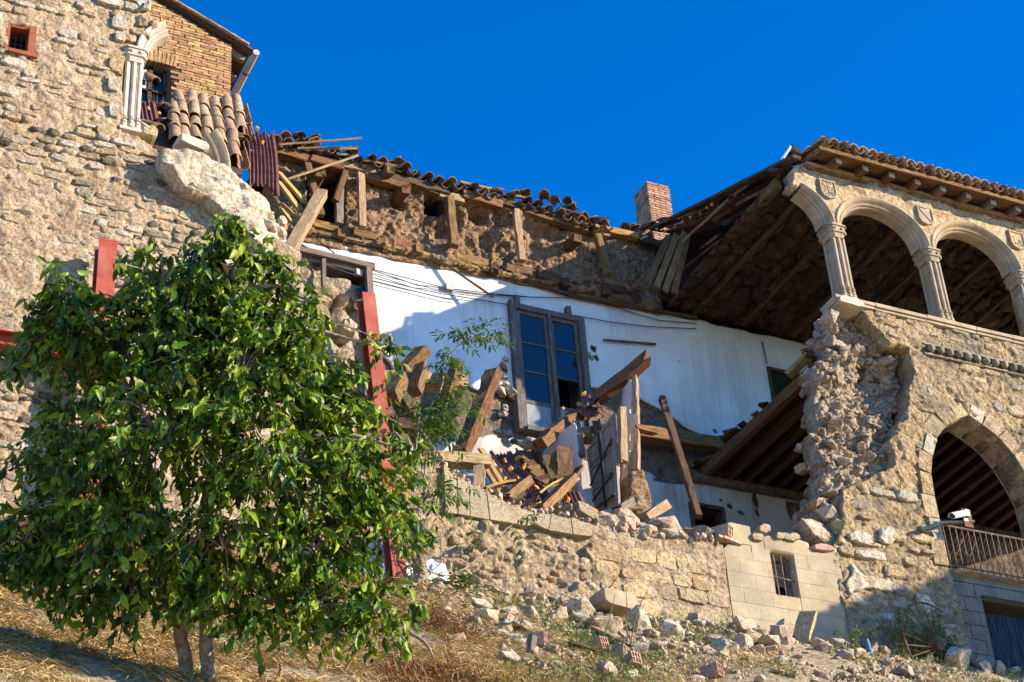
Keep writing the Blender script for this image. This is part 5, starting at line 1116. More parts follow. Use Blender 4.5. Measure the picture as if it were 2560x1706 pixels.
masonry(ar, [m_fac, m_st_tan, m_st_grey], STONES, lambda x, z, w, h: z >= 11.9 and z < 13.9 and freg(x, z, w, h), (14, 18.5), (11.9, 13.9), (.12, .26), (.16, .34), lambda x, z: Y0, .12, .014, .05, 60, hole=.62, seed=22)
masonry(ar, [m_fac, m_st_tan, m_st_grey], STONES, lambda x, z, w, h: freg(x, z, w, h), (14, 18.5), (14.1, 14.5), (.12, .16), (.14, .3), lambda x, z: Y0, .12, .016, .04, 60, hole=.3, seed=23)
for i, pts in enumerate(([(905, 745), (950, 690), (935, 600), (965, 560), (1000, 640), (1060, 700), (1230, 735), (1360, 800), (1260, 815), (1080, 790), (960, 800), (925, 885), (945, 850)], [(920, 345), (1000, 330), (1110, 365), (1150, 440), (1040, 425), (940, 400)], [(1480, 820), (1580, 860), (1640, 960), (1560, 1010), (1500, 930)], [(1180, 300), (1260, 290), (1330, 360), (1280, 430), (1190, 400)])):
    wall('mortar_patch', rough_line(pxpoly([c14(*q) for q in pts], Y0 - .06), .05, .035, 71 + i), [], Y0 - .052, .1, .02, m_st_pale if i % 2 else m_chunk, ar, nd(.02, 9, 4, 73 + i, .6), smooth=False)
# pointed arch stones
pa = np.array(arch_p)
def vous(A, Bq, c, t, y0, y1, mt):
    A, Bq = np.array(A), np.array(Bq); d = (Bq - A) / np.linalg.norm(Bq - A); n = np.array([-d[1], d[0]])
    if (np.array(c) - (A + Bq) / 2) @ n > 0: n = -n
    A2, B2_ = A + n * t + d * -.0, Bq + n * t; g = d * .006
    V = [(p[0], y, p[1]) for y in (y0, y1) for p in (A + g, Bq - g, B2_ - g, A2 + g)]
    V = [(v[0] + random.uniform(-.006, .006), v[1] + random.uniform(-.004, .004), v[2] + random.uniform(-.006, .006)) for v in V]
    return obj('voussoir', V, [(0, 1, 2, 3), (7, 6, 5, 4), (0, 4, 5, 1), (1, 5, 6, 2), (2, 6, 7, 3), (3, 7, 4, 0)], mt, ar)
pl = [(14.82, 10.60), (14.82, 10.95), (14.82, 11.28), (14.82, 11.62), (14.84, 11.96), (14.93, 12.26), (15.07, 12.55), (15.27, 12.79), (15.50, 12.945), (15.71, 13.05)]
pl = pl + [(31.42 - x, z) for x, z in reversed(pl[:-1])]
for i in range(len(pl) - 1): vous(pl[i], pl[i + 1], (15.71, 11.6), random.uniform(.15, .27), Y0 - .022, Y0 + .45, [m_st_tan, m_st_pale, m_st_tan, m_fac][i % 4] if i < 10 else m_st_tan)
# ball course and parapet moulding
for k in range(18):
    x = 15.28 + .158 * k; s = MB(); s.ball((x, Y0 - .055, 14.03), .058, 10, 6); s.build('ball_ornament', m_st_grey, ar, True)
s = MB(); x = 15.18
while x < 18.2: L = random.uniform(.3, .6); MB().box((x, Y0 - .045, 14.098), (x + L - .01, Y0 + .1, 14.125), .006).build('string_course', m_st_grey, ar); MB().box((x, Y0 - .03, 13.935), (x + L - .01, Y0 + .1, 13.965), .006).build('string_course', m_st_grey, ar); x += L
x = 13.80
while x < 18.4:
    L = random.uniform(.5, .9); s = MB(); s.box((x, Y0 - .06, 14.545), (x + L - .006, Y0 + .34, 14.60), .005); s.box((x + .004, Y0 - .035, 14.50), (x + L - .01, Y0 + .3, 14.545), .005); s.build('parapet_coping', m_carved, ar); x += L
q = P(*c9(700, 40), Y0 + .1); place('stone', ASHLAR[2], m_carved_l, q, (.42, .4, .13), (0, .06, 0), ar); q = P(*c9(560, 130), Y0 + .2); place('stone', ROCKS[5], m_st_pale, q, (.22, .35, .2), (0, .3, 0), ar)
# ---- rubble core laid bare by the collapse
core_l = [c9(830, 30), c9(600, 60), c9(500, 160), c9(525, 240), c9(455, 330), c9(500, 430), c9(440, 560), c9(430, 660), c9(465, 770), c9(430, 950), c9(460, 1120), c9(400, 1180), c9(410, 1320), c9(470, 1450), c9(500, 1568), c14(640, 90), c14(590, 150), c14(590, 300), c14(610, 450), c14(650, 620), c14(1010, 620), c14(1010, 100), c9(1330, 1400), c9(1420, 1150), c9(1500, 700), c9(1300, 250), c9(1000, 30)]
YK = Y0 + .32
kp = pxpoly(core_l, YK)
def k_disp(x, z): return .10 * fbm(np.stack([x * 3.2, 0 * x, z * 3.2], -1), 5, 91, .62) + .06 * fbm(np.stack([x * 9, 0 * x, z * 9], -1), 4, 93, .65) + .10 * vnoise(np.stack([x * 1.3, 0 * x, z * .9], -1), 95)
wall('rubble_core', rough_line(kp, .09, .07, 21), [], YK, .25, .022, m_core, ar, k_disp, smooth=False)
kreg = region(kp)
def ky(x, z): return YK - float(k_disp(np.array(x), np.array(z)))
masonry(ar, [m_core_st, m_core, m_core_st], ROCKS, lambda x, z, w, h: kreg(x, z, w * .5, h * .5), (12.8, 15.6), (10.2, 14.6), (.05, .11), (.06, .16), ky, .13, .025, .0, 300, hole=.1, seed=31, rotj=.5, smooth=False)
masonry(ar, [m_core_st], ROCKS, lambda x, z, w, h: kreg(x, z, w * .3, h * .3), (12.8, 15.6), (10.2, 14.6), (.05, .09), (.06, .11), ky, .10, .05, .0, 0, hole=.45, seed=32, rotj=.8, smooth=False)
for i, (a, b, sx, sz) in enumerate(((640, 380, .34, .34), (560, 350, .26, .26), (760, 130, .3, .2), (900, 210, .28, .2), (570, 260, .18, .18), (690, 450, .2, .24), (1060, 530, .18, .2), (780, 460, .16, .12), (600, 1090, .4, .2), (560, 1290, .3, .24), (900, 1420, .3, .22), (700, 1450, .3, .26), (640, 670, .24, .3), (850, 1330, .2, .16))):
    q = P(*c9(a, b), YK - .07); place('stone', ROCKS[i % 14], m_core_st if i % 2 else m_core, q, (sx * .75, .3, sz * .75), (random.uniform(-.3, .3), random.uniform(-.3, .3), random.uniform(-.5, .5)), ar, False)
for i, (a, b, sx, sz, mt) in enumerate(((650, 340, .44, .52, m_core_st), (720, 200, .3, .22, m_st_pale), (800, 320, .24, .26, m_ashlar), (760, 60, .3, .2, m_core_st), (640, 130, .24, .14, m_core_st), (830, 130, .2, .3, m_core_st))):
    q = P(*c14(a, b), Y0 + .2); place('stone', ROCKS[(i * 3) % 14], mt, q, (sx, .4, sz), (random.uniform(-.1, .1), random.uniform(-.15, .15), random.uniform(-.3, .3)), ar, False)
R2 = random.Random(5)
for i in range(len(core_l[:19]) - 1):
    a, b = core_l[i], core_l[i + 1]; n = max(1, int(math.hypot(b[0] - a[0], b[1] - a[1]) / 22))
    for k in range(n):
        t = (k + R2.random()) / n; px, py = a[0] + (b[0] - a[0]) * t + R2.uniform(2, 16), a[1] + (b[1] - a[1]) * t; s_ = R2.uniform(.07, .16)
        for yy in (0.02, .2, .36): place('stone', ROCKS[R2.randrange(14)], m_core_st if R2.random() < .7 else m_st_tan, P(px, py, YK) + np.array([R2.uniform(-.03, .05), yy, R2.uniform(-.06, .06)]), (s_ * R2.uniform(.8, 1.3), .24, s_), (R2.uniform(-.5, .5), R2.uniform(-.5, .5), R2.uniform(-.5, .5)), ar)
# ---- wooden floor of the lower gallery, torn at the gap
fl = 13.72; J0 = P(*c8(1950, 215), Y0 + .5); J1 = P(*c8(950, 1215), W - .05)
xj0 = 13.66
beam('edge_joist', (J0[0] + .02, Y0 + .45, fl - .05), (J1[0] + .02, W - .02, fl - .05), .11, .17, m_wood, ar, rough=.008)
for k in range(1, 22):
    x = xj0 + .285 * k + .1; beam('joist', (x, Y0 + .42, fl - .04), (x + random.uniform(-.02, .02), W - .02, fl - .04), .11, .14, m_wood_d, ar, rough=.008)  # darker timber than the edge joist, to deepen the shade inside
    if k < 22: simplebox('floor_board', (x - .285 + .0, Y0 + .4, fl + .045), (x - .004, W, fl + .075), m_wood_d, ar)
simplebox('floor_fill', (xj0 + .12, Y0 + .44, fl + .08), (XE, W - .01, fl + .2), m_adobe, ar, .02)
simplebox('wall_plate', (J1[0] - .25, W - .10, fl - .24), (XE, W - .02, fl - .125), m_brown, ar, .012)
for i, (a, b, sx, sz) in enumerate(((1200, 840, .28, .1), (1180, 880, .3, .08), (1320, 770, .2, .06), (1440, 680, .2, .07), (1520, 590, .24, .06), (1240, 820, .26, .06), (1000, 1080, .3, .08), (940, 1120, .3, .1), (880, 1160, .26, .1), (1900, 110, .2, .14), (1930, 150, .16, .1))):
    t = (1950 - a) / 1000; q = P(*c8(a, b), Y0 + .5 + t * 3.0); beam('broken_board', q - np.array([.12, .1, .0]), q + np.array([.14, .1, .03]), sx * .6, sz * .4, m_wood_d if i % 3 else m_tile, ar, rough=.015, ragged=.05)
B2('broken_board', c8(1730, 280), Y0 + .9, c8(1900, 110), Y0 + .5, .14, .08, m_wood_p, parent=ar, ragged=.03, rough=.01)
# ---- low wall, balcony and door under the pointed arch
inf = thing('block_infill', 'shaded block wall with blue plank door below the iron railing', 'wall', (15.6, Y0 + .1, 9.2))
dxl = 15.33; dzt = 10.26
simplebox('mortar', (14.80, Y0 + .10, 9.0), (dxl - .004, Y0 + .3, 10.46), m_block_shade, inf); simplebox('lintel', (14.80, Y0 + .09, 10.465), (18.0, Y0 + .32, 10.56), m_block_shade, inf, .004); simplebox('mortar', (dxl, Y0 + .10, dzt + .06), (18.0, Y0 + .3, 10.46), m_block_shade, inf)
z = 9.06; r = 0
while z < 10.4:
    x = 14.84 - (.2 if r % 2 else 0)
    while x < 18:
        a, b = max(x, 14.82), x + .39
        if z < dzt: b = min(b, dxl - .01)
        if b - a > .05: MB().box((a, Y0 + .085, z), (b, Y0 + .2, min(z + .19, 10.455)), .003).build('block', m_block_shade, inf)
        x += .40
    z += .20; r += 1
simplebox('door_lintel', (dxl - .01, Y0 + .12, dzt), (16.7, Y0 + .2, dzt + .055), m_wood_d, inf)
for k in range(9):
    x = dxl + .01 + .145 * k; simplebox('door_plank', (x, Y0 + .22 + random.uniform(0, .006), 9.1), (x + .14, Y0 + .26, dzt - .12), m_blue, inf, .002)
simplebox('floor_slab', (14.86, Y0 + .02, 10.565), (18, W, 10.60), m_block_shade, inf, .004)
rl = thing('railing', 'rusty iron balcony railing with wire mesh under the pointed arch', 'railing', (15.7, Y0 + .04, 10.6))
MB().tube([(14.84, Y0 + .04, 11.235), (17.2, Y0 + .04, 11.235)], .014, 6).build('handrail', m_rail, rl); MB().tube([(14.84, Y0 + .04, 10.65), (17.2, Y0 + .04, 10.65)], .012, 6).build('bottom_rail', m_rail, rl)
for k in range(20): x = 14.90 + .098 * k; MB().tube([(x, Y0 + .04, 10.60), (x + random.uniform(-.004, .004), Y0 + .04, 11.23)], .0075, 5).build('baluster', m_rail, rl)
s = MB()
for k in range(40): x = 14.86 + .05 * k; s.tube([(x, Y0 + .07, 10.62), (x + .3, Y0 + .07, 11.2)], .002, 3); s.tube([(x + .3, Y0 + .072, 10.62), (x, Y0 + .072, 11.2)], .002, 3)
s.build('wire_mesh', m_rust, rl)
for k in range(16): x = random.uniform(14.9, 16.3); MB().tube([(x, Y0 + .09, 10.62), (x + random.uniform(-.1, .1), Y0 + .08, 10.85), (x + random.uniform(-.25, .25), Y0 + .08, 11.1)], .003, 4).build('dry_stem', m_straw, rl)
# camera on its bracket
cc = thing('security_camera', 'white bullet security camera on a rusty bracket at the pointed arch', 'camera', (14.9, Y0 - .2, 11.3))
yk = Y0 - .32
q = P(*c14(1810, 205), yk); ca_, cb_ = P(*c14(1770, 210), yk - .03), P(*c14(1868, 190), yk + .06)
b = MB(); b.cyl(ca_, cb_, .040, .040, 14); b.build('housing', m_white, cc); MB().cyl(np.array(ca_) + (np.array(ca_) - np.array(cb_)) * .02, np.array(ca_) + (np.array(cb_) - np.array(ca_)) * .03, .034, n=12).build('lens', m_iron, cc)
hd = MB(); n = 8; V = []
da = np.array(cb_) - np.array(ca_); fm = frame(np.array(ca_) - da * .12, da)
for x in (0, float(np.linalg.norm(da)) * 1.1):
    for rr in (.047, .043):
        for k in range(n + 1): an = math.pi * k / n; V.append(fm @ Vector((x, rr * math.cos(an), rr * math.sin(an))))
m_ = n + 1; hd.V = V
for k in range(n): hd.F += [(k, k + 1, 2 * m_ + k + 1, 2 * m_ + k), (m_ + k + 1, m_ + k, 3 * m_ + k, 3 * m_ + k + 1), (k + 1, k, m_ + k, m_ + k + 1), (2 * m_ + k, 2 * m_ + k + 1, 3 * m_ + k + 1, 3 * m_ + k)]
hd.build('sun_hood', m_white, cc)
q = P(*c14(1895, 220), yk + .06); simplebox('rusty_plate', (q[0] - .07, yk + .07, q[2] - .14), (q[0] + .07, yk + .08, q[2] + .12), m_rust, cc); simplebox('junction_box', (q[0] - .05, yk + .03, q[2] - .0), (q[0] + .02, yk + .066, q[2] + .1), m_zinc, cc)
q2 = P(*c14(1880, 240), yk + .02); simplebox('label_plate', (q2[0] - .03, yk + .02, q2[2] - .02), (q2[0] + .03, yk + .026, q2[2] + .02), m_white, cc)
A = P(*c14(1668, 262), Y0 - .02); Bq = P(*c14(1950, 255), yk + .05); MB().tube([A, Bq], .018, 8).build('bracket', m_zinc, cc); MB().tube([P(*c14(1668, 285), Y0 - .01), P(*c14(1850, 275), yk + .1)], .01, 6).build('bracket_stay', m_rail, cc)
MB().tube([P(*c14(1400, 360), Y0 - .06), P(*c14(1560, 325), Y0 - .07), P(*c14(1668, 290), Y0 - .06)], .006, 5).build('lead', m_cable, cc)
# ------------------------------------------------------------------ low ruined wall in front of the gap
def hit(px, py, lo=4.0, hi=40.0):
    """where the line of sight through a picture point meets the ground (in front of the walls)"""
    d = ray(px, py); f = lambda t: d[2] * t - float(gz(d[0] * t, d[1] * t))
    t0 = lo
    for t in np.linspace(lo, hi, 140):
        if d[1] * t > 16.78: t = 16.78 / d[1]; return np.array([d[0] * t, 16.78, float(gz(d[0] * t, 16.78))])
        if f(t) < 0:
            a, b = t0, t
            for _ in range(24):
                m = (a + b) / 2
                if f(m) < 0: b = m
                else: a = m
            return d * a
        t0 = t
    return d * hi
top_px = [(900, 1112), (1000, 1133), c7(20, 985), c7(100, 1020), c7(170, 1105), c7(280, 1200), c7(400, 1285), c7(560, 1368), c7(760, 1478), c13(300, 190), c13(430, 205), c13(600, 240), c13(780, 285), c13(960, 330), c13(1130, 372), c13(1350, 405), c13(1560, 405), c13(1700, 420), c13(1830, 445)]
lwall = thing('low_wall', 'low ruined wall of cobbles and ochre blocks with debris behind it', 'wall', (9.5, Y0, 9.2))
tp = pxpoly(top_px, Y0); xa = P(*c13(1850, 480), Y0)[0]
fpoly = [(tp[0][0], 8.9)] + tp + [(xa, tp[-1][1]), (xa, 8.9)]
xs_ash = P(*c13(780, 500), Y0)[0]; xs_left = P(1112, 1250, Y0)[0]
def lo_disp(x, z):
    n = fbm(np.stack([x * 3.2, 0 * x, z * 3.6], -1), 5, 101, .6); m = fbm(np.stack([x * 11, 0 * x, z * 11], -1), 3, 103, .65)
    rough = np.where((x > xs_left) & (x < xs_ash), 1.25, .5)
    return rough * (.022 * n + .02 * m + stone_relief(x, z, 4.5, 6.0, .05, .02, 320)) + .03
wall('earth_core', rough_line(fpoly, .1, .03, 25), [], Y0, .5, .02, m_earth, lwall, lo_disp, smooth=False)
freg2 = region(fpoly)
# ochre ashlar beside the block annex
band = lambda x: float(np.interp(x, [q[0] for q in tp], [q[1] for q in tp]))
masonry(lwall, [m_ashlar, m_ashlar, m_st_tan], ASHLAR, lambda x, z, w, h: x - w > xs_ash - .05 and x + w < xa + .02 and z + h < band(x) - .06, (xs_ash, xa), (9.0, 10.7), (.17, .27), (.2, .42), lambda x, z: Y0 - .03, .16, .018, .02, 80, hole=.12, seed=41, rotj=.035)
# rubble and cobble zone
cz_ = lambda x: float(np.interp(x, [xs_left, xs_ash], [9.75, 9.95]))
masonry(lwall, [m_st_tan, m_core_st, m_earth], COBBLES, lambda x, z, w, h: xs_left + .1 < x < xs_ash - .05 and cz_(x) - .45 < z < cz_(x) + .06, (xs_left, xs_ash), (9.2, 10.1), (.075, .12), (.09, .17), lambda x, z: Y0 - .045, .14, .022, .0, 90, name='cobble', hole=.3, seed=42, rotj=.4)
masonry(lwall, [m_core_st, m_st_tan, m_earth], ROCKS, lambda x, z, w, h: xs_left < x < xs_ash - .06 and z > cz_(x) + .04 and z + h < band(x) - .2, (xs_left, xs_ash), (9.6, 11.2), (.13, .26), (.14, .32), lambda x, z: Y0 - .02, .18, .03, .04, 80, hole=.3, seed=43, rotj=.15)
masonry(lwall, [m_st_tan, m_core_st], ROCKS, lambda x, z, w, h: xs_left < x < xs_ash - .04 and z < cz_(x) - .4, (xs_left, xs_ash), (9.0, 9.6), (.09, .17), (.12, .26), lambda x, z: Y0 - .04, .16, .03, .04, 60, hole=.45, seed=44, rotj=.3)
masonry(lwall, [m_st_pale, m_conc, m_ashlar], ASHLAR, lambda x, z, w, h: x + w < xs_left + .1 and freg2(x, z, w, h), (tp[0][0], xs_left + .1), (9.2, 11.5), (.2, .3), (.28, .45), lambda x, z: Y0 - .02, .16, .016, .02, 50, hole=.1, seed=45, rotj=.03)
# concrete block course under the broken top
bt = [c7(165, 1110), c7(290, 1205), c7(400, 1288), c7(560, 1370), c7(760, 1480), c13(300, 195), c13(440, 210), c13(600, 245), c13(778, 290)]
bb = [c12(1540, 190), c12(1640, 205), c12(1740, 222), c12(1900, 250), c12(2200, 300), c13(300, 285), c13(420, 335), c13(620, 370), c13(778, 388)]
BT, BB = pxpoly(bt, Y0 - .05), pxpoly(bb, Y0 - .05)
for i in range(8):
    a, b, c, d = BT[i], BT[i + 1], BB[i + 1], BB[i]; g = .006
    V = [(p[0] + (g if k in (0, 3) else -g), y, p[1]) for y in (Y0 - .085 - .004 * (i % 2), Y0 + .2) for k, p in enumerate((a, b, c, d))]
    obj('concrete_block', V, [(0, 1, 2, 3), (7, 6, 5, 4), (0, 4, 5, 1), (1, 5, 6, 2), (2, 6, 7, 3), (3, 7, 4, 0)], m_conc, lwall)

# ------------------------------------------------------------------ concrete block annex with a barred window
an = thing('block_annex', 'beige concrete block wall with small barred window and broken top', 'wall', (12.3, Y0, 9.2))
wq = pxpoly([c14(285, 487), c14(485, 532), c14(511, 888), c14(306, 848)], Y0); wxa, wxb = (wq[0][0] + wq[3][0]) / 2, (wq[1][0] + wq[2][0]) / 2; wza, wzb = (wq[2][1] + wq[3][1]) / 2, (wq[0][1] + wq[1][1]) / 2
ax0, ax1 = xa + .012, P(*c14(830, 700), Y0)[0] + .05
tops = [c13(1850, 470), c13(1890, 440), c14(100, 430), c14(115, 390), c14(220, 385), c14(245, 368), c14(300, 385), c14(370, 400), c14(500, 400), c14(588, 432), c14(600, 490), c14(700, 520), c14(770, 490), c14(800, 470)]
tpz = pxpoly(tops, Y0)
tz = lambda x: float(np.interp(x, [q[0] for q in tpz], [q[1] for q in tpz]))
apoly = [(ax0, 8.9)] + [(max(q[0], ax0), q[1]) for q in tpz] + [(ax1, tpz[-1][1]), (ax1, 8.9)]
wr_ = [(wxa, wza), (wxb, wza), (wxb, wzb), (wxa, wzb)]
wall('mortar', rough_line(apoly, .1, .012, 27), [wr_], Y0 - .005, .24, .04, m_block, an, nd(.003, 6, 3, 105))
z = 9.02; r = 0; HB = .197
while z < 10.9:
    x = ax0 - .4 + (.2 if r % 2 else 0)
    while x < ax1:
        a, b = max(x + .0018, ax0 + .004), min(x + .3982, ax1 - .004); x += .4; zt = z + HB - .0036
        if b - a < .04: continue
        zt = min(zt, min(tz(a), tz(b)) - .01)
        if zt - z < .05: continue
        segs = [(a, b, z, zt)]
        if zt > wza and z < wzb:
            new = []
            for (s0, s1, y0_, y1_) in segs:
                if s1 <= wxa or s0 >= wxb: new.append((s0, s1, y0_, y1_)); continue
                if s0 < wxa - .02: new.append((s0, wxa, y0_, y1_))
                if s1 > wxb + .02: new.append((wxb, s1, y0_, y1_))
                m0, m1 = max(s0, wxa), min(s1, wxb)
                if y0_ < wza - .03: new.append((m0, m1, y0_, wza))
                if y1_ > wzb + .03: new.append((m0, m1, wzb, y1_))
            segs = new
        for (s0, s1, y0_, y1_) in segs:
            if s1 - s0 > .02: MB().box((s0, Y0 - .0095 - random.uniform(0, .002), y0_), (s1, Y0 + .12, y1_), .0015).build('block', m_block, an)
    z += HB; r += 1
for (a, b, c, d, zz0, zz1) in ((c13(1895, 270), c13(2072, 310), 0, 0, None, None),):
    q0, q1 = P(*a, Y0), P(*b, Y0); q2 = P(*c13(1895, 425), Y0); simplebox('block', (q0[0], Y0 - .02, q2[2]), (q1[0], Y0 + .18, q0[2]), m_block, an, .012)
def hollow_brick(name, loc, size, rot, label=None, parent=None):
    from mathutils import Euler
    s = MB(); w, d, h = size; t = .009; nx, nz = 3, 2
    for i in range(nx + 1): x = -w / 2 + (w - t) * i / nx; s.box((x, -d / 2, -h / 2), (x + t, d / 2, h / 2))
    for j in range(nz + 1): z = -h / 2 + (h - t) * j / nz; s.box((-w / 2 + t * 1.01, -d / 2 + .001, z + .0007), (w / 2 - t * 1.01, d / 2 - .001, z + t - .0007))
    o = obj(name, s.V, s.F, m_hollow, parent, False, Matrix.Translation(V3(loc)) @ Euler(rot).to_matrix().to_4x4())
    if label: tag(o, label, 'brick')
    return o
hollow_brick('hollow_brick', P(*c13(1845, 350), Y0 + .05), (.12, .25, .16), (.1, .1, .5), parent=an)
for (a, b, s_) in ((c13, (1900, 420), .2), (c13, (1860, 410), .15)): q = P(*a(*b), Y0 + .02); beam('brick', q - np.array([.12, .05, 0]), q + np.array([.14, .0, -.02]), .1, .04, m_hollow, an, rough=.008, ragged=.02)
for (a, b, w) in ((150, 405, .16), (400, 405, .2), (450, 400, .15), (690, 490, .3), (215, 330, .13), (195, 345, .12), (330, 395, .1)): q = P(*c14(a, b), Y0 + .04); place('brick', ASHLAR[a % 8], m_hollow if a in (690, 215) else m_conc, q, (w, .2, .09), (0, random.uniform(-.15, .15), 0), an)
# window: reveal, planks, bars
s = MB()
wf = MB(); wf.box((wxa + .004, Y0 + .13, wza + .004), (wxa + .05, Y0 + .2, wzb - .004)); wf.box((wxb - .05, Y0 + .13, wza + .004), (wxb - .004, Y0 + .2, wzb - .004)); wf.box((wxa + .05, Y0 + .13, wzb - .06), (wxb - .05, Y0 + .2, wzb - .004)); wn_ = wf.build('window', m_wood_g, an)
for k in range(3): x = wxa + .055 + k * .12; simplebox('shutter_board', (x, Y0 + .17, wza + (.22 if k < 2 else .01)), (x + .112, Y0 + .19, wzb - .065), m_wood_g, wn_, .004)
simplebox('inside_shade_sheet', (wxa, Y0 + .225, wza), (wxb, Y0 + .23, wzb), m_room_shade, wn_)  # near-black sheet stands in for the shade behind the boards
for k in (1, 2): x = wxa + (wxb - wxa) * (k * .29 - .04); MB().tube([(x, Y0 + .05, wza), (x, Y0 + .05, wzb)], .009, 6).build('bar', m_rail, wn_)
MB().tube([(wxa, Y0 + .045, (wza + wzb) / 2 - .02), (wxb, Y0 + .045, (wza + wzb) / 2 - .05)], .009, 6).build('bar', m_rail, wn_)

# ------------------------------------------------------------------ rubble mound behind the low wall
mx, my = np.meshgrid(np.linspace(7.2, 13.4, 120), np.linspace(Y0 + .42, W + .02, 70), indexing='ij')
mtop = np.interp(mx, [7.0, 7.9, 8.6, 9.6, 10.6, 11.6, 13.4], [11.3, 11.1, 10.75, 10.6, 10.55, 10.5, 10.45])
mz = mtop - .12 + .42 * (my - Y0 - .42) + .16 * fbm(np.stack([mx * 1.6, my * 1.6, 0 * mx], -1), 4, 111)
mi = np.arange(mx.size).reshape(mx.shape); mq = np.stack([mi[:-1, :-1], mi[1:, :-1], mi[1:, 1:], mi[:-1, 1:]], -1).reshape(-1, 4)
stuff(obj('rubble_mound', np.stack([mx, my, mz], -1).reshape(-1, 3), mq, m_earth, None, True))
moundz = lambda x, y: float(np.interp(x, [7.0, 7.9, 8.6, 9.6, 10.6, 11.6, 13.4], [11.3, 11.1, 10.75, 10.6, 10.55, 10.5, 10.45]) - .12 + .42 * (y - Y0 - .42))
it = []
for k in range(900):
    x, y = random.uniform(7.6, 13.2), random.uniform(Y0 + .2, Y0 + 1.8); s_ = random.uniform(.03, .10); it.append((ROCKS[k % 14], mtx((x, y, moundz(x, y) + random.uniform(-.02, .08)), (s_ * 1.3, s_, s_), (random.random() * 3, random.random() * 3, random.random() * 3))))
joined('rubble_gravel', it, m_grav)
it = []
for k in range(520):                                     # grit and chips along the broken top
    t = random.random() * (len(tp) - 3) + 2; i = int(t); a_, b_ = tp[i], tp[min(i + 1, len(tp) - 1)]; f_ = t - i; s_ = random.uniform(.02, .085)
    it.append((ROCKS[k % 14], mtx((a_[0] + (b_[0] - a_[0]) * f_, Y0 - .08 + .5 * random.random(), a_[1] + (b_[1] - a_[1]) * f_ + random.uniform(-.02, .05)), (s_ * 1.4, s_, s_ * .8), (random.random() * 3, random.random() * 3, random.random() * 3))))
joined('rubble_grit', it, m_grav, lwall)
# stones heaped on the wall top
heap = [(620, 225, .40, .16, m_st_tan), (700, 230, .36, .2, m_st_tan), (860, 240, .3, .2, 0), (1030, 235, .44, .26, 0), (920, 270, .3, .2, 0), (1060, 290, .3, .2, 0), (1000, 310, .26, .18, 0), (1180, 370, .3, .18, 0), (1240, 340, .24, .16, 0), (1320, 310, .34, .24, 0), (1400, 300, .34, .3, 0), (1430, 350, .3, .24, 0), (1350, 370, .22, .16, 0), (1300, 380, .2, .14, 0), (1480, 390, .28, .16, 0), (1600, 360, .36, .2, m_st_grey), (1680, 355, .34, .22, m_st_grey), (1740, 380, .26, .18, m_st_grey), (1560, 380, .3, .16, 0), (1640, 400, .3, .16, 0), (1760, 420, .3, .16, 0), (960, 240, .2, .14, 0), (850, 290, .24, .16, 0), (1100, 240, .2, .16, 0), (1080, 330, .26, .14, 0), (1200, 300, .2, .14, 0), (1440, 420, .3, .14, 0), (1520, 430, .26, .12, 0), (1380, 420, .3, .12, 0), (1280, 420, .26, .12, 0), (1130, 400, .24, .12, 0)]
for i, (a, b, sx, sz, mt) in enumerate(heap):
    q = P(*c13(a, b), Y0 + .12 + .22 * random.random()); o = place('rubble_stone', (ROCKS if i > 1 else ASHLAR)[i % (14 if i > 1 else 8)], mt or (m_rub if i % 3 else m_core_st), q, (sx, sx * .9, sz), (random.uniform(-.3, .3), random.uniform(-.25, .25), random.uniform(-.6, .6)), None, False)
    if i == 0: tag(o, 'squared grey-tan stone block resting on the broken top of the low wall', 'stone')
    else: tag(o, 'broken stone in the rubble heaped on top of the low wall', 'stone', 'rubble stones on the low wall')
# ------------------------------------------------------------------ fallen stones on the ground
big = [(c12, 1850, 930, 190, 110, 'pale stone at the foot of the cobble wall near the elder stem'), (c12, 1890, 1030, 235, 115, 'bright squared block lying nearest the elder stem'), (c13, 110, 990, 150, 90, 'pale stone wedged between two larger blocks below the cobbles'), (c13, 275, 1005, 175, 130, 'tan rounded block below the cobble wall'), (c13, 690, 960, 270, 180, 'large leaning rounded stone by the dry branch'), (c13, 700, 1040, 170, 110, 'smaller stone under the large leaning rounded stone'), (c13, 890, 900, 150, 150, 'brown curved carved stone behind the white blocks'), (c13, 1040, 880, 180, 150, 'pale split stone on top of the carved block'), (c13, 885, 1115, 380, 125, 'long flat white block at the foot of the wall'), (c13, 1175, 1070, 200, 240, 'upright white broken block at the foot of the wall'), (c13, 1430, 1150, 240, 140, 'pale rough boulder before the ochre ashlar wall'), (c13, 1790, 1240, 180, 95, 'flat stone at the corner of the block annex'), (c13, 500, 1040, 140, 75, 'thin wedge of stone below the cobble wall'), (c13, 1585, 1180, 90, 60, 'small stone beside the pale rough boulder'),
 (c14, 110, 1120, 240, 200, 'big angular stone tipped up before the block annex'), (c14, 385, 1170, 220, 180, 'jagged stone slab leaning under the barred window'), (c14, 275, 1245, 270, 125, 'rough stone under the jagged leaning slab'), (c14, 75, 1230, 170, 130, 'grey stone beneath the big angular stone'), (c14, 715, 1290, 180, 95, 'pinkish stone at the edge of the shade before the annex'), (c14, 860, 1265, 190, 110, 'grey faceted boulder in the shade below the pier'), (c14, 975, 1300, 110, 85, 'small grey stone in the shade below the pier'), (c14, 1220, 1315, 115, 70, 'small flat stone beside the blue pipe'), (c14, 1830, 1390, 310, 190, 'largest pale boulder below the iron wheel'), (c14, 2035, 1455, 160, 95, 'shaded stone beside the largest pale boulder'), (c14, 2150, 1435, 150, 115, 'shaded stone in front of the blue plank door'), (c14, 1570, 1340, 120, 90, 'dark stone under the iron wheel')]
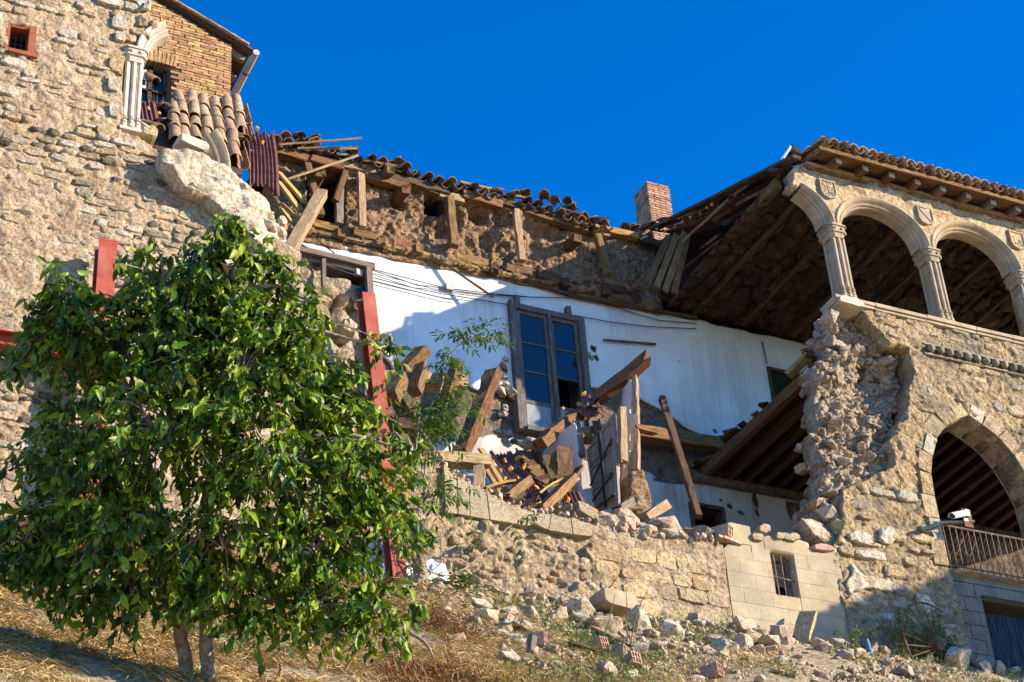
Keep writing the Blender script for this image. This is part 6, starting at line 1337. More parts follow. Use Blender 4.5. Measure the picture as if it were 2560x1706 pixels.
for i, (ca, a, b, w, h, lab) in enumerate(big):
    px, py = ca(a, b); q = hit(px, py + h / 3.267 * .4); D = float(q @ CF); k = D / FPX / 3.267; sx, sz = w * k * 1.02, h * k * 1.1
    o = place('rubble_stone', ROCKS[(i * 5) % 14], (m_chunk if ('white' in lab or 'pale' in lab or 'bright' in lab) else m_rub), (q[0], q[1], q[2] + sz * .38), (sx, max(sx, sz) * .8, sz * 1.1), (random.uniform(-.15, .15), random.uniform(-.2, .2), random.uniform(-.5, .5)), None, False); tag(o, lab, 'stone')
q = hit(*c13(965, 1060)); o = place('carved_stone', ASHLAR[4], m_carved, (q[0], q[1] - .05, q[2] + .18), (.46, .3, .2), (0, .05, .1)); tag(o, 'carved block with mouldings among the fallen white stones', 'carved stone')
def slope_label(o, x, s_):
    where = 'near the elder stem' if x < 8.0 else 'below the cobble wall' if x < xs_ash - .2 else 'below the ochre ashlar wall' if x < xa else 'below the block annex' if x < 13.0 else 'below the shaded pier'
    size = 'tiny' if s_ < .10 else 'small' if s_ < .17 else 'fist sized' if s_ < .25 else 'head sized'
    tag(o, f'{size} broken masonry lump strewn on the slope {where}', 'stone', f'{size} rubble {where}')
k_mode = 0
small = [(c13, 60, 1170, 120, 75), (c13, 150, 1210, 160, 85), (c13, 460, 1300, 165, 85), (c13, 130, 1345, 175, 115), (c13, 500, 1435, 175, 95), (c13, 370, 1430, 130, 90), (c13, 240, 1400, 130, 65), (c13, 920, 1460, 185, 135), (c13, 1100, 1505, 165, 105), (c13, 1215, 1470, 105, 95), (c13, 925, 1530, 170, 75), (c13, 1830, 1490, 100, 90), (c13, 1640, 1545, 165, 65), (c13, 620, 1340, 90, 60), (c13, 760, 1440, 110, 70), (c13, 60, 1290, 100, 80), (c13, 690, 1380, 80, 60), (c14, 330, 1480, 150, 60), (c14, 480, 1500, 110, 80), (c14, 200, 1540, 120, 60), (c14, 730, 1530, 140, 70), (c14, 960, 1470, 110, 50), (c14, 1060, 1480, 100, 55), (c14, 640, 1560, 110, 60), (c14, 580, 1500, 70, 60), (c12, 1640, 1210, 200, 80), (c12, 2000, 1170, 150, 80), (c12, 2150, 1230, 150, 90), (c12, 2080, 1350, 190, 130), (c12, 2210, 1400, 130, 70), (c12, 1770, 1310, 80, 45), (c12, 1420, 1310, 100, 60), (c12, 2280, 1310, 90, 110)]
for i, (ca, a, b, w, h) in enumerate(small):
    px, py = ca(a, b); q = hit(px, py + h / 3.267 * .4); D = float(q @ CF); k = D / FPX / 3.267; sx, sz = w * k, h * k
    o = place('rubble_stone', ROCKS[(i * 3) % 14], m_rub if i % 4 else m_chunk, (q[0], q[1], q[2] + sz * .35), (sx, max(sx, sz) * .8, sz), (random.uniform(-.3, .3), random.uniform(-.3, .3), random.uniform(-.6, .6)), None, False); slope_label(o, q[0] if k_mode == 0 else x, max(o.scale))
k_mode = 1
for k in range(330):
    x = random.uniform(6.8, 13.4) if k % 5 else random.uniform(6.8, 15.5); y = 16.95 - 2.4 * random.random() ** 1.6; z = float(gz(x, y))
    if not seen((x, y, z), 5): continue
    s_ = random.uniform(.05, .15) * (1.6 if random.random() < .2 else 1); o = place('rubble_stone', ROCKS[k % 14], m_rub if k % 3 else m_core_st, (x, y, z + s_ * .25), (s_ * random.uniform(.9, 1.6), s_, s_ * random.uniform(.5, .9)), (random.uniform(-.4, .4), random.uniform(-.4, .4), random.random() * 3), None, False); slope_label(o, q[0] if k_mode == 0 else x, max(o.scale))
it = []
for k in range(7500):
    x = random.uniform(6.0, 16.0); y = 17.0 - 3.2 * random.random() ** 1.3; 
    if vnoise(np.array([x * 1.3, y * 1.3, 0.]), 77) < -.35 and y < 16.4: continue
    if x < 7.4 and random.random() < (7.4 - x) / 1.2: continue
    z = float(gz(x, y)); s_ = random.uniform(.012, .05) * (1 if random.random() < .85 else 1.7)
    it.append((ROCKS[k % 14] if s_ > .05 else COBBLES[k % 6], mtx((x, y, z + s_ * .2), (s_ * 1.3, s_, s_ * .7), (random.random(), random.random(), random.random() * 3))))
LOWS = [hull_mesh('pebble', s + 200, 9) for s in range(5)]
joined('rubble_gravel', [(LOWS[i % 5], m) for i, (_, m) in enumerate(it)], m_grav)
for i, (ca, a, b, lab) in enumerate(((c13, 335, 1275, 'hollow red brick beside a wood stump in the strewn rubble'), (c13, 840, 1325, 'small hollow red brick end near the thin brown plank'), (c13, 990, 1375, 'pinkish hollow brick above the front rubble lumps'), (c13, 1105, 1455, 'hollow brick fragment between two front rubble lumps'), (c13, 1770, 1535, 'hollow red brick at the bottom edge of the rubble'))):
    q = hit(*ca(a, b)); hollow_brick('hollow_brick', q + np.array([0, 0, .06]), (.11, .18, .13), (random.uniform(-.4, .2), random.uniform(-.5, .5), random.uniform(.2, .9)), lab)
for (a, b, w, h, mt, lab) in (((800, 1165), (1235, 1375), .13, .04, m_wood_p, 'long pale plank lying on the slope below the white blocks'), ((605, 1300), (880, 1375), .08, .03, m_wood_d, 'thin brown plank lying on the strewn rubble'), ((250, 1240), (285, 1370), .06, .06, m_wood_g, 'short split wood stump standing in the strewn rubble')):
    A, Bq = hit(*c13(*a)), hit(*c13(*b)); A[2] += .06; Bq[2] += .05
    if 'stump' in lab: A = Bq + np.array([.04, .02, .17]); 
    beam('plank' if 'plank' in lab else 'wood_stump', A, Bq, w, h, mt, label=lab, cat='plank' if 'plank' in lab else 'wood', ragged=.02)
A = hit(*c14(560, 1240)); o = beam('broken_slab', A + np.array([-.08, 0, -.02]), A + np.array([.12, -.02, .44]), .22, .05, m_ashlar, up=(-1, -.6, .3), rough=.02, ragged=.05, label='thin ochre slab standing on edge in the rubble by the annex', cat='stone')
# rusty wheel, blue pipe
wh = thing('hay_rake_wheel', 'rusty spoked iron wheel leaning against the shaded pier', 'wheel', P(*c14(1660, 1300), Y0 - .25))
hc = P(*c14(1650, 1285), Y0 - .30); R_ = .62
wpt = lambda a, r: hc + np.array([r * math.cos(a) * .86, .10 * r * math.sin(a) + .10 * r * math.cos(a), r * math.sin(a)])
MB().tube([wpt(math.radians(62 + 160 * k / 30), R_) for k in range(31)], .013, 6).build('rim', m_rust, wh)
for k in range(11): MB().tube([wpt(math.radians(66 + 15 * k), .05), wpt(math.radians(66 + 15 * k), R_ - .005)], .008, 5).build('spoke', m_rust, wh)
MB().cyl(hc + np.array([0, -.06, 0]), hc + np.array([0, .06, 0]), .055, n=12).build('hub', m_rust, wh)
q = hit(*c14(1105, 1350)); o = MB().cyl(q + np.array([0, 0, -.05]), q + np.array([-.03, 0, .2]), .028, n=12).build('blue_pipe', m_bluepl); tag(o, 'short blue plastic pipe standing at the foot of the shaded pier', 'pipe')
# ------------------------------------------------------------------ collapsed timber, sheets and doors in the gap
def D2(name, a, Ya, b, Yb, w, h, mt, lab, cat='beam', **k): return B2(name, c7(*a), Ya, c7(*b), Yb, w * .74, h * .74, mt, label=lab, cat=cat, **{'ragged': .035, 'bend': random.uniform(-.015, .015), **k})
D2('timber', (635, 265), 19.2, (345, 1010), 18.4, .24, .22, m_rot, 'thick rotten timber standing upright on the rubble before the balcony door', rough=.025, ragged=.05)
D2('timber', (100, 1040), 18.0, (575, 1085), 18.1, .24, .20, m_wood_p, 'thick horizontal beam above the stepped end of the low wall', rough=.012, ragged=.02)
D2('wood_post', (505, 1145), 17.95, (510, 1360), 17.8, .17, .15, m_wood_p, 'short rounded post under the thick horizontal beam', 'post', rough=.015, ragged=.03)
D2('plank', (515, 955), 18.5, (765, 1365), 17.9, .10, .04, m_wood_y, 'long yellow plank sloping beside the short rounded post', 'plank')
D2('plank', (545, 1110), 18.2, (715, 1390), 17.8, .09, .04, m_wood_y, 'shorter yellow plank parallel to the long sloping one', 'plank')
D2('plank', (555, 1325), 17.75, (828, 1255), 17.85, .14, .04, m_wood_y, 'yellow board lying crosswise over the two sloping planks', 'plank')
D2('timber', (700, 1440), 17.55, (955, 1245), 17.8, .17, .15, m_wood, 'squared timber end pointing up from the debris beside the corrugated sheet', rough=.008)
D2('timber', (1060, 1520), 17.5, (1355, 1225), 17.85, .21, .14, m_wood, 'wide squared timber slanting up out of the rubble', rough=.008)
D2('plank', (1030, 1375), 17.75, (1290, 1235), 17.95, .16, .035, m_wood_y, 'flat curved board behind the wide slanting timber', 'plank', bend=.03)
D2('plank', (780, 1460), 17.6, (900, 1370), 17.7, .12, .06, m_wood_d, 'dark short board under the squared timber end', 'plank')
D2('plank', (1190, 1460), 17.7, (1420, 1130), 18.05, .16, .035, m_wood, 'brown board leaning on the white partition fragment', 'plank')
o = sheet('corrugated_sheet', [P(*c7(585, 1005), 18.9), P(*c7(870, 985), 19.1), P(*c7(1260, 1540), 17.85), P(*c7(930, 1480), 17.7)], 9, .028, m_onduline, label='large brown corrugated roof sheet sliding down onto the debris', tear=.05, bow=.03)
for i, q in enumerate(((625, 1080), (690, 1160), (740, 1065), (790, 1150), (855, 1040), (850, 1220), (910, 1120), (740, 1240), (970, 1210), (1030, 1310), (930, 1330))): dab(c7(*q), 18.75 - .9 * (q[1] - 1000) / 500 - .05, .095, o)
o = sheet('corrugated_sheet', [P(*c7(1230, 1330), 18.1), P(*c7(1420, 1350), 18.2), P(*c7(1510, 1530), 17.75), P(*c7(1300, 1570), 17.65)], 5, .026, m_onduline, label='smaller brown corrugated sheet low beside the grey double door', tear=.08)
for q in ((1310, 1420), (1360, 1490), (1480, 1480), (1240, 1500)): dab(c7(*q), 17.85, .09, o)
o = sheet('corrugated_sheet', [P(*c7(1285, 660), 19.2), P(*c7(1420, 590), 19.3), P(*c7(1640, 640), 18.9), P(*c7(1500, 690), 18.8)], 3, .03, m_onduline, label='bent brown sheet scrap caught on the long broken beam', tear=.1, bow=.08)
for q in ((1410, 550), (1470, 570), (1545, 600), (1265, 590)): dab(c7(*q), 19.0, .085, o)
o = sheet('corrugated_sheet', [P(*c7(1450, 440), 19.2), P(*c7(1560, 500), 19.2), P(*c7(1660, 610), 18.8), P(*c7(1480, 560), 18.8)], 3, .03, m_onduline, label='small brown sheet scrap beneath the upper broken beam', tear=.1)
dab(c7(1455, 455), 19.1, .1, o)
# slatted shutter lying in the debris
sh = thing('slatted_shutter', 'brown wooden shutter with wide slats lying on the corrugated sheet', 'shutter', P(*c7(1020, 1150), 18.4))
for k in range(7):
    t = k / 6; A = np.array([865, 1005]) + t * np.array([200, 290]); Bq = np.array([1030, 995]) + t * np.array([190, 255]); B2('slat', c7(*A), 18.85 - .65 * t, c7(*Bq), 18.95 - .65 * t, .13, .03, m_wood_d if k % 3 == 2 else m_wood, parent=sh, up=(0, -1, .6))
B2('stile', c7(1005, 975), 18.9, c7(1235, 1260), 18.25, .09, .05, m_wood_d, parent=sh, up=(0, -1, .6))
D2('plank', (1130, 1010), 18.15, (1210, 1230), 18.05, .22, .03, m_wood, 'broad brown board standing behind the shutter', 'plank', up=(-.3, -1, .2))
D2('plank', (1270, 940), 18.12, (1290, 1200), 18.02, .26, .03, m_wood, 'broad curved brown board before the white partition', 'plank', up=(-.3, -1, .2), bend=.04)
# white partition fragments
def tilt_wall(name, pts, Yc, k, thick, cell, mat, s, amp, label):
    """upright plate running mostly into the building, its face turned away from the sun"""
    cxp = P(*pts[0], Yc); Xc = cxp[0]; poly = []
    for q in pts:
        d = ray(*q); t = (Yc + k * Xc) / (d[1] + k * d[0]); poly.append((d[0] * t, d[2] * t))
    o = wall(name, rough_line(poly, .05, amp, s), [], Yc, thick, cell, mat, None, nd(.003, 6, 3, s), depth=lambda x, z: Yc - k * (x - Xc)); return tag(o, label, 'wall fragment')
pf = [c7(1085, 1000), c7(1180, 880), c7(1260, 790), c7(1370, 715), c7(1400, 760), c7(1405, 1010), c7(1445, 1060), c7(1440, 1290), c7(1480, 1400), c7(1515, 1520), c7(1425, 1500), c7(1395, 1300), c7(1360, 1130), c7(1330, 960), c7(1270, 930), c7(1200, 960), c7(1120, 1030)]
tilt_wall('partition_fragment', pf, 18.75, 1.3, .16, .025, m_paintw, 31, .012, 'torn white partition fragment between the shutter and the grey door')
D2('timber', (1390, 720), 18.75, (1440, 1020), 18.5, .13, .13, m_wood_g, 'grey timber stud at the edge of the torn white partition')
# long broken beams
D2('timber', (1050, 925), 18.4, (1500, 625), 19.3, .22, .20, m_wood, 'long broken beam leaning up under the balcony door', rough=.014, ragged=.05, bend=.06)
D2('timber', (1555, 515), 19.0, (2035, 135), 18.3, .24, .20, m_wood, 'broken beam with splintered end jutting up against the white wall', rough=.012, ragged=.09)
for (a, b, ya, yb, w, lab) in (((1420, 800), (1660, 770), 19.6, 19.9, .16, 'pale timber lying level behind the torn partition'), ((1410, 840), (1560, 880), 19.3, 19.4, .13, 'lower timber lying behind the torn partition')): D2('timber', a, ya, b, yb, w, w * .8, m_wood_p if 'pale' in lab else m_wood, lab, rough=.01)
D2('plank', (1570, 700), 19.6, (1590, 860), 19.5, .16, .05, m_rot, 'rotten stub hanging behind the grey double door', 'plank', ragged=.05)
# grey double door
def quad_door():
    TL, TR, BR_, BL = P(*c7(1490, 985), 19.0), P(*c7(1752, 625), 18.15), P(*c7(1800, 1470), 17.85), P(*c7(1572, 1540), 18.55)
    t = thing('double_door', 'grey panelled double door standing askew in the debris', 'door', (BL + BR_) / 2)
    nrm = np.cross(TR - TL, BL - TL); nrm /= np.linalg.norm(nrm); nrm = nrm if nrm[0] < 0 else -nrm
    Q = lambda u, v, d=0: (TL * (1 - u) + TR * u) * (1 - v) + (BL * (1 - u) + BR_ * u) * v + nrm * d
    def plate(name, u0, u1, v0, v1, d0, d1, mt, par):
        V = [Q(u, v, d) for d in (d0, d1) for (u, v) in ((u0, v0), (u1, v0), (u1, v1), (u0, v1))]
        return obj(name, V, [(0, 1, 2, 3), (7, 6, 5, 4), (0, 4, 5, 1), (1, 5, 6, 2), (2, 6, 7, 3), (3, 7, 4, 0)], mt, par)
    for k in range(2):
        lf = plate('door_leaf', .02 + k * .49, .485 + k * .49, 0, 1, 0, .03, m_door, t)
        for (v0, v1) in ((.05, .32), (.37, .62), (.67, .94)):
            u0, u1 = .07 + k * .49, .435 + k * .49
            for (a, b, c, d) in ((u0, u1, v0, v0 + .018), (u0, u1, v1 - .018, v1), (u0, u0 + .04, v0 + .018, v1 - .018), (u1 - .04, u1, v0 + .018, v1 - .018)): plate('panel_moulding', a, b, c, d, .03, .048, m_door, lf)
            plate('panel', u0 + .08, u1 - .08, v0 + .035, v1 - .035, .03, .04, m_door, lf)
    plate('meeting_strip', .485, .51, .0, 1, .032, .06, m_wood_d, t)
    for (a, b) in ((.62, .30), (.86, .66), (1.0, .9)): MB().tube([Q(.08, a, .07), Q(.96, b, .07)], .014, 6).build('iron_bar', m_iron, t)
quad_door()
D2('wood_post', (1800, 590), 18.1, (1815, 1090), 17.95, .13, .12, m_wood_p, 'pale post with flaking paint right beside the grey double door', 'post', rough=.01)
D2('wood_post', (1905, 300), 18.55, (1925, 1175), 18.2, .17, .15, m_wood_p, 'tall pale post standing between the grey door and the thin leaning pole', 'post', rough=.012, ragged=.03)
pf = [c7(1890, 315), c7(1845, 380), c7(1835, 520), c7(1862, 700), c7(1850, 860), c7(1820, 1100), c7(1808, 1430), c7(1858, 1450), c7(1878, 1150), c7(1890, 960), c7(1885, 860), c7(1922, 740), c7(1920, 650), c7(1885, 620), c7(1895, 500)]
tilt_wall('partition_fragment', pf, 18.12, 1.6, .12, .02, m_paintw, 33, .008, 'narrow strip of white partition clinging to the tall pale post')
D2('timber', (1920, 760), 18.3, (2105, 808), 18.3, .13, .10, m_wood, 'short timber stub sticking out from the tall pale post', ragged=.03)
B2('floor_beam', c8(330, 815), W - .25, c8(1165, 945), W - .18, .22, .20, m_wood, label='long level floor beam along the bare brown masonry', cat='beam', rough=.012, ragged=.02)
B2('pole', c8(565, 495), 18.7, c8(905, 1580), 17.7, .085, .08, m_wood_d, label='thin dark pole leaning over the low dark window', cat='pole', rough=.01)
# adobe lump and stones under the post
al = pxpoly([c7(1885, 1165), c7(1975, 1165), c7(2010, 1240), c7(2050, 1330), c7(2085, 1420), c7(2090, 1500), c7(1840, 1500), c7(1890, 1350)], 18.0)
o = wall('adobe_lump', rough_line(al, .06, .05, 35), [], 18.0, .4, .03, m_adobe, None, nd(.07, 5, 5, 125)); tag(o, 'lump of orange adobe wall under the tall pale post', 'wall fragment')
D2('timber', (2005, 1600), 17.3, (2190, 1480), 17.45, .21, .16, m_wood_p, 'short pale timber block lying on the rubble heap', rough=.01)
D2('timber', (1760, 1510), 17.4, (1890, 1440), 17.6, .17, .13, m_wood_g, 'grey timber offcut on the heap below the grey door', rough=.01)
# timbers on the near side, by the elder shrub
def E2(name, a, Ya, b, Yb, w, h, mt, lab, cat='beam', **k): return B2(name, c6(*a), Ya, c6(*b), Yb, w, h, mt, label=lab, cat=cat, **k)
E2('timber', (1370, 1160), 19.2, (1175, 1390), 18.8, .18, .16, m_rot, 'rotten timber stub pointing up left of the elder shrub', ragged=.05, rough=.02)
E2('timber', (1000, 1415), 18.3, (1745, 1455), 18.4, .19, .17, m_wood_p, 'round ended log lying level behind the elder shrub', rough=.014, ragged=.02)
E2('timber', (1365, 1300), 18.15, (1300, 1540), 18.0, .16, .13, m_wood, 'squared upright crossing the level log nearest the tree', rough=.008)
E2('timber', (1690, 1295), 18.15, (1590, 1580), 18.0, .14, .13, m_wood, 'squared upright crossing the level log behind the elder leaves', rough=.008)
E2('timber', (1160, 1420), 18.1, (1075, 1600), 17.9, .22, .18, m_wood, 'slanting thick timber under the end of the level log', rough=.012)
B2('timber', (1000, 1010), 18.2, (1085, 1160), 17.9, .2, .18, m_wood, label='brown timber leaning behind the elder foliage', cat='beam')
B2('timber', (960, 1060), 17.9, (1120, 1075), 18.0, .16, .14, m_wood_d, label='dark timber lying low behind the elder foliage', cat='beam')
# white low wall scrap lit beside the rotten timber
o = wall('partition_fragment', rough_line(pxpoly([c7(110, 1010), c7(165, 880), c7(310, 905), c7(330, 1010)], 18.9), .06, .03, 37), [], 18.9, .1, .03, m_plaster, None, nd(.006, 6, 3, 127)); tag(o, 'small sunlit white wall scrap left of the rotten timber', 'wall fragment')
# small scraps in the heap
for k in range(84):
    x = random.uniform(8.2, 11.8); y = random.uniform(Y0 + .35, Y0 + 1.3); z = moundz(x, y) + .06; a = random.uniform(0, 3.1); L = random.uniform(.12, .5)
    o = beam('wood_scrap', (x - L * math.cos(a), y - L * math.sin(a) * .4, z), (x + L * math.cos(a), y + L * math.sin(a) * .4, z + random.uniform(-.05, .2)), random.uniform(.03, .09), .025, random.choice([m_wood, m_wood_d, m_wood_y, m_wood_g]), ragged=.03); tag(o, 'short wood scrap in the debris behind the low wall', 'wood scrap', 'wood scraps in the debris')
for k in range(22):
    x = random.uniform(8.4, 11.6); y = random.uniform(Y0 + .3, Y0 + .9); me = random.choice(BTILES)
    o = tile((x, y, moundz(x, y) + .04), (random.uniform(-1, 1), random.uniform(-1, 1), .1), (random.uniform(-.4, .4), -.4, 1), m_tile, None, meshes=BTILES, jit=.4); tag(o, 'broken clay tile in the debris behind the low wall', 'tile', 'broken tiles in the debris')
# ------------------------------------------------------------------ plants
def leaf_template(n_st=3, wide=.5, fold=.18, curl=.25):
    """unit leaf along +X (length 1), midrib along X, folded and curled; triangles only"""
    xs = [0, .22, .5, .8, 1.0]; ws = [0, .36 * wide / .5, .5 * wide / .5, .30 * wide / .5, 0]
    V = [(0, 0, 0)]; F = []
    for x, w in list(zip(xs, ws))[1:-1]:
        z = -curl * x * x; V += [(x, -w / 2, z + fold * w), (x, 0, z), (x, w / 2, z + fold * w)]
    V.append((1.0, 0, -curl)); n = len(V) - 1
    F += [(0, 1, 2), (0, 2, 3)]
    for i in range(2):
        a, b = 1 + 3 * i, 4 + 3 * i; F += [(a, b, b + 1), (a, b + 1, a + 1), (a + 1, b + 1, b + 2), (a + 1, b + 2, a + 2)]
    F += [(7, n, 8), (8, n, 9)]
    return np.array(V), np.array(F)
def leaves_arrays(pos, axis, normal, size, T):
    """vectorised leaves -> V, F"""
    TV, TF = T; N = len(pos); X = axis / np.linalg.norm(axis, axis=1, keepdims=True); Zv = normal - (normal * X).sum(1, keepdims=True) * X; Zv /= np.linalg.norm(Zv, axis=1, keepdims=True) + 1e-9; Yv = np.cross(Zv, X)
    V = pos[:, None] + size[:, None, None] * (TV[None, :, 0:1] * X[:, None] + TV[None, :, 1:2] * Yv[:, None] + TV[None, :, 2:3] * Zv[:, None])
    F = TF[None] + (np.arange(N) * len(TV))[:, None, None]
    return V.reshape(-1, 3), F.reshape(-1, 3)
LT = leaf_template(wide=.46, fold=.34, curl=.34); LT2 = leaf_template(wide=.30, fold=.12, curl=.2)
# --- the tree on the slope
TD = 13.0
base = hit(478, 1722) if False else PD(480, 1712, TD); base[2] = float(gz(base[0], base[1])) + .0
tree = thing('walnut_tree', 'leafy green tree standing on the dry slope before the stone wall', 'tree', base)
def rib(pts, n=12, jit=.0):
    pts = [np.array(p, float) for p in pts]; out = []
    m = len(pts)
    for i in range(m - 1):
        p0, p1, p2, p3 = pts[max(i - 1, 0)], pts[i], pts[i + 1], pts[min(i + 2, m - 1)]
        for k in range(n):
            t = k / n; out.append(.5 * ((2 * p1) + (-p0 + p2) * t + (2 * p0 - 5 * p1 + 4 * p2 - p3) * t * t + (-p0 + 3 * p1 - 3 * p2 + p3) * t ** 3) + rng.normal(size=3) * jit)
    out.append(pts[-1]); return out
TP = lambda px, py, dd=0.0: PD(px, py, TD + dd)
trunk1 = [base + np.array([-.03, 0, -.2]), TP(462, 1640), TP(448, 1560), TP(440, 1480, .05), TP(425, 1360, .15), TP(380, 1200, .2), TP(330, 1000, .25), TP(240, 820, .2)]
trunk2 = [base + np.array([.12, 0, -.2]), TP(516, 1640), TP(512, 1540), TP(510, 1440, -.05), TP(518, 1280, -.1), TP(540, 1080, -.1), TP(570, 850, -.05), TP(590, 650, 0)]
MB().tube(rib(trunk1, 5, .004), .056, 9, .016).build('trunk', m_bark, tree, True); MB().tube(rib(trunk2, 5, .004), .056, 9, .014).build('trunk', m_bark, tree, True)
blobs = [(592, 600, 0, .12, .26, 36), (590, 560, 0, .06, .16, 12), (140, 725, .1, .15, .12, 20), (480, 650, 0, .12, .2, 26), (365, 690, .1, .15, .16, 28), (700, 690, .1, .14, .2, 30), (790, 760, .1, .09, .16, 14), (965, 870, .1, .12, .12, 16), (1030, 1130, 0, .14, .14, 20), (45, 900, .2, .10, .12, 10), (620, 680, .1, .2, .2, 50), (560, 740, .1, .40, .42, 230), (420, 770, 0, .42, .36, 210), (330, 900, .25, .46, .46, 260), (165, 780, .1, .22, .24, 70), (190, 880, .3, .40, .44, 200), (100, 880, .2, .20, .24, 46), (600, 950, -.15, .60, .55, 420), (725, 830, .1, .18, .26, 70), (770, 950, 0, .30, .32, 150), (870, 1050, .1, .28, .32, 130), (400, 1100, -.2, .66, .55, 430), (690, 1180, -.2, .58, .52, 380), (880, 1200, 0, .36, .40, 200), (150, 1120, .3, .34, .40, 170), (80, 1370, 0, .34, .30, 150), (280, 1340, -.2, .46, .38, 240), (560, 1370, -.3, .44, .36, 210), (790, 1370, -.1, .40, .36, 200), (960, 1280, .0, .30, .34, 110), (780, 1510, -.2, .30, .26, 90), (960, 1540, -.25, .28, .24, 80), (330, 1490, -.2, .26, .22, 70), (680, 1490, -.1, .24, .24, 55), (640, 840, .2, .28, .36, 140), (490, 880, .1, .46, .46, 230), (230, 1230, .1, .36, .4, 160), (430, 1500, -.35, .22, .16, 44), (570, 1510, -.35, .24, .18, 50), (230, 1500, -.2, .2, .16, 34), (640, 1560, -.3, .18, .14, 26), (480, 1440, -.3, .25, .2, 60), (860, 1580, -.3, .2, .12, 24), (20, 1420, .1, .25, .26, 70), (170, 1450, 0, .25, .22, 60)]
pos, axs, nrs, szs = [], [], [], []
stems = [np.array(p) for p in rib(trunk1, 4)[6:] + rib(trunk2, 4)[6:]]
SV = np.array(stems)
for bi, (px, py, dd, rx, rz, n) in enumerate(blobs):
    c = TP(px, py, dd); near = SV[np.argmin(((SV - c) ** 2).sum(1) + .4 * np.maximum(SV[:, 2] - c[2], 0) ** 2)]
    mid = (near + c) / 2 + np.array([0, 0, .12]); limb = rib([near, mid, c], 6, .008)
    MB().tube(limb, .020 + .012 * rx, 6, .008).build('branch', m_bark, tree, True)
    n = int(n * 3.4); tw = max(8, n // 9)
    for k in range(tw):
        d = rng.normal(size=3); d /= np.linalg.norm(d); d[2] = d[2] * .9 + .15
        r = rng.uniform(.35, 1.12); e = c + d * np.array([rx, rx * 1.0, rz]) * r; s0 = limb[int(rng.integers(len(limb) // 2, len(limb)))]
        m = (s0 + e) / 2 + np.array([0, 0, .10]); tl = rib([s0, m, e, e + d * .10 + np.array([0, 0, -.07])], 4, .004)
        if k % 3 == 0: MB().tube(tl, .008, 4, .003).build('twig', m_bark, tree, True)
        L = len(tl); nl = int(n / tw * 1.15)
        for j in range(nl):
            u = (.45 + .55 * (j + rng.random()) / nl) * (L - 1); i0 = int(u); p = tl[i0] + (tl[min(i0 + 1, L - 1)] - tl[i0]) * (u - i0)
            dr = tl[min(i0 + 1, L - 1)] - tl[max(i0 - 1, 0)]; dr = dr / (np.linalg.norm(dr) + 1e-9); side = rng.normal(size=3)
            a = dr * .45 + side * .55 + np.array([0, 0, -.75]); q = p + rng.normal(size=3) * .012
            pos.append(q); axs.append(a); nn = rng.normal(size=3) + np.array([.1, -.12, .35]); nrs.append(nn); szs.append(rng.uniform(.045, .10) if rng.random() < .8 else rng.uniform(.09, .125))
pos, axs, nrs, szs = map(np.array, (pos, axs, nrs, szs))
# the 280 leaves nearest the camera are parts of their own, the rest is the crown
dep = pos @ CF; order = np.argsort(dep + rng.uniform(0, .25, len(dep))); big_ = order[:280]; rest_ = order[280:]
V, F = leaves_arrays(pos[rest_], axs[rest_], nrs[rest_], szs[rest_], LT); stuff(obj('crown', V, F, m_leaf, tree, True))
lm = [mesh_from('leaf', LT[0], LT[1])]; lm[0].materials.append(m_leaf); lm[0].polygons.foreach_set('use_smooth', [True] * len(lm[0].polygons))
for i in big_:
    fm = frame(pos[i], axs[i], nrs[i]); link(bpy.data.objects.new('leaf', lm[0]), tree, None, False, fm @ Matrix.Diagonal((szs[i], szs[i], szs[i], 1)))
# --- elder shrub between tree and low wall: long stems with pinnate leaves
ED = Y0 - .45
el = thing('elder_shrub', 'spindly elder shrub with feathery leaves growing at the low wall', 'shrub', P(1052, 1490, ED))
def pinnate(p, d, n, L, out, drop=.25):
    d = d / np.linalg.norm(d); sidev = np.cross(d, np.array([0, 0, 1.])); sidev /= np.linalg.norm(sidev) + 1e-9
    for k in range(n):
        t = (k + 1) / (n + .3); q = p + d * L * t + np.array([0, 0, -drop * L * t * t])
        for s in (-1, 1): out.append((q, d * .55 + s * sidev * .85 + np.array([0, 0, -.35]) + rng.normal(size=3) * .12, np.array([0, -.3, 1.]) + rng.normal(size=3) * .3, rng.uniform(.075, .12)))
    out.append((p + d * L + np.array([0, 0, -drop * L]), d + np.array([0, 0, -.5]), np.array([0, -.3, 1.]), .11))
lv = []
EP_ = lambda px, py, y=ED: P(px, py, y)
stm = [[(1050, 1500), (1052, 1400), (1058, 1300), (1062, 1180), (1075, 1080), (1100, 980), (1120, 900), (1160, 855), (1240, 840)], [(1060, 1260), (1090, 1150), (1110, 1050), (1130, 960)], [(1056, 1330), (1030, 1220), (1040, 1120), (1050, 1020)], [(1062, 1200), (1050, 1100), (1085, 1000)], [(1052, 1400), (1100, 1380), (1180, 1350), (1195, 1330)], [(1058, 1428), (1130, 1436), (1190, 1400), (1250, 1340), (1300, 1290)], [(1060, 1300), (1100, 1260), (1130, 1200)], [(1052, 1450), (1100, 1460), (1150, 1480)], [(1050, 1480), (1020, 1400), (1030, 1330)]]
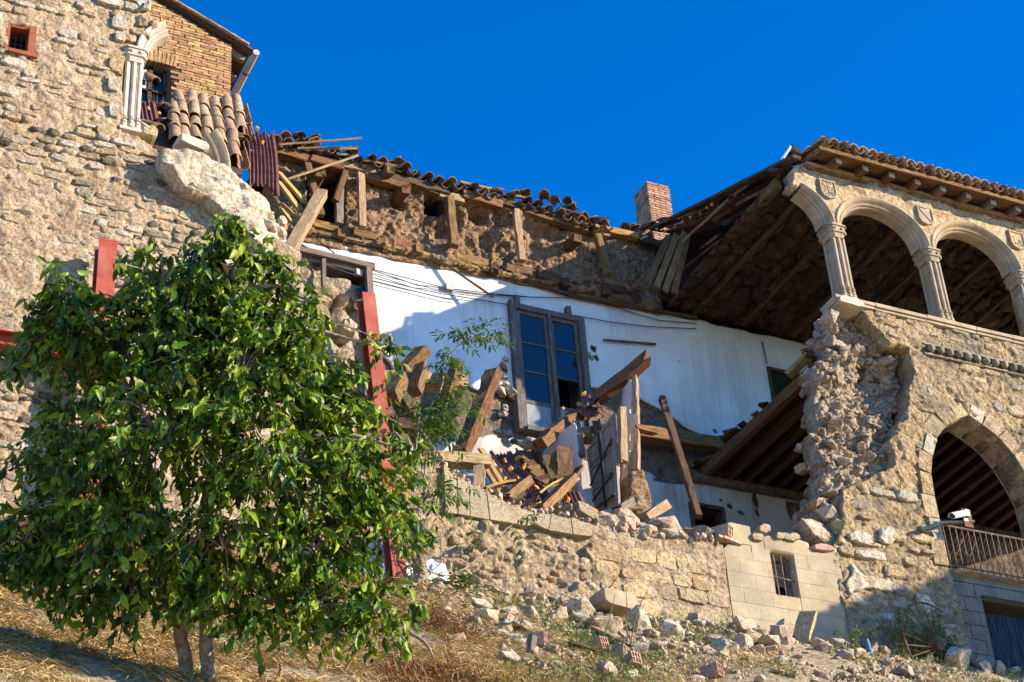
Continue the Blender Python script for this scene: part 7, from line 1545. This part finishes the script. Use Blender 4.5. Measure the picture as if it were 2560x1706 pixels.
for i, s_ in enumerate(stm):
    pts = rib([EP_(*q, ED + .12 * math.sin(i * 2 + .5 * j)) for j, q in enumerate(s_)], 6, .006); MB().tube(pts, .022 if i == 0 else .010, 6, .004).build('stem', m_bark, el, True)
    dens = (.3, .95, 11) if i == 0 else ((.4, 1, 7) if i not in (4, 5) else (.85, 1, 2))
    for k in range(int(dens[2] * (3 if i == 0 else 2.2))):
        u = dens[0] + (1 - dens[0]) * rng.random() ** .7; q = pts[int(u * (len(pts) - 1))]; d = rng.normal(size=3) * np.array([1, .7, .5]) + np.array([.25, -.1, .35]); pinnate(np.array(q), d, 3 + int(rng.integers(0, 3)), rng.uniform(.18, .3), lv)
for (px, py, n, r) in ((1135, 1000, 14, .2), (1110, 880, 10, .16), (1180, 835, 8, .14), (1220, 840, 6, .1), (1085, 1060, 14, .2), (1120, 1230, 9, .15), (1130, 1450, 8, .18), (1030, 1480, 10, .15), (1060, 1540, 10, .15), (1010, 1000, 10, .2), (1000, 1500, 6, .1), (1180, 1460, 6, .12)):
    for k in range(n): pinnate(EP_(px, py) + rng.normal(size=3) * r * np.array([.8, .6, .6]), rng.normal(size=3) * np.array([1, .7, .4]) + np.array([.15, -.1, .2]), 3, rng.uniform(.14, .24), lv)
V, F = leaves_arrays(np.array([l[0] for l in lv]), np.array([l[1] for l in lv]), np.array([l[2] for l in lv]), np.array([l[3] for l in lv]), LT2); stuff(obj('foliage', V, F, m_leaf2, el, True))
# ivy-clad stump at its foot
st = thing('tree_stump', 'old broken trunk stump with hanging dry roots beside the elder shrub', 'stump', P(1040, 1450, ED - .05))
MB().tube(rib([P(1048, 1510, ED - .1), P(1050, 1420, ED), P(1040, 1350, ED), P(1046, 1290, ED)], 5, .008), .085, 9, .06).build('trunk', m_twig, st); MB().tube(rib([P(1046, 1380, ED), P(1062, 1330, ED), P(1078, 1278, ED)], 4, .008), .06, 8, .045).build('limb', m_twig, st)
for k in range(14): px = random.uniform(1020, 1120); MB().tube([P(px, 1300 + random.uniform(0, 30), ED - .12), P(px + random.uniform(-6, 6), 1350, ED - .12), P(px + random.uniform(-12, 12), random.uniform(1380, 1450), ED - .1)], .006, 4, .003).build('root', m_twig, st)
# --- grass and weeds
def scatter(N, xr_, yr_, keep):
    X = rng.uniform(*xr_, N); Y = rng.uniform(*yr_, N); Z = gz(X, Y); Q = np.stack([X, Y, Z], 1); q = proj(Q); k = (q[:, 0] > -40) & (q[:, 0] < 2600) & (q[:, 1] > 1150) & (q[:, 1] < 1760) & keep(X, Y); return Q[k]
def blades(Q, lo, hi, w, lie, name, mat, s=0):
    n = len(Q); a = rng.uniform(0, 2 * np.pi, n); L = rng.uniform(lo, hi, n); up_ = rng.uniform(*lie, n)
    hd_ = np.stack([np.cos(a), np.sin(a), np.zeros(n)], 1); d1 = hd_ * np.sqrt(1 - up_ ** 2)[:, None] + np.array([0, 0, 1.]) * up_[:, None]; d1[:, 2] += hd_[:, 1] * .5
    side = np.stack([-np.sin(a), np.cos(a), np.zeros(n)], 1); side = side * .8 + rng.normal(size=(n, 3)) * .35; ww = w * rng.uniform(.6, 1.4, n)[:, None]
    m = Q + d1 * (L * .55)[:, None]; t = m + (d1 * .8 + np.array([0, 0, -.55])) * (L * .5)[:, None] + hd_ * (L * .1)[:, None]
    V = np.stack([Q - side * ww / 2, Q + side * ww / 2, m - side * ww / 2, m + side * ww / 2, t], 1); F = np.array([(0, 1, 3), (0, 3, 2), (2, 3, 4)])[None] + (np.arange(n) * 5)[:, None, None]
    return stuff(obj(name, V.reshape(-1, 3), F.reshape(-1, 3), mat))
clump = lambda X, Y, s, f=1.2: vnoise(np.stack([X * f, Y * f, 0 * X], -1), s)
blades(scatter(190000, (.5, 9.5), (7.5, 17), lambda X, Y: (rng.random(len(X)) < np.clip((8.2 - X) / 1.6, .0, 1)) & (clump(X, Y, 201, 2.2) > -.55)), .10, .30, .006, (.02, .5), 'dry_grass', m_straw)
blades(scatter(52000, (6.8, 17), (13.5, 17), lambda X, Y: clump(X, Y, 203, 1.6) > -.05), .05, .16, .005, (.1, .8), 'dry_grass', m_straw)
m_rust_g = M('dead_bracken', [(.16, .07, .02), (.28, .13, .045), (.40, .21, .08)], 1.5, .9, 0, rnd=.35, hue=.012, island=True)
blades(scatter(60000, (3.0, 8.6), (10, 17), lambda X, Y: (clump(X, Y, 205, .9) + .9 * np.exp(-((X - 5.6) / 1.1) ** 2 - ((Y - 14.6) / 1.6) ** 2) - .9 * np.clip((X - 6.7) / .5, 0, 1) > .45)), .12, .38, .006, (.2, .9), 'dead_bracken_undergrowth', m_rust_g)
def weeds(Q, lo, hi, mat, name, per=7):
    n = len(Q); P_ = np.repeat(Q, per, 0) + rng.normal(size=(n * per, 3)) * np.array([.05, .05, .03]) + np.array([0, 0, .03]); A = rng.normal(size=(n * per, 3)) + np.array([0, 0, .6]); N_ = rng.normal(size=(n * per, 3)) + np.array([0, -.5, 1]); S = rng.uniform(lo, hi, n * per)
    V, F = leaves_arrays(P_, A, N_, S, LT2); return stuff(obj(name, V, F, mat, None, True))
weeds(scatter(5200, (3.5, 9), (8, 16.9), lambda X, Y: clump(X, Y, 207, 1.0) > .25), .03, .075, m_weed, 'weeds')
weeds(scatter(4500, (8, 17), (14, 16.95), lambda X, Y: clump(X, Y, 209, 1.3) > .05), .02, .05, m_weed, 'weeds')
# weeds standing by the wheel
for i, (px, py, h) in enumerate(((2265, 1620, .75), (2290, 1640, .55), (2310, 1650, .45), (2350, 1650, .7), (2370, 1640, .6), (2250, 1640, .4), (2330, 1660, .5), (2140, 1640, .4), (2390, 1660, .4), (2300, 1620, .3))):
    q = hit(px, py); t = thing('weed_plant', ['tall leafy weed rising nearest the blue pipe', 'leafy weed crossing the lower spokes of the wheel', 'bushy weed under the wheel hub', 'tall weed in front of the wheel spokes', 'tall weed at the far side of the wheel', 'low weed at the foot of the tall leafy weed', 'weed between the wheel and the largest boulder', 'thin weed standing alone between grey stones', 'low weed beside the largest pale boulder', 'short weed under the wheel rim'][i], 'weed', q)
    ls = []
    for k in range(4):
        e = q + np.array([random.uniform(-.14, .14), random.uniform(-.1, .1), h * random.uniform(.6, 1)]); pts = rib([q, (q + e) / 2 + rng.normal(size=3) * .03, e], 5); MB().tube(pts, .005, 4, .002).build('stem', m_twig, t)
        for j in range(46): p = pts[int(rng.integers(2, len(pts)))]; ls.append((p + rng.normal(size=3) * .012, rng.normal(size=3) + np.array([0, 0, .4]), rng.normal(size=3) + np.array([0, -.6, .8]), rng.uniform(.035, .075)))
    V, F = leaves_arrays(*[np.array([l[i_] for l in ls]) for i_ in range(4)], LT2); stuff(obj('foliage', V, F, m_weed, t, True))
# dry branches and shoots
def branch(pts, r, lab):
    o = MB().tube(rib(pts, 6, .004), r, 5, r * .3).build('dry_branch', m_twig, None, True); tag(o, lab, 'branch')
H = lambda a, b, dz=0.0, c=c13: hit(*c(a, b)) + np.array([0, 0, dz])
def shoot(a, b, c=c13, lean=0.0):
    q = hit(*c(*a)); D = float(q @ CF); e = PD(*c(*b), D); return [q, (q + e) / 2 + rng.normal(size=3) * .015, e]
branch(shoot((850, 1280), (975, 850)), .010, 'thin dry shoot rising before the long white block'); branch(shoot((1070, 1290), (1062, 790)), .010, 'thin dry shoot rising before the upright white block'); branch(shoot((1090, 1290), (1240, 810)), .009, 'thin dry shoot leaning before the ochre wall'); branch(shoot((1180, 1300), (1170, 1130)), .007, 'short dry shoot beside the long pale plank')
branch(shoot((790, 970), (990, 715)), .020, 'forked dry branch leaning on the ashlar corner'); branch(shoot((770, 960), (900, 780)), .013, 'lower prong of dry branch at the ashlar corner')
branch(shoot((700, 1500), (1000, 1050), c12), .012, 'pale dead twig standing under the tree branches'); branch([hit(*c12(990, 1040)) + np.array([0, 0, .1]), hit(*c12(1150, 1260)) + np.array([0, 0, .12]), hit(*c12(1330, 1560)) + np.array([0, 0, .05])], .014, 'long pale dead branch trailing down the slope')
branch([hit(*c12(1250, 1230)) + np.array([0, 0, .08]), hit(*c12(1400, 1360)) + np.array([0, 0, .1]), hit(*c12(1480, 1450))], .02, 'crooked dead branch on the slope beside the rubble'); branch(shoot((190, 1560), (190, 1420), c12), .02, 'short pale stake in the dry grass near the trunk'); branch(shoot((640, 1440), (560, 1090), c12), .008, 'grey dead stalk in the bracken by the tree'); branch(shoot((1690, 1560), (1700, 1440), c12), .008, 'short dark stalk at the bottom edge of the rubble')
# --- tree farther along the slope, outside the picture, whose shade falls on the foot of the pier
far = np.array([20.6, 12.4, 0.]); far[2] = float(gz(far[0], far[1]))
ft = thing('walnut_tree', 'tree standing down the slope beyond the picture edge', 'tree', far)
MB().tube(rib([far, far + np.array([.1, 0, 2.5]), far + np.array([.3, .1, 6.0])], 5, .01), .14, 8, .06).build('trunk', m_bark, ft, True)
pz = []
for (dx, dy, dz, r) in ((-1.35, 0, 6.0, .32), (-.8, .1, 6.1, .42), (-.2, 0, 6.2, .5), (.5, -.1, 6.35, .6), (1.2, .1, 6.4, .65), (1.9, 0, 6.5, .7), (2.7, .1, 6.5, .75), (3.5, 0, 6.4, .8), (1.0, .3, 6.0, .5), (2.3, -.3, 6.1, .6), (.9, 0, 6.85, .45), (1.7, 0, 6.95, .5), (2.5, .1, 7.0, .5), (0, 0, 5.9, .45), (.6, .2, 5.75, .4)):
    d = rng.normal(size=(1700, 3)); d /= np.linalg.norm(d, axis=1, keepdims=True); pz.append(far + np.array([dx, dy, dz]) + d * r * rng.uniform(.2, 1.1, (1700, 1)))
pz = np.concatenate(pz); V, F = leaves_arrays(pz, rng.normal(size=pz.shape) + np.array([0, 0, -.7]), rng.normal(size=pz.shape) + np.array([0, 0, .7]), rng.uniform(.09, .15, len(pz)), LT); stuff(obj('crown', V, F, m_leaf, ft, True))
